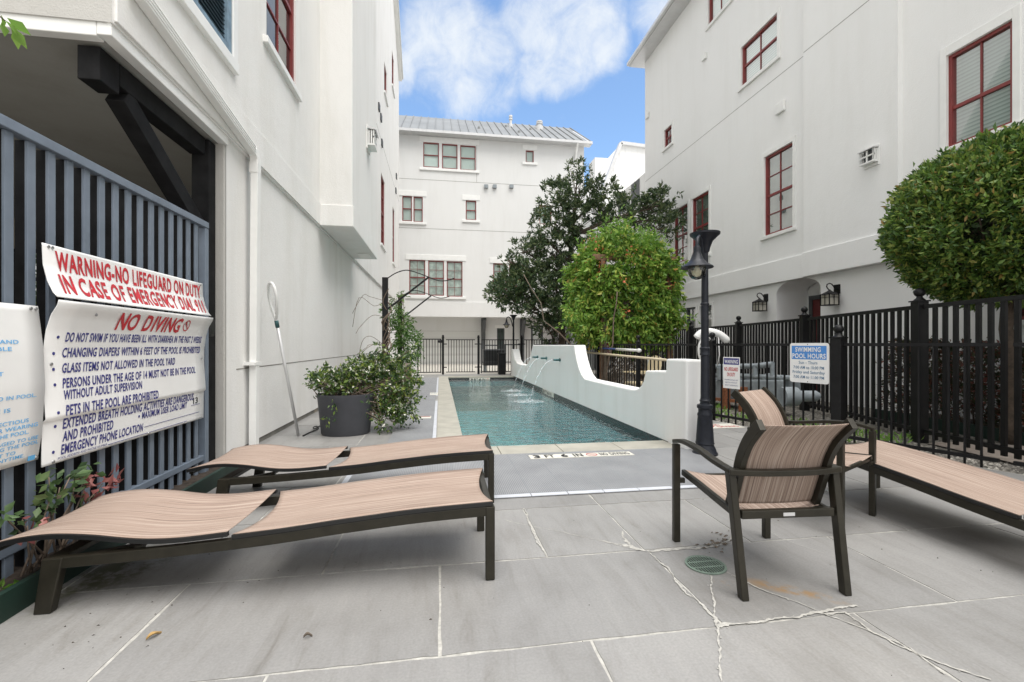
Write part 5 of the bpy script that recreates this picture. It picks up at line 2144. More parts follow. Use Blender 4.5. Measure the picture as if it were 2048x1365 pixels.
mb = MB()
mb.prism([(Wd * .05, Hh * .59), (Wd * .94, Hh * .59), (Wd * .94, Hh * .93), (Wd * .05, Hh * .93)], fn, .0055, .007)
mb.build('heading_band', 'ink_blue', o)
lay(o, fn, Wd, Hh, [('SWIMMING', .15, .80, .78, .90, 'sign_white', .02), ('POOL HOURS', .07, .92, .62, .74, 'sign_white', .02),
                    ('Sun - Thurs', .24, .72, .475, .55, 'ink_steel', .01), ('7:00 AM to 10:00 PM', .10, .88, .35, .425, 'ink_steel', .01),
                    ('Friday and Saturday', .08, .90, .235, .31, 'ink_steel', .01), ('7:00 AM to 11:00 PM', .10, .88, .11, .185, 'ink_steel', .01)])
mb = MB()
for v in (.965, .03):
    mb.prism([(Wd * .47 + .006 * math.cos(k), Hh * v + .006 * math.sin(k)) for k in range(6)], fn, .0061, .009)
mb.build('bolt', 'ink_black', o)
tl, br_ = on_fence(1447, 715, 3), on_fence(1480, 779, 3)
Wd = (Vector((br_.x, br_.y, 0)) - Vector((tl.x, tl.y, 0))).length
tz, bz = on_fence(1463, 714.5, 3).z, on_fence(1463, 777, 3).z
c = on_fence(1463, 746, 3)
c.z = (tz + bz) / 2
Hh = tz - bz
o, fn = board('warning_sign', 'narrow white warning sign with navy heading and red lettering beside the lamp post', c, e34, Wd, Hh)
mb = MB()
mb.prism([(Wd * .04, Hh * .76), (Wd * .96, Hh * .76), (Wd * .96, Hh * .965), (Wd * .04, Hh * .965)], fn, .0055, .007)
mb.build('heading_band', 'ink_navy', o)
lay(o, fn, Wd, Hh, [('WARNING', .10, .90, .80, .92, 'sign_white', .02), ('NO LIFEGUARD', .08, .90, .56, .68, 'ink_red', .02), ('ON DUTY', .25, .73, .39, .51, 'ink_red', .02),
                    ('CHILDREN SHOULD NOT', .08, .92, .255, .295, 'ink_navy', 0), ('USE POOL WITHOUT', .13, .86, .17, .21, 'ink_navy', 0), ('ADULT SUPERVISION', .12, .88, .085, .125, 'ink_navy', 0)])
# small maroon emergency sign on the far part of the pool fence
q = on_fence(1211, 697.5, 6, 0.12)
o, fn = board('emergency_sign', 'small maroon and white dial 911 sign on the fence behind the white wall', q, (0, -1, 0), .62, .30)
mb = MB()
mb.prism([(.02, .155), (.60, .155), (.60, .285), (.02, .285)], fn, .0055, .007)
mb.prism([(.02, .015), (.60, .015), (.60, .135), (.02, .135)], fn, .0055, .007)
mb.build('heading_band', 'ink_maroon', o)
lay(o, fn, .62, .30, [('IN CASE OF', .12, .86, .62, .78, 'sign_white', .01), ('DIAL 911', .12, .86, .14, .36, 'sign_white', .01)])

# ================================================================== WALL LANTERNS


def lantern(u, z, label, X):
    def P(a, v, dd):
        return (X - dd, u + a, z + v)
    t = thing('wall_lantern', label, 'lantern', (X, u, z), 'lanterns beside the arched doorway')
    m = MB()
    pbox(m, P, -.07, .07, .10, .30, 0.0, 0.03)
    m.tube([P(0, .20, .03), P(0, .20, .07), P(0, .26, .10), P(0, .31, .15), P(0, .325, .20), P(0, .30, .26), P(0, .25, .275), P(0, .215, .25), P(0, .17, .20)], 0.012, 8)
    m.build('bracket', 'black_metal', t)
    m = MB()
    m.lathe([(.02, .19), (.035, .17), (.06, .15), (.19, .095), (.20, .075)], (X - .20, u, z), 4)
    m.build('lantern_roof', 'black_metal', t)
    m = MB()
    for a in (-.115, .115):
        for dd in (.085, .315):
            pbox(m, P, a - .009, a + .009, -.15, .09, dd - .009, dd + .009)
    for v in (-.16, .075):
        pbox(m, P, -.126, .126, v, v + .02, .074, .326)
    for a in (-.0, ):
        pbox(m, P, a - .006, a + .006, -.14, .075, .312, .322)
        pbox(m, P, -.122, -.112, -.14, .075, .195, .205)
        pbox(m, P, .112, .122, -.14, .075, .195, .205)
    for v in (.01,):
        pbox(m, P, -.12, .12, v, v + .01, .311, .321)
        pbox(m, P, -.121, -.111, v, v + .01, .08, .32)
        pbox(m, P, .111, .121, v, v + .01, .08, .32)
    m.build('cage', 'black_metal', t)
    m = MB()
    pbox(m, P, -.108, .108, -.138, .073, .092, .308)
    m.build('glass', 'frosted', t)


for px, py, lab in ((1519, 611, 'black wall lantern on the farther side of the arched doorway'), (1659, 597, 'black wall lantern on the nearer side of the arched doorway')):
    q = onX(px, py, RX - 0.15)
    lantern(q.y, q.z, lab, RX + 0.05)

# ================================================================== LAMP POSTS


def lamp_post(label, x, y, ang, h=2.46):
    t = thing('street_lamp', label, 'lamp post', (x, y, 0), 'black lamp posts')
    k = 0.90
    def sl(pr):
        return [(r_ * k, z_) for r_, z_ in pr]
    m = MB()
    m.lathe(sl([(.150, 0), (.150, .022), (.138, .032), (.128, .065), (.108, .10), (.104, .115), (.112, .125), (.106, .14), (.086, .42), (.090, .435), (.090, .445), (.078, .47), (.078, .505), (.092, .515), (.094, .53), (.092, .55), (.058, .562), (.056, .575)]), (x, y, 0), 20)
    m.build('base', 'lamp', t, smooth=True, auto=True)
    m = MB()
    m.lathe(sl([(.056, .575), (.064, .60), (.056, .61), (.053, .63), (.049, 1.10), (.060, 1.105), (.060, 1.115), (.054, 1.13), (.054, 1.165), (.061, 1.175), (.061, 1.185), (.048, 1.195), (.044, 1.66), (.052, 1.665), (.052, 1.68), (.043, 1.69), (.039, 2.2), (.036, 2.24)]), (x, y, 0), 16)
    m.build('pole', 'lamp', t, smooth=True, auto=True)
    m = MB()
    m.lathe(sl([(.036, 2.24), (.05, 2.26), (.062, 2.30), (.09, 2.37), (.155, 2.43), (.175, 2.445), (.178, 2.465), (.16, 2.462), (.10, 2.44), (.001, 2.42)]), (x, y, 0), 22)
    m.build('dish', 'lamp', t, smooth=True, auto=True)
    ca, sa = math.cos(ang), math.sin(ang)
    ex = 0.30

    def A(r, z):
        return (x + ca * r, y + sa * r, z)
    m = MB()
    m.tube([A(.04, 1.98), A(.07, 2.14), A(.11, 2.27), A(.17, 2.36), A(.225, 2.385), A(.28, 2.35), A(ex, 2.28), A(ex, 2.20)], .019, 10)
    m.build('arm', 'lamp', t, smooth=True)
    m = MB()
    cx, cy = x + ca * ex, y + sa * ex
    m.lathe([(.028, 2.27), (.036, 2.25), (.036, 2.215), (.044, 2.19), (.066, 2.13), (.10, 2.09), (.155, 2.055), (.165, 2.045), (.163, 2.036), (.12, 2.05), (.05, 2.09), (.03, 2.15)], (cx, cy, 0), 24)
    m.build('lamp_shade', 'lamp', t, smooth=True, auto=True)
    m = MB()
    m.lathe([(.090, 2.058), (.092, 2.02), (.088, 1.985), (.075, 1.95), (.05, 1.925), (.02, 1.914), (.001, 1.912)], (cx, cy, 0), 20, cap=False)
    g_ = m.build('globe', 'globe', t, smooth=True)
    m = MB()
    m.lathe([(.02, 2.08), (.022, 2.04), (.035, 2.01), (.036, 1.985), (.02, 1.955), (.001, 1.95)], (cx, cy, 0), 12)
    m.build('bulb', 'white_plastic', t, smooth=True)
    return t


lamp_post('black cast iron lamp post standing at the near end of the white fountain wall', 2.92, 4.68, R(-137))
lamp_post('distant black lamp post with hanging shade by the far fence', 3.03, 18.75, R(185))
# ================================================================== LOUNGERS
def ipo(pts, x):
    for (a, ya), (b, yb) in zip(pts[:-1], pts[1:]):
        if a <= x <= b:
            t = (x - a) / (b - a)
            return ya + (yb - ya) * t
    return pts[0][1] if x < pts[0][0] else pts[-1][1]


def catmull(pts, n=8):
    P = [pts[0]] + list(pts) + [pts[-1]]
    o = []
    for i in range(1, len(P) - 2):
        for k in range(n):
            t = k / n
            a, b, c, d_ = (Vector(P[i + j]) for j in (-1, 0, 1, 2))
            o.append(0.5 * ((2 * b) + (-a + c) * t + (2 * a - 5 * b + 4 * c - d_) * t * t + (-a + 3 * b - 3 * c + d_) * t ** 3))
    o.append(Vector(P[-2]))
    return o


LW_ = 0.66


def make_lounger(label):
    t = thing('sun_lounger', label, 'sun lounger', (0, 0, 0), 'sun loungers on the pool deck')
    top = catmull([(-0.99, 0.250), (-0.55, 0.268), (-0.05, 0.301), (0.30, 0.336), (0.68, 0.368), (1.05, 0.385)])
    w = LW_ / 2
    m = MB()
    for s in (-1, 1):
        m.sweep([(p.x, s * (w - .018), p.y - .026) for p in top], 0.034, 0.052, (0, 1, 0))
    m.sweep([(1.034, -w + .036, .359), (1.034, w - .036, .359)], .034, .05, (1, 0, 0))
    m.bar((-0.975, -w + .036, .228), (-0.975, w - .036, .228), .07, .03)
    m.bar((-0.02, -w + .036, .268), (-0.02, w - .036, .268), .04, .03)
    m.bar((0.52, -w + .036, .31), (0.52, w - .036, .31), .03, .03)
    m.build('frame', 'bronze', t, bevel=0.005)
    for s in (-1, 1):
        m = MB()
        m.box(1.012, 1.060, s * (w - .018) - .021, s * (w - .018) + .021, 0, .383)
        m.build('leg', 'bronze', t, bevel=0.006)
        m = MB()
        yl = s * (w - .018)
        m.hexa([(-1.035, yl - .022, 0), (-0.965, yl - .022, 0), (-0.965, yl + .022, 0), (-1.035, yl + .022, 0),
                (-1.0, yl - .022, .25), (-0.915, yl - .022, .25), (-0.915, yl + .022, .25), (-1.0, yl + .022, .25)])
        m.build('leg', 'bronze', t, bevel=0.006)
    tl_ = [(p.x, p.y) for p in top]
    x0, x1 = -0.205, 1.05

    def seat(a, b):
        v = (b - .5) * 2
        dip = (1 - v * v)
        lo = x0 + 0.055 * dip
        hi = x1 - 0.045 * dip + .0
        x = lo + (hi - lo) * a
        return (x, (w - .008) * v, ipo(tl_, x) + .022 - .022 * dip)
    m = MB()
    m.grid(seat, 40, 14)
    m.build('seat_sling', 'sling_x', t, smooth=True, solid=0.003)
    bk = catmull([(-1.215, 0.318), (-1.10, 0.342), (-0.96, 0.352), (-0.80, 0.338), (-0.62, 0.310), (-0.45, 0.303), (-0.225, 0.318)])
    bl = [(p.x, p.y) for p in bk]

    def back(a, b):
        v = (b - .5) * 2
        dip = (1 - v * v)
        lo, hi = -1.21 + .03 * dip, -0.228 - .005 * dip
        x = lo + (hi - lo) * a
        return (x, (w - .008) * v, ipo(bl, x) + .008 - .014 * dip)
    m = MB()
    m.grid(back, 40, 14)
    m.build('back_sling', 'sling_x', t, smooth=True, solid=0.003)
    m = MB()
    for s in (-1, 1):
        m.sweep([(p.x, s * (w - .010), p.y - .004) for p in bk], .024, .020, (0, 1, 0))
        m.sweep([(x0 + (x1 - x0) * k / 16, s * (w - .010), ipo(tl_, x0 + (x1 - x0) * k / 16) + .011) for k in range(17)], .024, .018, (0, 1, 0))
    m.build('sling_rail', 'piping', t)
    m = MB()
    m.bar((-1.195, -w + .02, .296), (-1.195, w - .02, .296), .025, .014)
    m.bar((-0.62, -w + .02, .272), (-0.62, w - .02, .272), .03, .014)
    for s in (-1, 1):
        m.bar((-0.62, s * (w - .07), .268), (-0.90, s * (w - .07), .225), .03, .012)
    m.build('back_support', 'bronze', t)
    return t


l1 = make_lounger('nearest brown sling lounger lying flat across the left foreground')
l1.location = (-0.775, 2.685, 0)
l1.rotation_euler = (0, 0, R(-0.6))
l2 = copy_tree(l1)
l2['label'] = 'second brown sling lounger, behind the nearest one and before the planter'
l2.location = (-0.60, 3.86, 0)
l2.scale = (0.97, 1, 1)
l2.rotation_euler = (0, 0, R(-2.5))
l3 = copy_tree(l1)
l3['label'] = 'brown sling lounger beside the low fence, running out of frame behind the armchairs'
l3.location = (3.37, 2.20, 0)
l3.scale = (1.12, 1, 1)
l3.rotation_euler = (0, 0, R(90))

# ================================================================== ARMCHAIRS


def make_chair(label):
    t = thing('patio_armchair', label, 'armchair', (0, 0, 0), 'brown sling armchairs')
    fx_, rx_ = 0.295, 0.262
    m = MB()
    for s in (-1, 1):
        # front leg
        m = MB()
        m.box(s * fx_ - .02, s * fx_ + .02, .300, .338, 0, .605)
        m.build('leg', 'bronze', t, bevel=0.005)
        m = MB()
        m.hexa([(s * rx_ - .018, -.355, 0), (s * rx_ + .018, -.355, 0), (s * rx_ + .018, -.310, 0), (s * rx_ - .018, -.310, 0),
                (s * (rx_ + .012) - .018, -.262, .59), (s * (rx_ + .012) + .018, -.262, .59), (s * (rx_ + .012) + .018, -.215, .59), (s * (rx_ + .012) - .018, -.215, .59)])
        m.build('leg', 'bronze', t, bevel=0.005)
    for s in (-1, 1):
        pts = catmull([(s * fx_, .335, .618), (s * fx_, .22, .640), (s * (fx_ - .002), .05, .635), (s * (fx_ - .01), -.12, .608), (s * (rx_ + .012), -.262, .592)])
        m = MB()
        m.sweep(pts, .042, .024)
        m.build('armrest', 'bronze', t, bevel=0.005)
    m = MB()
    pts = catmull([(-rx_ - .03, -.255, .592), (-.12, -.285, .590), (.12, -.285, .590), (rx_ + .03, -.255, .592)])
    m.sweep(pts, .030, .042, (0, 0, 1))
    m.bar((-rx_ + .02, -.275, .385), (rx_ - .02, -.275, .385), .03, .042)
    for s in (-1, 1):
        sw = .245
        m.sweep([(s * sw, .33, .425), (s * sw, .15, .412), (s * sw, -.05, .392), (s * sw, -.24, .375)], .026, .036, (1, 0, 0))
        m.bar((s * sw, .31, .38), (s * (fx_ - .01), .318, .38), .03, .03)
    m.bar((-.235, .31, .405), (.235, .31, .405), .024, .024)
    m.build('frame', 'bronze', t, bevel=0.005)
    bk = catmull([(-.165, .395), (-.195, .47), (-.228, .56), (-.262, .66), (-.315, .75), (-.385, .825), (-.415, .850)])
    m = MB()
    for s in (-1, 1):
        m = MB()
        m.sweep([(s * .228, p.x, p.y) for p in bk], .030, .056, (1, 0, 0))
        m.build('back_rail', 'bronze', t, bevel=0.004)

    def seat(a, b):
        v = (b - .5) * 2
        dip = 1 - v * v
        y = -.20 + .53 * a
        return (.238 * v, y + .02 * dip * (1 if a < .5 else -1) * abs(2 * a - 1), ipo([(-.24, .388), (-.05, .404), (.15, .424), (.34, .440)], y) - .03 * dip)
    m = MB()
    m.grid(seat, 14, 14)
    m.build('seat_sling', 'sling_v', t, smooth=True, solid=.003)
    bl = [(p.y, p.x) for p in bk]

    def back(a, b):
        v = (b - .5) * 2
        dip = 1 - v * v
        z = .402 + (.848 - .402) * a
        return (.222 * v, ipo(bl, z) - .020 * dip + .004, z - .004 * dip * max(0, a - .8) * 5)
    m = MB()
    m.grid(back, 28, 14)
    m.build('back_sling', 'sling_v', t, smooth=True, solid=.003)
    m = MB()
    m.box(-.03, .03, -.2925, -.2905, .375, .392)
    m.build('name_plate', 'aluminium', t)
    return t


c1 = make_chair('nearest brown sling armchair seen from behind, facing the pool')
c1.location = (1.722, 2.295, 0)
c1.rotation_euler = (0, 0, R(-4))
c2 = copy_tree(c1)
c2['label'] = 'brown sling armchair facing the camera between the other armchair and the low fence'
c2.location = (2.645, 2.96, 0)
c2.rotation_euler = (0, 0, R(-153))

# ================================================================== PLANTER, SKIMMER, TRELLIS
pt = thing('planter_pot', 'oval charcoal planter pot beneath the jasmine by the left wall', 'planter', (-1.28, 6.55, 0))
m = MB()
m.lathe([(.30, 0.0), (.315, .02), (.362, .50), (.372, .535), (.372, .55), (.345, .55), (.335, .50), (.33, .46)], (-1.28, 6.55, 0), 36, 1.02, .82)
m.build('pot', 'pot', pt, smooth=True, auto=True)
m = MB()
m.lathe([(.32, .465), (.2, .48), (.001, .49)], (-1.28, 6.55, 0), 24, 1.02, .82, cap=False)
m.build('soil', 'soil', pt)

# pool skimmer net leaning on the wall
a, b, top = gp(597, 872), Vector(onX(552, 638, LX + .17)), Vector(onX(541, 566, LX + .15))
sk = thing('skimmer_net', 'white pool skimmer net on a pole leaning against the left wall', 'pool net', tuple(a))
m = MB()
m.tube([a, b], .019, 10)
m.build('pole', 'aluminium', sk, smooth=True)
m = MB()
dr_ = (b - a).normalized()
m.tube([b - dr_ * .02, b - dr_ * .11], .024, 10)
m.build('clamp', 'teal', sk, smooth=True)
side = Vector((0.62, -0.78, 0)).normalized()
upv = (top - b).normalized()
m = MB()
H_ = (top - b).length
ring = []
for k in range(31):
    s_ = k / 30
    ang = 2 * math.pi * s_
    # pear outline: pointed at the pole, round at the top
    v = (1 - math.cos(ang)) / 2
    wv = math.sin(ang) * (0.055 + 0.095 * v ** 0.7)
    ring.append(b + upv * (H_ * v) + side * wv)
m.tube(ring, .017, 8, cap=False)
m.build('hoop', 'white_plastic', sk, smooth=True)
m = MB()
for s_ in (-1, 1):
    m.sweep([b - dr_ * .02, b + upv * .10 + side * .055 * s_, b + upv * .2 + side * .10 * s_], .03, .012)
m.build('yoke', 'white_plastic', sk)
m = MB()
nrm = upv.cross(side).normalized()
rows_n = []
for i in range(13):
    v = 0.12 + 0.86 * i / 12
    a_ = math.acos(1 - 2 * v)
    wv = math.sin(a_) * (0.055 + 0.095 * v ** .7)
    for j in range(8):
        u_ = -1 + 2 * j / 7
        bag = -0.05 * (1 - u_ * u_) * math.sin(math.pi * i / 12)
        rows_n.append(b + upv * (H_ * v) + side * (wv * u_) + nrm * bag)
m.add(rows_n, [(i * 8 + j, i * 8 + j + 1, (i + 1) * 8 + j + 1, (i + 1) * 8 + j) for i in range(12) for j in range(7)])
m.build('net', 'mesh_net', sk, smooth=True)
# cable on the paving by the pot
m = MB()
pts = [gp(606, 872, .012), gp(618, 866, .012), gp(630, 861, .012), gp(637, 857, .012), gp(634, 853, .02), gp(627, 855, .03), gp(629, 858, .02), gp(640, 852, .012)]
m.tube(catmull([tuple(q) for q in pts], 6), .009, 6)
tag(m.build('cable', 'piping', smooth=True), 'loose black cable on the paving between the wall and the planter', 'cable')

# trellis posts with arms and wires


def trellis(label, x, y, z1):
    t = thing('trellis_post', label, 'trellis post', (x, y, 0), 'steel trellis posts')
    m = MB()
    m.box(x - .055, x + .055, y - .05, y + .05, 0, z1)
    m.build('post', 'black_metal', t, bevel=.005)
    m = MB()
    m.bar((x + .05, y, z1 - .62), (x + .84, y, z1 + .02), .035, .035)
    m.build('strut', 'black_metal', t)
    m = MB()
    m.tube(catmull([(x + .05, y, z1 - .01), (x + .22, y, z1 + .10), (x + .42, y, z1 + .155), (x + .65, y, z1 + .10), (x + .84, y, z1 + .03), (x + 1.05, y, z1 - .04), (x + 1.22, y, z1 - .03), (x + 1.36, y, z1 + .02)], 6), .011, 6)
    m.build('rod', 'black_metal', t, smooth=True)
    return t


trellis('nearer black trellis post with curved rod, rising behind the jasmine', -1.07, 9.28, 2.55)
trellis('farther black trellis post wrapped in feathery green vine', -1.08, 12.8, 2.56)
# bare twining stems
m = MB()
for k in range(9):
    ph, rr_ = random.uniform(0, 6.3), random.uniform(.05, .11)
    hh = random.uniform(1.0, 2.4)
    pts = [(-1.03 + rr_ * math.cos(ph + 2.2 * j), 9.24 + rr_ * math.sin(ph + 2.2 * j) - .05, hh * j / 9) for j in range(10)]
    m.tube(catmull(pts, 4), .009, 5)
for k in range(6):
    z = random.uniform(1.2, 2.4)
    pts = [(-1.1, 9.22, z), (-1.25 - random.random() * .15, 9.1, z + random.uniform(-.1, .2)), (-1.35 - random.random() * .2, 9.05, z + random.uniform(-.35, .1)), (-1.4 - random.random() * .25, 9.0, z - random.uniform(.1, .5))]
    m.tube(catmull(pts, 4), .0045, 4)
tag(m.build('bare_vine', 'twig', smooth=True), 'leafless grey vine twining up the nearer black trellis post', 'vine')
# timber planter box
pb = thing('planter_box', 'brown timber planter box behind the jasmine along the mat', 'planter', (-1.2, 10.4, 0))
m = MB()
for x0, x1, y0, y1 in ((-1.62, -.80, 9.85, 9.89), (-1.62, -.80, 12.95, 12.99), (-1.62, -1.58, 9.892, 12.948), (-.84, -.80, 9.892, 12.948)):
    for k in range(4):
        m.box(x0, x1, y0, y1, .04 + k * .165, .195 + k * .165)
m.build('side', 'wood', pb, bevel=.006)
m = MB()
m.box(-1.66, -.76, 9.81, 9.93, .705, .74)
m.box(-.88, -.76, 9.932, 13.03, .705, .74)
m.box(-1.66, -1.54, 9.932, 13.03, .705, .74)
m.build('rim', 'weathered', pb, bevel=.006)
m = MB()
for x in (-1.60, -.82):
    for y in (9.83, 13.01):
        m.box(x - .04, x + .04, y - .03, y + .03, 0, .70)
m.build('corner_post', 'wood', pb)
m = MB()
m.grid(lambda u, v: (-1.58 + .74 * u, 9.9 + 3.04 * v, .62 + .03 * mnoise.noise(Vector((u * 5, v * 14, 0)))), 8, 24)
m.build('soil', 'soil', pb)
# odds and ends between pot and box
m = MB()
a, b = onY(687, 741, 8.2), onY(737, 731, 8.6)
m.bar((a.x, 8.2, a.z - .06), (b.x, 8.6, b.z - .06), .04, .15, (0, 0, 1))
m.bar((a.x + .1, 8.24, 0), (a.x + .12, 8.26, a.z - .1), .06, .05, (0, 1, 0))
m.bar((b.x - .05, 8.55, 0), (b.x - .05, 8.57, b.z - .1), .06, .05, (0, 1, 0))
tag(m.build('sawhorse', 'weathered', bevel=.004), 'weathered timber board on uprights behind the planter by the wall', 'timber')
m = MB()
c = onY(745, 742, 8.3)
for k in range(9):
    m.lathe([(.10, 0), (.115, .012), (.115, .022), (.10, .034)], (c.x, 8.3, c.z + .05 - .034 * (k + 1)), 16, 1.3, 1)
m.lathe([(.11, 0), (.11, c.z - .26)], (c.x, 8.3, 0), 16, 1.3, 1)
tag(m.build('ribbed_bin', 'aluminium', smooth=True, auto=True), 'pale ribbed bin half hidden in the jasmine', 'bin')
m = MB()
q = onY(785, 730, 9.7)
m.bar((q.x - .05, 9.7, .3), (q.x - .16, 9.72, 1.0), .16, .03, (0, 1, 0))
tag(m.build('leaning_board', 'weathered'), 'short dark board leaning against the timber planter box', 'board')

# ================================================================== DRAIN, LEAVES, SMALL THINGS
q = gp(1411, 1131)
dn = thing('floor_drain', 'round pale green grated drain in the paving beside the armchair', 'drain', (q.x, q.y, 0))
m = MB()
m.lathe([(.108, .001), (.108, .007), (.098, .009), (.094, .004), (.094, .001)], (q.x, q.y, 0), 32)
for k in range(-6, 7):
    x = k * .0142
    L_ = math.sqrt(max(0, .093 ** 2 - x * x))
    m.box(q.x + x - .0026, q.x + x + .0026, q.y - L_, q.y + L_, .003, .0075)
for y in (-.03, .03):
    L_ = math.sqrt(.093 ** 2 - y * y)
    m.box(q.x - L_, q.x + L_, q.y + y - .004, q.y + y + .004, .0032, .0078)
m.build('grate', 'green_grate', dn)
m = MB()
m.lathe([(.094, .0016), (.001, .0018)], (q.x, q.y, 0), 24, cap=False)
m.build('pit', 'dark_hole', dn)
m = MB()
for k in range(46):
    px, py = random.gauss(1440, 18), random.gauss(1086, 9)
    p_ = gp(px, py, .002)
    s = random.uniform(.004, .016)
    vs = [(p_.x + random.uniform(-s, s) * 1.6, p_.y + random.uniform(-s, s), .001 + random.uniform(0, s * .5)) for _ in range(5)] + [(p_.x, p_.y, .004 + s * .5)]
    m.add(vs, [(0, 1, 5), (1, 2, 5), (2, 3, 5), (3, 4, 5), (4, 0, 5)])
tag(m.build('mortar_rubble', 'weathered'), 'crumbled brown mortar in the paving crack above the drain', 'rubble', kind='stuff')


def fallen(px, py, L_, rot, label, matn='dry_leaf'):
    c_ = gp(px, py, .006)
    m = MB()
    ca, sa = math.cos(rot), math.sin(rot)

    def f(u, v):
        s_ = (u - .5) * L_
        wv = math.sin(math.pi * min(1, u * 1.02)) * L_ * .17 * (v - .5) * 2
        return (c_.x + ca * s_ - sa * wv, c_.y + sa * s_ + ca * wv, .004 + .010 * abs(v - .5) * 2 + .008 * math.sin(u * 4))
    m.grid(f, 10, 4)
    tag(m.build('fallen_leaf', matn, smooth=True), label, 'leaf', 'fallen leaves on the paving')


m = MB()
for k in range(110):
    p_ = Vector((random.uniform(-1.8, 3.2), random.uniform(1.3, 3.6), .001))
    if random.random() < .5:
        p_ = Vector((random.gauss(-1.5, .35), random.gauss(2.5, .5), .001))
    s = random.uniform(.0015, .005)
    m.add([(p_.x + random.uniform(-s, s) * 2, p_.y + random.uniform(-s, s), .0012) for _ in range(3)] + [(p_.x, p_.y, .0015 + s)], [(0, 1, 3), (1, 2, 3), (2, 0, 3)])
tag(m.build('deck_debris', 'debris'), 'tiny dark specks of leaf litter strewn over the paving', 'litter', kind='stuff')
fallen(308, 1272, .06, R(60), 'curled tan leaf on the paving before the nearest lounger')
fallen(616, 1273, .035, R(20), 'small dark curled leaf on the paving, right of the tan one', 'weathered')

# ================================================================== POOL EQUIPMENT BEHIND THE FENCE
pe = thing('pool_equipment', 'grey pool pipework, valves and pump behind the low fence beside the lamp post', 'pump equipment', (6.0, 7.6, 0))


def tpx(X, *pp):
    return [onX(x, y, X) for x, y in pp]


m = MB()
EY = 8.6


def onL(px, py, off=0.0):
    """point on the line of pipes running parallel to the tall fence"""
    d_ = ray(px, py)
    x0, y0, x1, y1 = 6.05 + off, 6.9, 5.55 + off, 9.6
    ex, ey = x1 - x0, y1 - y0
    det = d_.x * (-ey) + ex * d_.y
    t_ = (x0 * (-ey) + ex * y0) / det
    return Vector((0, 0, CAMZ)) + d_ * t_


m.tube([onL(1405, 734), onL(1480, 733), onL(1510, 733), onL(1546, 729)], .055, 10)
m.tube([onL(1405, 750), onL(1480, 752), onL(1590, 757)], .05, 10)
m.tube([onL(1512, 731), onL(1512, 755)], .06, 10)
m.tube([onL(1546, 729), onL(1546, 752)], .05, 10)
m.tube([onL(1447, 736), onL(1447, 760)], .13, 12)
for px in (1419, 1482, 1530, 1566):
    m.tube([onL(px, 752), onL(px, 800)], .05, 8)
m.build('pipe', 'pipe_grey', pe, smooth=True, auto=True)
m = MB()
a, b = onL(1400, 778, .15), onL(1586, 782, .15)
m.bar(a, b, .42, .40)
for t_ in (.15, .35, .55, .78):
    q = a.lerp(b, t_)
    m.ball((q.x, q.y, q.z + .2), .12, 12, 8)
m.build('tank', 'pipe_grey', pe, bevel=.03)
m = MB()
q = on_fence(1590, 803, 3, -0.9)
m.tube([q + Vector((-.25, 0, -.02)), q + Vector((.0, 0, -.02))], .15, 16)
m.tube([q + Vector((-.02, .05, -.02)), q + Vector((.36, .0, -.02))], .085, 16)
m.tube([q + Vector((.36, .0, -.02)), q + Vector((.40, .0, -.02))], .06, 16)
m.build('pump', 'pipe_grey', pe, smooth=True, auto=True)
m = MB()
for px in (1452, 1486, 1404):
    q = onL(px, 800, -.2)
    m.bar((q.x, q.y, -.05), (q.x, q.y, .42), .12, .10, (0, 1, 0))
a, b = onL(1400, 795, -.2), onL(1500, 806, -.2)
m.bar(a, b, .05, .06)
m.build('stand', 'rust', pe)

# white life ring and rope hooked on the fence
q = on_fence(1420, 672, 4, -0.15)
lr = thing('rescue_float', 'white rescue float with coiled rope draped on the fence behind the lamp post', 'rescue float', tuple(q))
m = MB()
pts = [q + Vector((-.22, .05, -.04)), q + Vector((-.14, .03, .05)), q + Vector((0, 0, .07)), q + Vector((.16, -.03, .02)), q + Vector((.30, -.06, -.10))]
m.tube(catmull([tuple(p_) for p_ in pts], 6), [.03] + [.062] * 22 + [.05, .035], 14)
m.build('float', 'white_plastic', lr, smooth=True)
m = MB()
for k in range(7):
    r_ = random.uniform(.10, .16)
    cx = -.10 + random.uniform(-.04, .04)
    pts = [q + Vector((cx + r_ * .7 * math.cos(a_), -.06 + .02 * k - .3 * cx, -.24 + r_ * 1.5 * math.sin(a_))) for a_ in [j * .52 for j in range(13)]]
    m.tube(catmull([tuple(p_) for p_ in pts], 3), .010, 5)
m.tube([q + Vector((.12, -.05, -.02)), q + Vector((.14, -.05, -.32)), q + Vector((.10, -.05, -.5))], .010, 5)
m.build('rope', 'white_plastic', lr, smooth=True)

# cream garden chair beyond the fence
q = on_fence(1291, 716, 5, -0.8)
gc = thing('garden_chair', 'cream plastic garden chair glimpsed behind the fence above the white wall', 'chair', (q.x, q.y, 0))
m = MB()
for k in range(7):
    u_ = -.27 + .09 * k
    hh = .98 - .9 * u_ * u_
    m.bar((q.x + .1, q.y + u_, .38), (q.x + .25, q.y + u_, hh), .02, .075, (0, 1, 0))
m.build('backrest', 'cream_plastic', gc)
m = MB()
m.box(q.x - .35, q.x + .12, q.y - .30, q.y + .30, .36, .40)
m.build('seat', 'cream_plastic', gc, bevel=.01)
for sx, sy in ((-.33, -.28), (-.33, .28), (.1, -.28), (.1, .28)):
    m = MB()
    m.box(q.x + sx - .03, q.x + sx + .03, q.y + sy - .03, q.y + sy + .03, -.05, .36)
    m.build('leg', 'cream_plastic', gc)
m = MB()
for s in (-1, 1):
    m.box(q.x - .38, q.x + .18, q.y + s * .31 - .05, q.y + s * .31 + .05, .60, .63)
m.build('armrest', 'cream_plastic', gc)

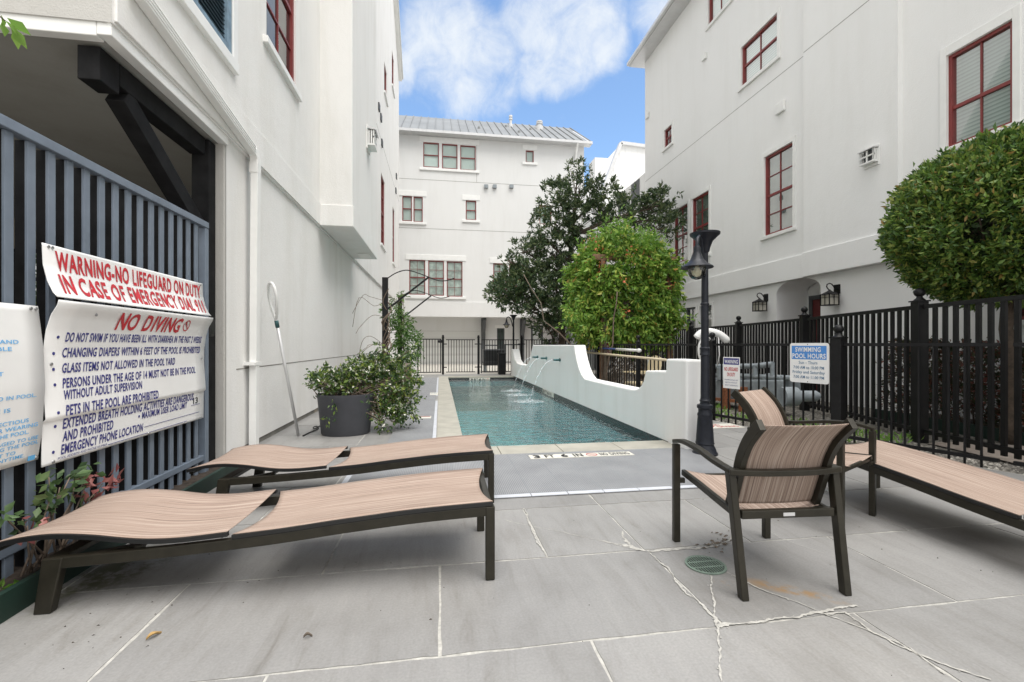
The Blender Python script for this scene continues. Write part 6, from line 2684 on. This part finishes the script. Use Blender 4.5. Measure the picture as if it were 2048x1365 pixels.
# beyond the far fence: condenser, frames, bin, car, shed
x0, x1 = onY(966, 700, 20.6).x, onY(1009, 700, 20.6).x
ac = thing('condenser_unit', 'dark grey outdoor condenser unit standing behind the far fence', 'condenser', ((x0 + x1) / 2, 20.6, 0))
m = MB()
m.box(x0, x1, 20.4, 21.2, .28, 1.02)
m.build('casing', 'grey_frame', ac, bevel=.02)
m = MB()
for k in range(12):
    z = .34 + k * .052
    m.box(x0 + .06, x1 - .06, 20.385, 20.399, z, z + .022)
m.build('grille', 'piping', ac)
m = MB()
for x in (x0 + .1, x1 - .1):
    m.box(x - .04, x + .04, 20.45, 21.1, -.03, .279)
m.build('foot', 'pipe_grey', ac)
for (pa, pb_, zt, lab) in ((963, 1003, 1.22, 'dark tubular frame standing around the condenser unit'), (1010, 1040, 1.25, 'dark tubular frame beside the black bin')):
    xa_, xb_ = onY(pa, 700, 20.0).x, onY(pb_, 700, 20.0).x
    m = MB()
    for x in (xa_, xb_):
        m.bar((x, 20.0, -.03), (x, 20.0, zt), .05, .05)
    m.bar((xa_ + .026, 20.0, zt - .025), (xb_ - .026, 20.0, zt - .025), .05, .05)
    m.bar((xa_ + .026, 20.0, .45), (xb_ - .026, 20.0, .45), .04, .04)
    tag(m.build('pipe_frame', 'grey_frame'), lab, 'frame', 'tubular frames behind the far fence')
q = gp(1017, 744)
bn = thing('waste_bin', 'slim black waste bin at the far end of the white fountain wall', 'bin', (2.55, 18.6, 0))
m = MB()
m.box(2.37, 2.66, 18.45, 18.80, 0, .82)
m.build('body', 'black_metal', bn, bevel=.02)
m = MB()
m.box(2.35, 2.68, 18.43, 18.82, .821, .88)
m.build('lid', 'black_metal', bn, bevel=.02)
# parked car
q = onY(1141, 680, 24.0)
cr = thing('parked_car', 'red car with dark windows parked beyond the far fence', 'car', (q.x, 24, 0))
m = MB()
cx = q.x
P_ = [(23.0, .45), (23.0, 1.05), (23.3, 1.12), (26.4, 1.05), (27.2, .85), (27.25, .4), (26.9, .3), (23.3, .3)]
m.prism(P_, lambda u, v, dd: (cx + dd, u, v), -.86, .86)
m.build('body', 'red_paint', cr, bevel=.06)
m = MB()
P_ = [(23.08, 1.10), (23.45, 1.60), (25.0, 1.66), (26.2, 1.08)]
m.prism(P_, lambda u, v, dd: (cx + dd, u, v), -.74, .74)
m.build('cabin', 'dark_glass', cr, bevel=.06)
for yy in (23.75, 26.35):
    for s in (-1, 1):
        m = MB()
        m.tube([(cx + s * .70, yy, .30), (cx + s * .88, yy, .30)], .33, 18)
        m.build('wheel', 'tyre', cr)
for s in (-1, 1):
    m = MB()
    m.box(cx + s * .66 - .12, cx + s * .66 + .12, 22.97, 23.01, .78, .98)
    m.build('tail_light', 'ink_red', cr, bevel=.02)
sx0, sx1 = onY(1152, 680, 21.5).x, onY(1222, 680, 21.5).x
sd_ = thing('garden_shed', 'low grey panelled shed seen under the vine arbor', 'shed', (sx0, 21.5, 0))
m = MB()
m.box(sx0, sx1, 21.5, 23.2, -.05, 2.0)
m.build('wall', 'shed', sd_)
m = MB()
k = sx0 + .1
while k < sx1:
    m.box(k, k + .06, 21.47, 21.499, .05, 1.95)
    k += .42
m.build('batten', 'grey_frame', sd_)
m = MB()
m.box(sx0 - .15, sx1 + .15, 21.35, 23.35, 2.001, 2.1)
m.build('roof', 'grey_frame', sd_, bevel=.01)
# ================================================================== VEGETATION


def rosettes(centres, dirs, per, length):
    """leaves crowded at the ends of short twigs, fanning out"""
    n = len(centres)
    t = 1 - .55 * rng.uniform(0, 1, (n, per)) ** 1.6
    P = centres[:, None, :] + dirs[:, None, :] * (t * length)[:, :, None] + rng.normal(0, .015, (n, per, 3))
    D = np.repeat(dirs[:, None, :], per, axis=1) * .8 + rng.normal(0, .62, (n, per, 3))
    return P.reshape(-1, 3), D.reshape(-1, 3)


def branch(m, a, b, r0, r1, wob=.06, n=8):
    a, b = Vector(a), Vector(b)
    L = (b - a).length
    pts = []
    for k in range(n + 1):
        t_ = k / n
        p_ = a.lerp(b, t_)
        p_ += Vector((mnoise.noise(p_ * 1.3), mnoise.noise(p_ * 1.3 + Vector((9, 0, 0))), .4 * mnoise.noise(p_ * 1.3 + Vector((0, 9, 0))))) * wob * L * math.sin(math.pi * min(1, t_ * 1.1))
        pts.append(p_)
    m.tube(pts, [r0 + (r1 - r0) * k / n for k in range(n + 1)], 7)
    return pts


# ---- tall dark evergreen
def at(px, py, y):
    return tuple(onY(px, py, y))


tr = thing('evergreen_tree', 'tall dark evergreen tree with open branches behind the vine mound', 'tree', (4.75, 18.2, 0))
trunk0, trunk1 = Vector((4.75, 18.2, -.1)), Vector((5.35, 17.8, 6.2))
m = MB()
tp_ = branch(m, trunk0, trunk1, .17, .06, .03, 12)
blobs = [  # px, py, Y, rx, ry, rz, n
    (1160, 385, 17.6, .95, .9, .75, 300), (1115, 400, 17.6, .75, .8, .7, 230), (1205, 400, 17.3, .80, .8, .75, 260), (1155, 348, 17.6, .40, .4, .35, 60),
    (1110, 445, 17.6, .85, .9, .7, 300), (1165, 450, 17.6, 1.05, 1.0, .8, 380), (1225, 440, 17.0, .9, .9, .75, 280), (1080, 470, 17.5, .55, .8, .45, 120),
    (1275, 420, 16.0, .95, .9, .75, 230), (1322, 410, 14.9, .62, .6, .50, 110), (1330, 455, 14.7, .5, .6, .5, 90), (1300, 440, 15.2, .8, .8, .7, 170), (1348, 530, 14.4, .35, .4, .35, 40),
    (1105, 510, 17.6, .9, 1.0, .7, 330), (1160, 520, 17.8, 1.0, 1.0, .8, 360), (1050, 505, 17.3, .75, .8, .35, 130), (1015, 522, 17.1, .45, .6, .25, 50),
    (1060, 560, 17.3, 1.0, 1.1, .6, 420), (1020, 575, 17.1, .75, .9, .55, 280), (1110, 570, 17.5, 1.05, 1.1, .7, 460), (1055, 605, 17.2, .95, 1.0, .50, 360), (1010, 592, 17.0, .6, .8, .4, 150),
    (1105, 620, 17.4, .9, 1.0, .55, 330), (1095, 655, 17.4, .65, .7, .5, 170), (1120, 660, 17.4, .5, .6, .4, 110), (1150, 590, 17.8, .9, .9, .9, 260)]
C_, D_ = [], []
for px, py, Y, rx, ry, rz, n in blobs:
    c_ = np.array(at(px, py, Y))
    p_, u_ = blob(c_, (rx * .97, ry, rz * .92), int(n * 1.05), .30, .03, 2.2)
    dirs = u_ * .7 + np.array([0, 0, .55]) + rng.normal(0, .3, p_.shape)
    dirs /= np.linalg.norm(dirs, axis=1, keepdims=True)
    C_.append(p_)
    D_.append(dirs)
    k = min(range(len(tp_)), key=lambda i: (tp_[i] - Vector(c_) + Vector((0, 0, .8))).length)
    pts = branch(m, tp_[max(1, k)], c_, .055, .02, .10, 8)
    for q_ in p_[rng.integers(0, len(p_), 9)]:
        branch(m, pts[random.randint(4, 8)], q_, .016, .005, .08, 4)
C_, D_ = np.concatenate(C_), np.concatenate(D_)
m.build('trunk', 'bark', tr, smooth=True)
P_, Q_ = rosettes(C_, D_, 11, .24)
leaf_mesh('crown', 'leaf_dark', P_, Q_, .165, .30, tr, .2, .25)

# ---- vine mound over an arbor
VA = thing('vine_arbor', 'rounded mound of bright green trumpet vine with orange flowers over a lattice arbor', 'vine arbor', (4.75, 11.4, 0))
vc = np.array([4.80, 11.5, 2.55])


def vine_r(u):
    """radius of the mound in direction u"""
    rx, ry, rz = 1.29, 1.2, 1.72
    e3 = 2.7
    r_ = 1 / ((abs(u[0]) / rx) ** e3 + (abs(u[1]) / ry) ** e3 + (abs(u[2]) / rz) ** e3) ** (1 / e3)
    return r_ * (1 + .13 * mnoise.noise(Vector(u) * 2.3) + .10 * mnoise.noise(Vector(u) * 6.0))


n = 3000
U = sph(n)
U = U[U[:, 2] > -0.78]
rad = np.array([vine_r(u) for u in U])
P_ = vc + U * (rad * rng.uniform(.80, 1.02, len(U)))[:, None]
keep = np.array([(mnoise.noise(Vector(q) * 2.6) > -.20) and (q[2] > 1.42 + .55 * mnoise.noise(Vector((q[0] * 1.6, q[1] * 1.6, 3))) + (0.25 if q[0] < 4.5 else -.1)) for q in P_])
P_, U = P_[keep], U[keep]
dirs = U * .5 + np.array([0, 0, -.85]) + rng.normal(0, .25, P_.shape)
dirs /= np.linalg.norm(dirs, axis=1, keepdims=True)
A1, B1 = sprays(P_, dirs, 12, .26, .03)
leaf_mesh('foliage', 'leaf_vine', A1, B1, .15, .42, VA, .25, .40)
# hanging tails of vine
tails = []
for px, py in ((1140, 640), (1165, 655), (1200, 668), (1216, 690), (1230, 672), (1290, 672), (1310, 690), (1330, 680), (1350, 670), (1365, 640), (1270, 660), (1182, 648)):
    q = onY(px, py, 10.6)
    for k in range(16):
        tails.append((q.x + random.gauss(0, .09), 10.6 + random.gauss(0, .2), q.z + random.uniform(-.05, .55)))
for k in range(70):
    a_ = random.uniform(0, 6.283)
    x_, y_ = 4.8 + 1.22 * math.cos(a_) * random.uniform(.85, 1.04), 11.5 + 1.12 * math.sin(a_) * random.uniform(.85, 1.04)
    z1_, z0_ = random.uniform(1.6, 2.4), random.uniform(1.15, 1.75)
    for j in range(9):
        t_ = j / 8
        tails.append((x_ + random.gauss(0, .035), y_ + random.gauss(0, .035), z1_ + (z0_ - z1_) * t_))
tails = np.array(tails)
td = np.tile(np.array([0.0, 0, -1.0]), (len(tails), 1)) + rng.normal(0, .35, tails.shape)
td /= np.linalg.norm(td, axis=1, keepdims=True)
A2, B2 = sprays(tails, td, 8, .22, .04)
leaf_mesh('hanging_vine', 'leaf_vine', A2, B2, .12, .42, VA, .25, .4)
# light runners on the top
run_ = P_[P_[:, 2] > 3.5][:500]
A3, B3 = sprays(run_, np.tile([0, 0, 1.0], (len(run_), 1)) + rng.normal(0, .5, run_.shape), 7, .22, .02)
leaf_mesh('young_shoots', 'leaf_lime', A3, B3, .09, .34, VA, .2, .5)
fl, fd = [], []
for px, py in ((1188, 478), (1196, 495), (1237, 560), (1246, 563), (1200, 555), (1305, 520), (1254, 622), (1175, 480), (1262, 505), (1340, 570), (1203, 532), (1375, 660)):
    d_ = ray(px, py)
    d_.normalize()
    o_ = np.array([0, 0, CAMZ])
    t_ = 10.0
    hit = None
    while t_ < 13.5:
        q_ = o_ + np.array(d_) * t_
        e_ = q_ - vc
        if np.linalg.norm(e_) < vine_r(e_ / np.linalg.norm(e_)) * 1.03:
            hit = q_
            break
        t_ += .05
    if hit is None:
        continue
    for k in range(9):
        fl.append(hit + rng.normal(0, .055, 3))
        fd.append(-np.array(d_) + rng.normal(0, .7, 3))
leaf_mesh('blossoms', 'flower_orange', np.array(fl), np.array(fd), .075, .5, VA, .4, .3)
m = MB()
for x, y in ((3.95, 10.7), (3.95, 12.4), (5.7, 10.7), (5.7, 12.4)):
    m.box(x - .06, x + .06, y - .06, y + .06, -.06, 3.3)
for y in (10.7, 12.4):
    m.box(3.7, 5.95, y - .03, y + .03, 3.302, 3.44)
m.build('arbor_post', 'wood', VA, bevel=.005)
m = MB()
# lattice panel beside the near posts
ly = 10.62
for k in range(16):
    x0_, z0_ = 3.9 + .115 * k, .05
    m.bar((max(3.9, 3.9 + .115 * k - 1.4), ly, max(.05, .05 + 0)), (3.9 + .115 * k, ly, min(2.3, .05 + 1.4)), .012, .035, (0, 1, 0))
for k in range(14):
    z_ = .1 + .16 * k
    m.bar((4.0, ly + .02, z_), (5.0, ly + .02, min(2.4, z_ + 1.0)), .03, .012, (0, 1, 0))
    m.bar((4.0, ly - .02, min(2.4, z_ + 1.0)), (5.0, ly - .02, z_), .03, .012, (0, 1, 0))
for x in (3.98, 4.5, 5.02):
    m.bar((x, ly, .0), (x, ly, 2.5), .06, .06)
m.build('lattice', 'weathered', VA)
m = MB()
for k in range(16):
    a_ = Vector((random.choice((3.95, 5.7, 4.8)) + random.gauss(0, .1), random.uniform(10.5, 12.3), 0))
    b_ = Vector((a_.x + random.gauss(0, .5), a_.y + random.gauss(0, .3), random.uniform(2.2, 3.3)))
    branch(m, a_, b_, .025, .012, .12, 8)
m.build('stem', 'twig', VA, smooth=True)

# ---- clipped ball tree on the right
tc_ = np.array([7.33, 4.75, 2.80])
TT = thing('topiary_tree', 'large clipped ball-shaped tree with glossy leaves above the tall fence', 'tree', (7.15, 4.75, 0))
n = 6800
U = sph(n)
rr_ = np.array([1 + .045 * mnoise.noise(Vector(u) * 2.6) + .03 * mnoise.noise(Vector(u) * 7) for u in U])
RAD = np.array([1.26, 1.24, 1.03])
e_ = np.sign(U) * np.abs(U) ** .92
P_ = tc_ + e_ * RAD * (rr_ * rng.uniform(.84, 1.0, n))[:, None]
keep = np.array([mnoise.noise(Vector(q) * 3.1) > (-.42 if q[2] > 2.5 else -.18) for q in P_])
P_, U = P_[keep], U[keep]
dirs = U * .8 + np.array([0, 0, .45]) + rng.normal(0, .25, P_.shape)
dirs /= np.linalg.norm(dirs, axis=1, keepdims=True)
A1, B1 = sprays(P_, dirs, 9, .10, .022)
leaf_mesh('crown', 'leaf_topiary', A1, B1, .082, .40, TT, .22, .55)
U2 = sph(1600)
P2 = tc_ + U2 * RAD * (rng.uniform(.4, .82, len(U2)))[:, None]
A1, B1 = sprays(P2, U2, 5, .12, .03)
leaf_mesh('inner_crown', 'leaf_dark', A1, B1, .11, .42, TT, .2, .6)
m = MB()
branch(m, (7.24, 4.8, -.06), (7.24, 4.78, 2.3), .085, .06, .03, 8)
for k in range(22):
    u_ = sph(1)[0]
    branch(m, (7.24, 4.78, random.uniform(1.5, 2.3)), tuple(tc_ + u_ * RAD * .85), .035, .008, .08, 6)
m.build('trunk', 'bark', TT, smooth=True)

# ---- hedge behind the tall fence
hp, hd = [], []
n = 5200
X_ = rng.uniform(0, 1, n)
for k in range(n):
    yy = 0.8 + 6.0 * X_[k]
    a_ = rng.uniform(0, math.pi)
    w_ = .34 * math.cos(a_)
    h_ = math.sin(a_)
    zz = .08 + 1.10 * (h_ if rng.uniform() < .6 else rng.uniform(0, 1)) * (1 + .10 * mnoise.noise(Vector((yy * 2, 3, 0))))
    xx = 7.55 + (yy - 2.5) * .07 + (w_ if zz < 1 else w_ * .8) * rng.uniform(.7, 1)
    if mnoise.noise(Vector((xx * 3, yy * 3, zz * 3))) > -.38:
        hp.append((xx, yy, zz))
        hd.append((w_ * 2, rng.normal(0, .4), .6))
hp, hd = np.array(hp), np.array(hd)
A1, B1 = sprays(hp, hd / np.linalg.norm(hd, axis=1, keepdims=True), 5, .10, .025)
H_ = thing('hedge', 'low reddish green hedge growing behind the tall slat fence', 'hedge', (7.7, 3.8, 0))
leaf_mesh('foliage', 'leaf_hedge', A1, B1, .065, .5, H_, .2, .6)
m = MB()
for k in range(40):
    yy = .9 + 5.8 * k / 40
    xx = 7.55 + (yy - 2.5) * .07
    branch(m, (xx, yy, -.06), (xx + random.gauss(0, .12), yy + random.gauss(0, .1), .9), .015, .006, .1, 5)
m.build('stem', 'bark', H_, smooth=True)
m = MB()
m.bar((7.02, .8, .03), (7.42, 6.8, .03), .03, .17)
tag(m.build('garden_edging', 'green_edging'), 'dark green edging board along the foot of the hedge', 'edging')
m = MB()
m.add([(7.04, .8, .02), (8.4, .8, .02), (8.5, 6.8, .02), (7.43, 6.8, .02)], [(0, 1, 2, 3)])
struct(m.build('planting_soil', 'soil'))

# ---- jasmine in the planter
JB = thing('jasmine_bush', 'sprawling jasmine with white flowers spilling from the charcoal planter', 'shrub', (-1.15, 6.7, .48))
m = MB()
C_, D_ = [], []
jb = [(668, 762, 6.45, .30, .22, .17, 150), (700, 755, 6.6, .30, .25, .22, 180), (735, 750, 6.75, .30, .25, .25, 190), (770, 745, 6.9, .28, .25, .26, 190), (800, 765, 6.85, .26, .25, .26, 170),
      (775, 790, 6.7, .30, .25, .26, 200), (800, 805, 6.65, .24, .22, .22, 140), (775, 830, 6.55, .20, .2, .17, 110), (780, 848, 6.5, .14, .16, .06, 40), (645, 770, 6.35, .14, .15, .12, 45), (755, 732, 6.9, .20, .2, .10, 50)]
root_ = Vector((-1.2, 6.55, .48))
for px, py, Y, rx, ry, rz, n in jb:
    c_ = np.array(at(px, py, Y))
    p_, u_ = blob(c_, (rx, ry, rz), int(n * 1.1), .2, -.25, 5)
    p_[:, 2] = np.maximum(p_[:, 2], .03)
    d2 = u_ * .7 + rng.normal(0, .5, p_.shape) + np.array([0, 0, .15])
    C_.append(p_)
    D_.append(d2 / np.linalg.norm(d2, axis=1, keepdims=True))
    for q_ in p_[rng.integers(0, len(p_), 7)]:
        branch(m, root_ + Vector((random.gauss(0, .15), random.gauss(0, .1), 0)), tuple(q_), .008, .004, .12, 6)
for px, py in ((635, 752), (648, 735), (760, 700), (770, 712), (838, 760), (835, 798), (668, 745), (832, 835), (820, 700)):
    q_ = onY(px, py, 6.7)
    branch(m, root_ + Vector((.1, .1, .15)), tuple(q_), .007, .003, .15, 7)
    k = 8
    pp = np.array(q_) + rng.normal(0, .035, (k, 3))
    C_.append(pp)
    D_.append(sph(k))
C_, D_ = np.concatenate(C_), np.concatenate(D_)
m.build('stem', 'twig', JB, smooth=True)
A1, B1 = sprays(C_, D_, 5, .08, .018)
leaf_mesh('foliage', 'leaf_jasmine', A1, B1, .062, .45, JB, .2, .6)
sel = rng.choice(len(C_), 430, replace=False)
A1, B1 = sprays(C_[sel] + D_[sel] * .05, D_[sel], 5, .01, .004)
leaf_mesh('blossoms', 'flower_white', A1, B1, .034, .55, JB, .1, .8)
# strands down the face of the pot
st = []
for px, z0_, z1_ in ((668, .52, .24), (656, .3, .16), (735, .55, .3)):
    q_ = onY(px, 820, 6.22)
    for k in range(12):
        st.append((q_.x + random.gauss(0, .025), 6.22 + random.uniform(-.03, .02), random.uniform(z1_, z0_)))
st = np.array(st)
leaf_mesh('hanging_leaves', 'leaf_jasmine', st, np.tile([0, -.5, -.8], (len(st), 1)), .06, .45, JB, .2, .6)

# ---- feathery vine on the farther trellis post
FV = thing('feathery_vine', 'light green feathery vine climbing the farther black trellis post', 'vine', (-1.05, 12.7, .6))
C_, D_ = [], []
for px, py, rx, rz, n in ((792, 600, .16, .22, 50), (786, 625, .22, .28, 90), (803, 640, .25, .26, 120), (808, 665, .32, .28, 150), (815, 685, .30, .26, 120), (822, 705, .26, .24, 90), (808, 720, .18, .2, 50), (798, 690, .25, .25, 70)):
    c_ = np.array(at(px, py, 12.55))
    p_, u_ = blob(c_, (rx * .72, .22, rz * .9), int(n * .7), .1, -.1, 5)
    C_.append(p_)
    D_.append(u_ * .6 + np.array([.1, 0, -.45]))
C_, D_ = np.concatenate(C_), np.concatenate(D_)
D_ /= np.linalg.norm(D_, axis=1, keepdims=True)
A1, B1 = sprays(C_, D_, 9, .22, .02)
leaf_mesh('foliage', 'leaf_fern', A1, B1, .10, .26, FV, .15, .5)
m = MB()
for k in range(8):
    ph = random.uniform(0, 6.3)
    pts = [(-1.05 + .09 * math.cos(ph + 1.7 * j), 12.72 + .08 * math.sin(ph + 1.7 * j), .6 + 2.0 * j / 9) for j in range(10)]
    m.tube(catmull(pts, 4), .009, 5)
m.build('stem', 'twig', FV, smooth=True)

# ---- small plants along the slat fence
NP = thing('nandina_plant', 'small green and pink leaved plant growing through the slat fence under the big sign', 'plant', (-2.03, 2.75, .07))
m = MB()
C_, D_, mi = [], [], []
for px, py, k in ((92, 985, 0), (120, 975, 0), (150, 990, 0), (170, 975, 1), (205, 968, 1), (225, 958, 1), (140, 955, 0), (100, 1020, 0), (170, 940, 0), (55, 1052, 1), (45, 1040, 0), (100, 1000, 0), (150, 965, 0), (170, 960, 1), (10, 1035, 0), (180, 1000, 0), (98, 955, 0), (190, 990, 1)):
    q_ = onX(px, py, -2.04)
    branch(m, (-2.05, 2.75 + random.gauss(0, .12), .07), tuple(q_), .006, .003, .08, 6)
    nn = 9
    pp = np.array(q_) + rng.normal(0, .03, (nn, 3))
    C_.append(pp)
    D_.append(sph(nn) * .6 + np.array([.4, 0, .1]))
    mi += [k] * nn
C_, D_ = np.concatenate(C_), np.concatenate(D_)
m.build('stem', 'twig', NP, smooth=True)
leaf_mesh('foliage', ['leaf_small', 'leaf_pink'], C_, D_, .062, .55, NP, .12, .5, np.array(mi))
GP = thing('ground_sprig', 'bright green low sprig at the fence foot beside the lounger leg', 'plant', (-1.98, 2.3, .06))
C_ = []
for px, py in ((5, 1172), (18, 1178), (30, 1168), (8, 1190), (20, 1185), (46, 1170), (2, 1180)):
    q_ = onX(px, py, -1.98)
    C_ += [np.array(q_) + rng.normal(0, .012, 3) for _ in range(3)]
C_ = np.array(C_)
leaf_mesh('foliage', 'leaf_lime', C_, np.tile([.4, .3, .3], (len(C_), 1)), .05, .5, GP, .1, .5)
m = MB()
for k in range(5):
    branch(m, (-2.0, 2.28 + .03 * k, .06), tuple(C_[k * 3]), .004, .002, .05, 4)
m.build('stem', 'twig', GP, smooth=True)
# leaves of a branch reaching in at the top left
TB = thing('leafy_twig', 'bright green leafy twig hanging in at the top left under the eave', 'twig', (-2.6, 2.2, 3.0))
q_ = onX(10, 42, -2.0)
C_ = np.array([tuple(onX(px, py, -2.0)) for px, py in ((2, 30), (14, 36), (4, 44), (20, 48), (28, 52), (10, 40))])
leaf_mesh('foliage', 'leaf_lime', C_, np.tile([.1, .75, -.35], (len(C_), 1)), .085, .5, TB, .1, .35)
m = MB()
branch(m, (-2.1, 1.9, q_.z + .12), tuple(q_), .006, .003, .1, 6)
m.build('stem', 'twig', TB, smooth=True)
# greenery seen through the carport
n = 2600
bp = np.stack([rng.uniform(-11.5, -5.5, n), rng.uniform(10.2, 11.2, n), rng.uniform(.2, 3.6, n)], axis=1)
bp = bp[[mnoise.noise(Vector(q) * 1.4) > -.15 for q in bp]]
BG = thing('back_garden_shrub', 'green shrub glimpsed through the slats at the back of the carport', 'shrub', (-8.5, 10.7, 0))
A1, B1 = sprays(bp, np.tile([0, -.5, .5], (len(bp), 1)), 5, .2, .05)
leaf_mesh('foliage', 'leaf_vine', A1, B1, .16, .45, BG, .2, .6)

# ---- low greenery and pebbles in the gravel bed
gx, gd_ = [], []
for k in range(46):
    t_ = random.random()
    yy = random.uniform(5.0, 9.8)
    xx = fence_x(yy) + random.uniform(.2, 1.2)
    for j in range(26):
        gx.append((xx + random.gauss(0, .09), yy + random.gauss(0, .09), -.05 + abs(random.gauss(0, .02))))
        gd_.append((random.gauss(0, .5), random.gauss(0, .5), 1))
o = leaf_mesh('weeds', 'leaf_lime', np.array(gx), np.array(gd_), .085, .25, None, .1, .3)
tag(o, 'bright green weeds growing in the gravel behind the low fence', 'weeds', kind='stuff')
n = 2600
yy = rng.uniform(2.2, 8.5, n)
xx = np.array([fence_x(y) for y in yy]) + rng.uniform(-.12, .9, n)
P_ = np.stack([xx, yy, np.full(n, -.05)], axis=1)
vs, fs = [], []
for k in range(n):
    s_ = random.uniform(.008, .024)
    b0 = len(vs)
    for a_ in range(5):
        vs.append((P_[k, 0] + s_ * math.cos(a_ * 1.257 + k) * random.uniform(.7, 1.2), P_[k, 1] + s_ * math.sin(a_ * 1.257 + k) * random.uniform(.7, 1.2), -.056))
    vs.append((P_[k, 0], P_[k, 1], -.055 + s_ * .9))
    fs += [(b0 + a_, b0 + (a_ + 1) % 5, b0 + 5) for a_ in range(5)]
m = MB()
m.add(vs, fs)
tag(m.build('gravel', 'pebble'), 'loose pale pebbles along the foot of the low fence', 'gravel', kind='stuff')
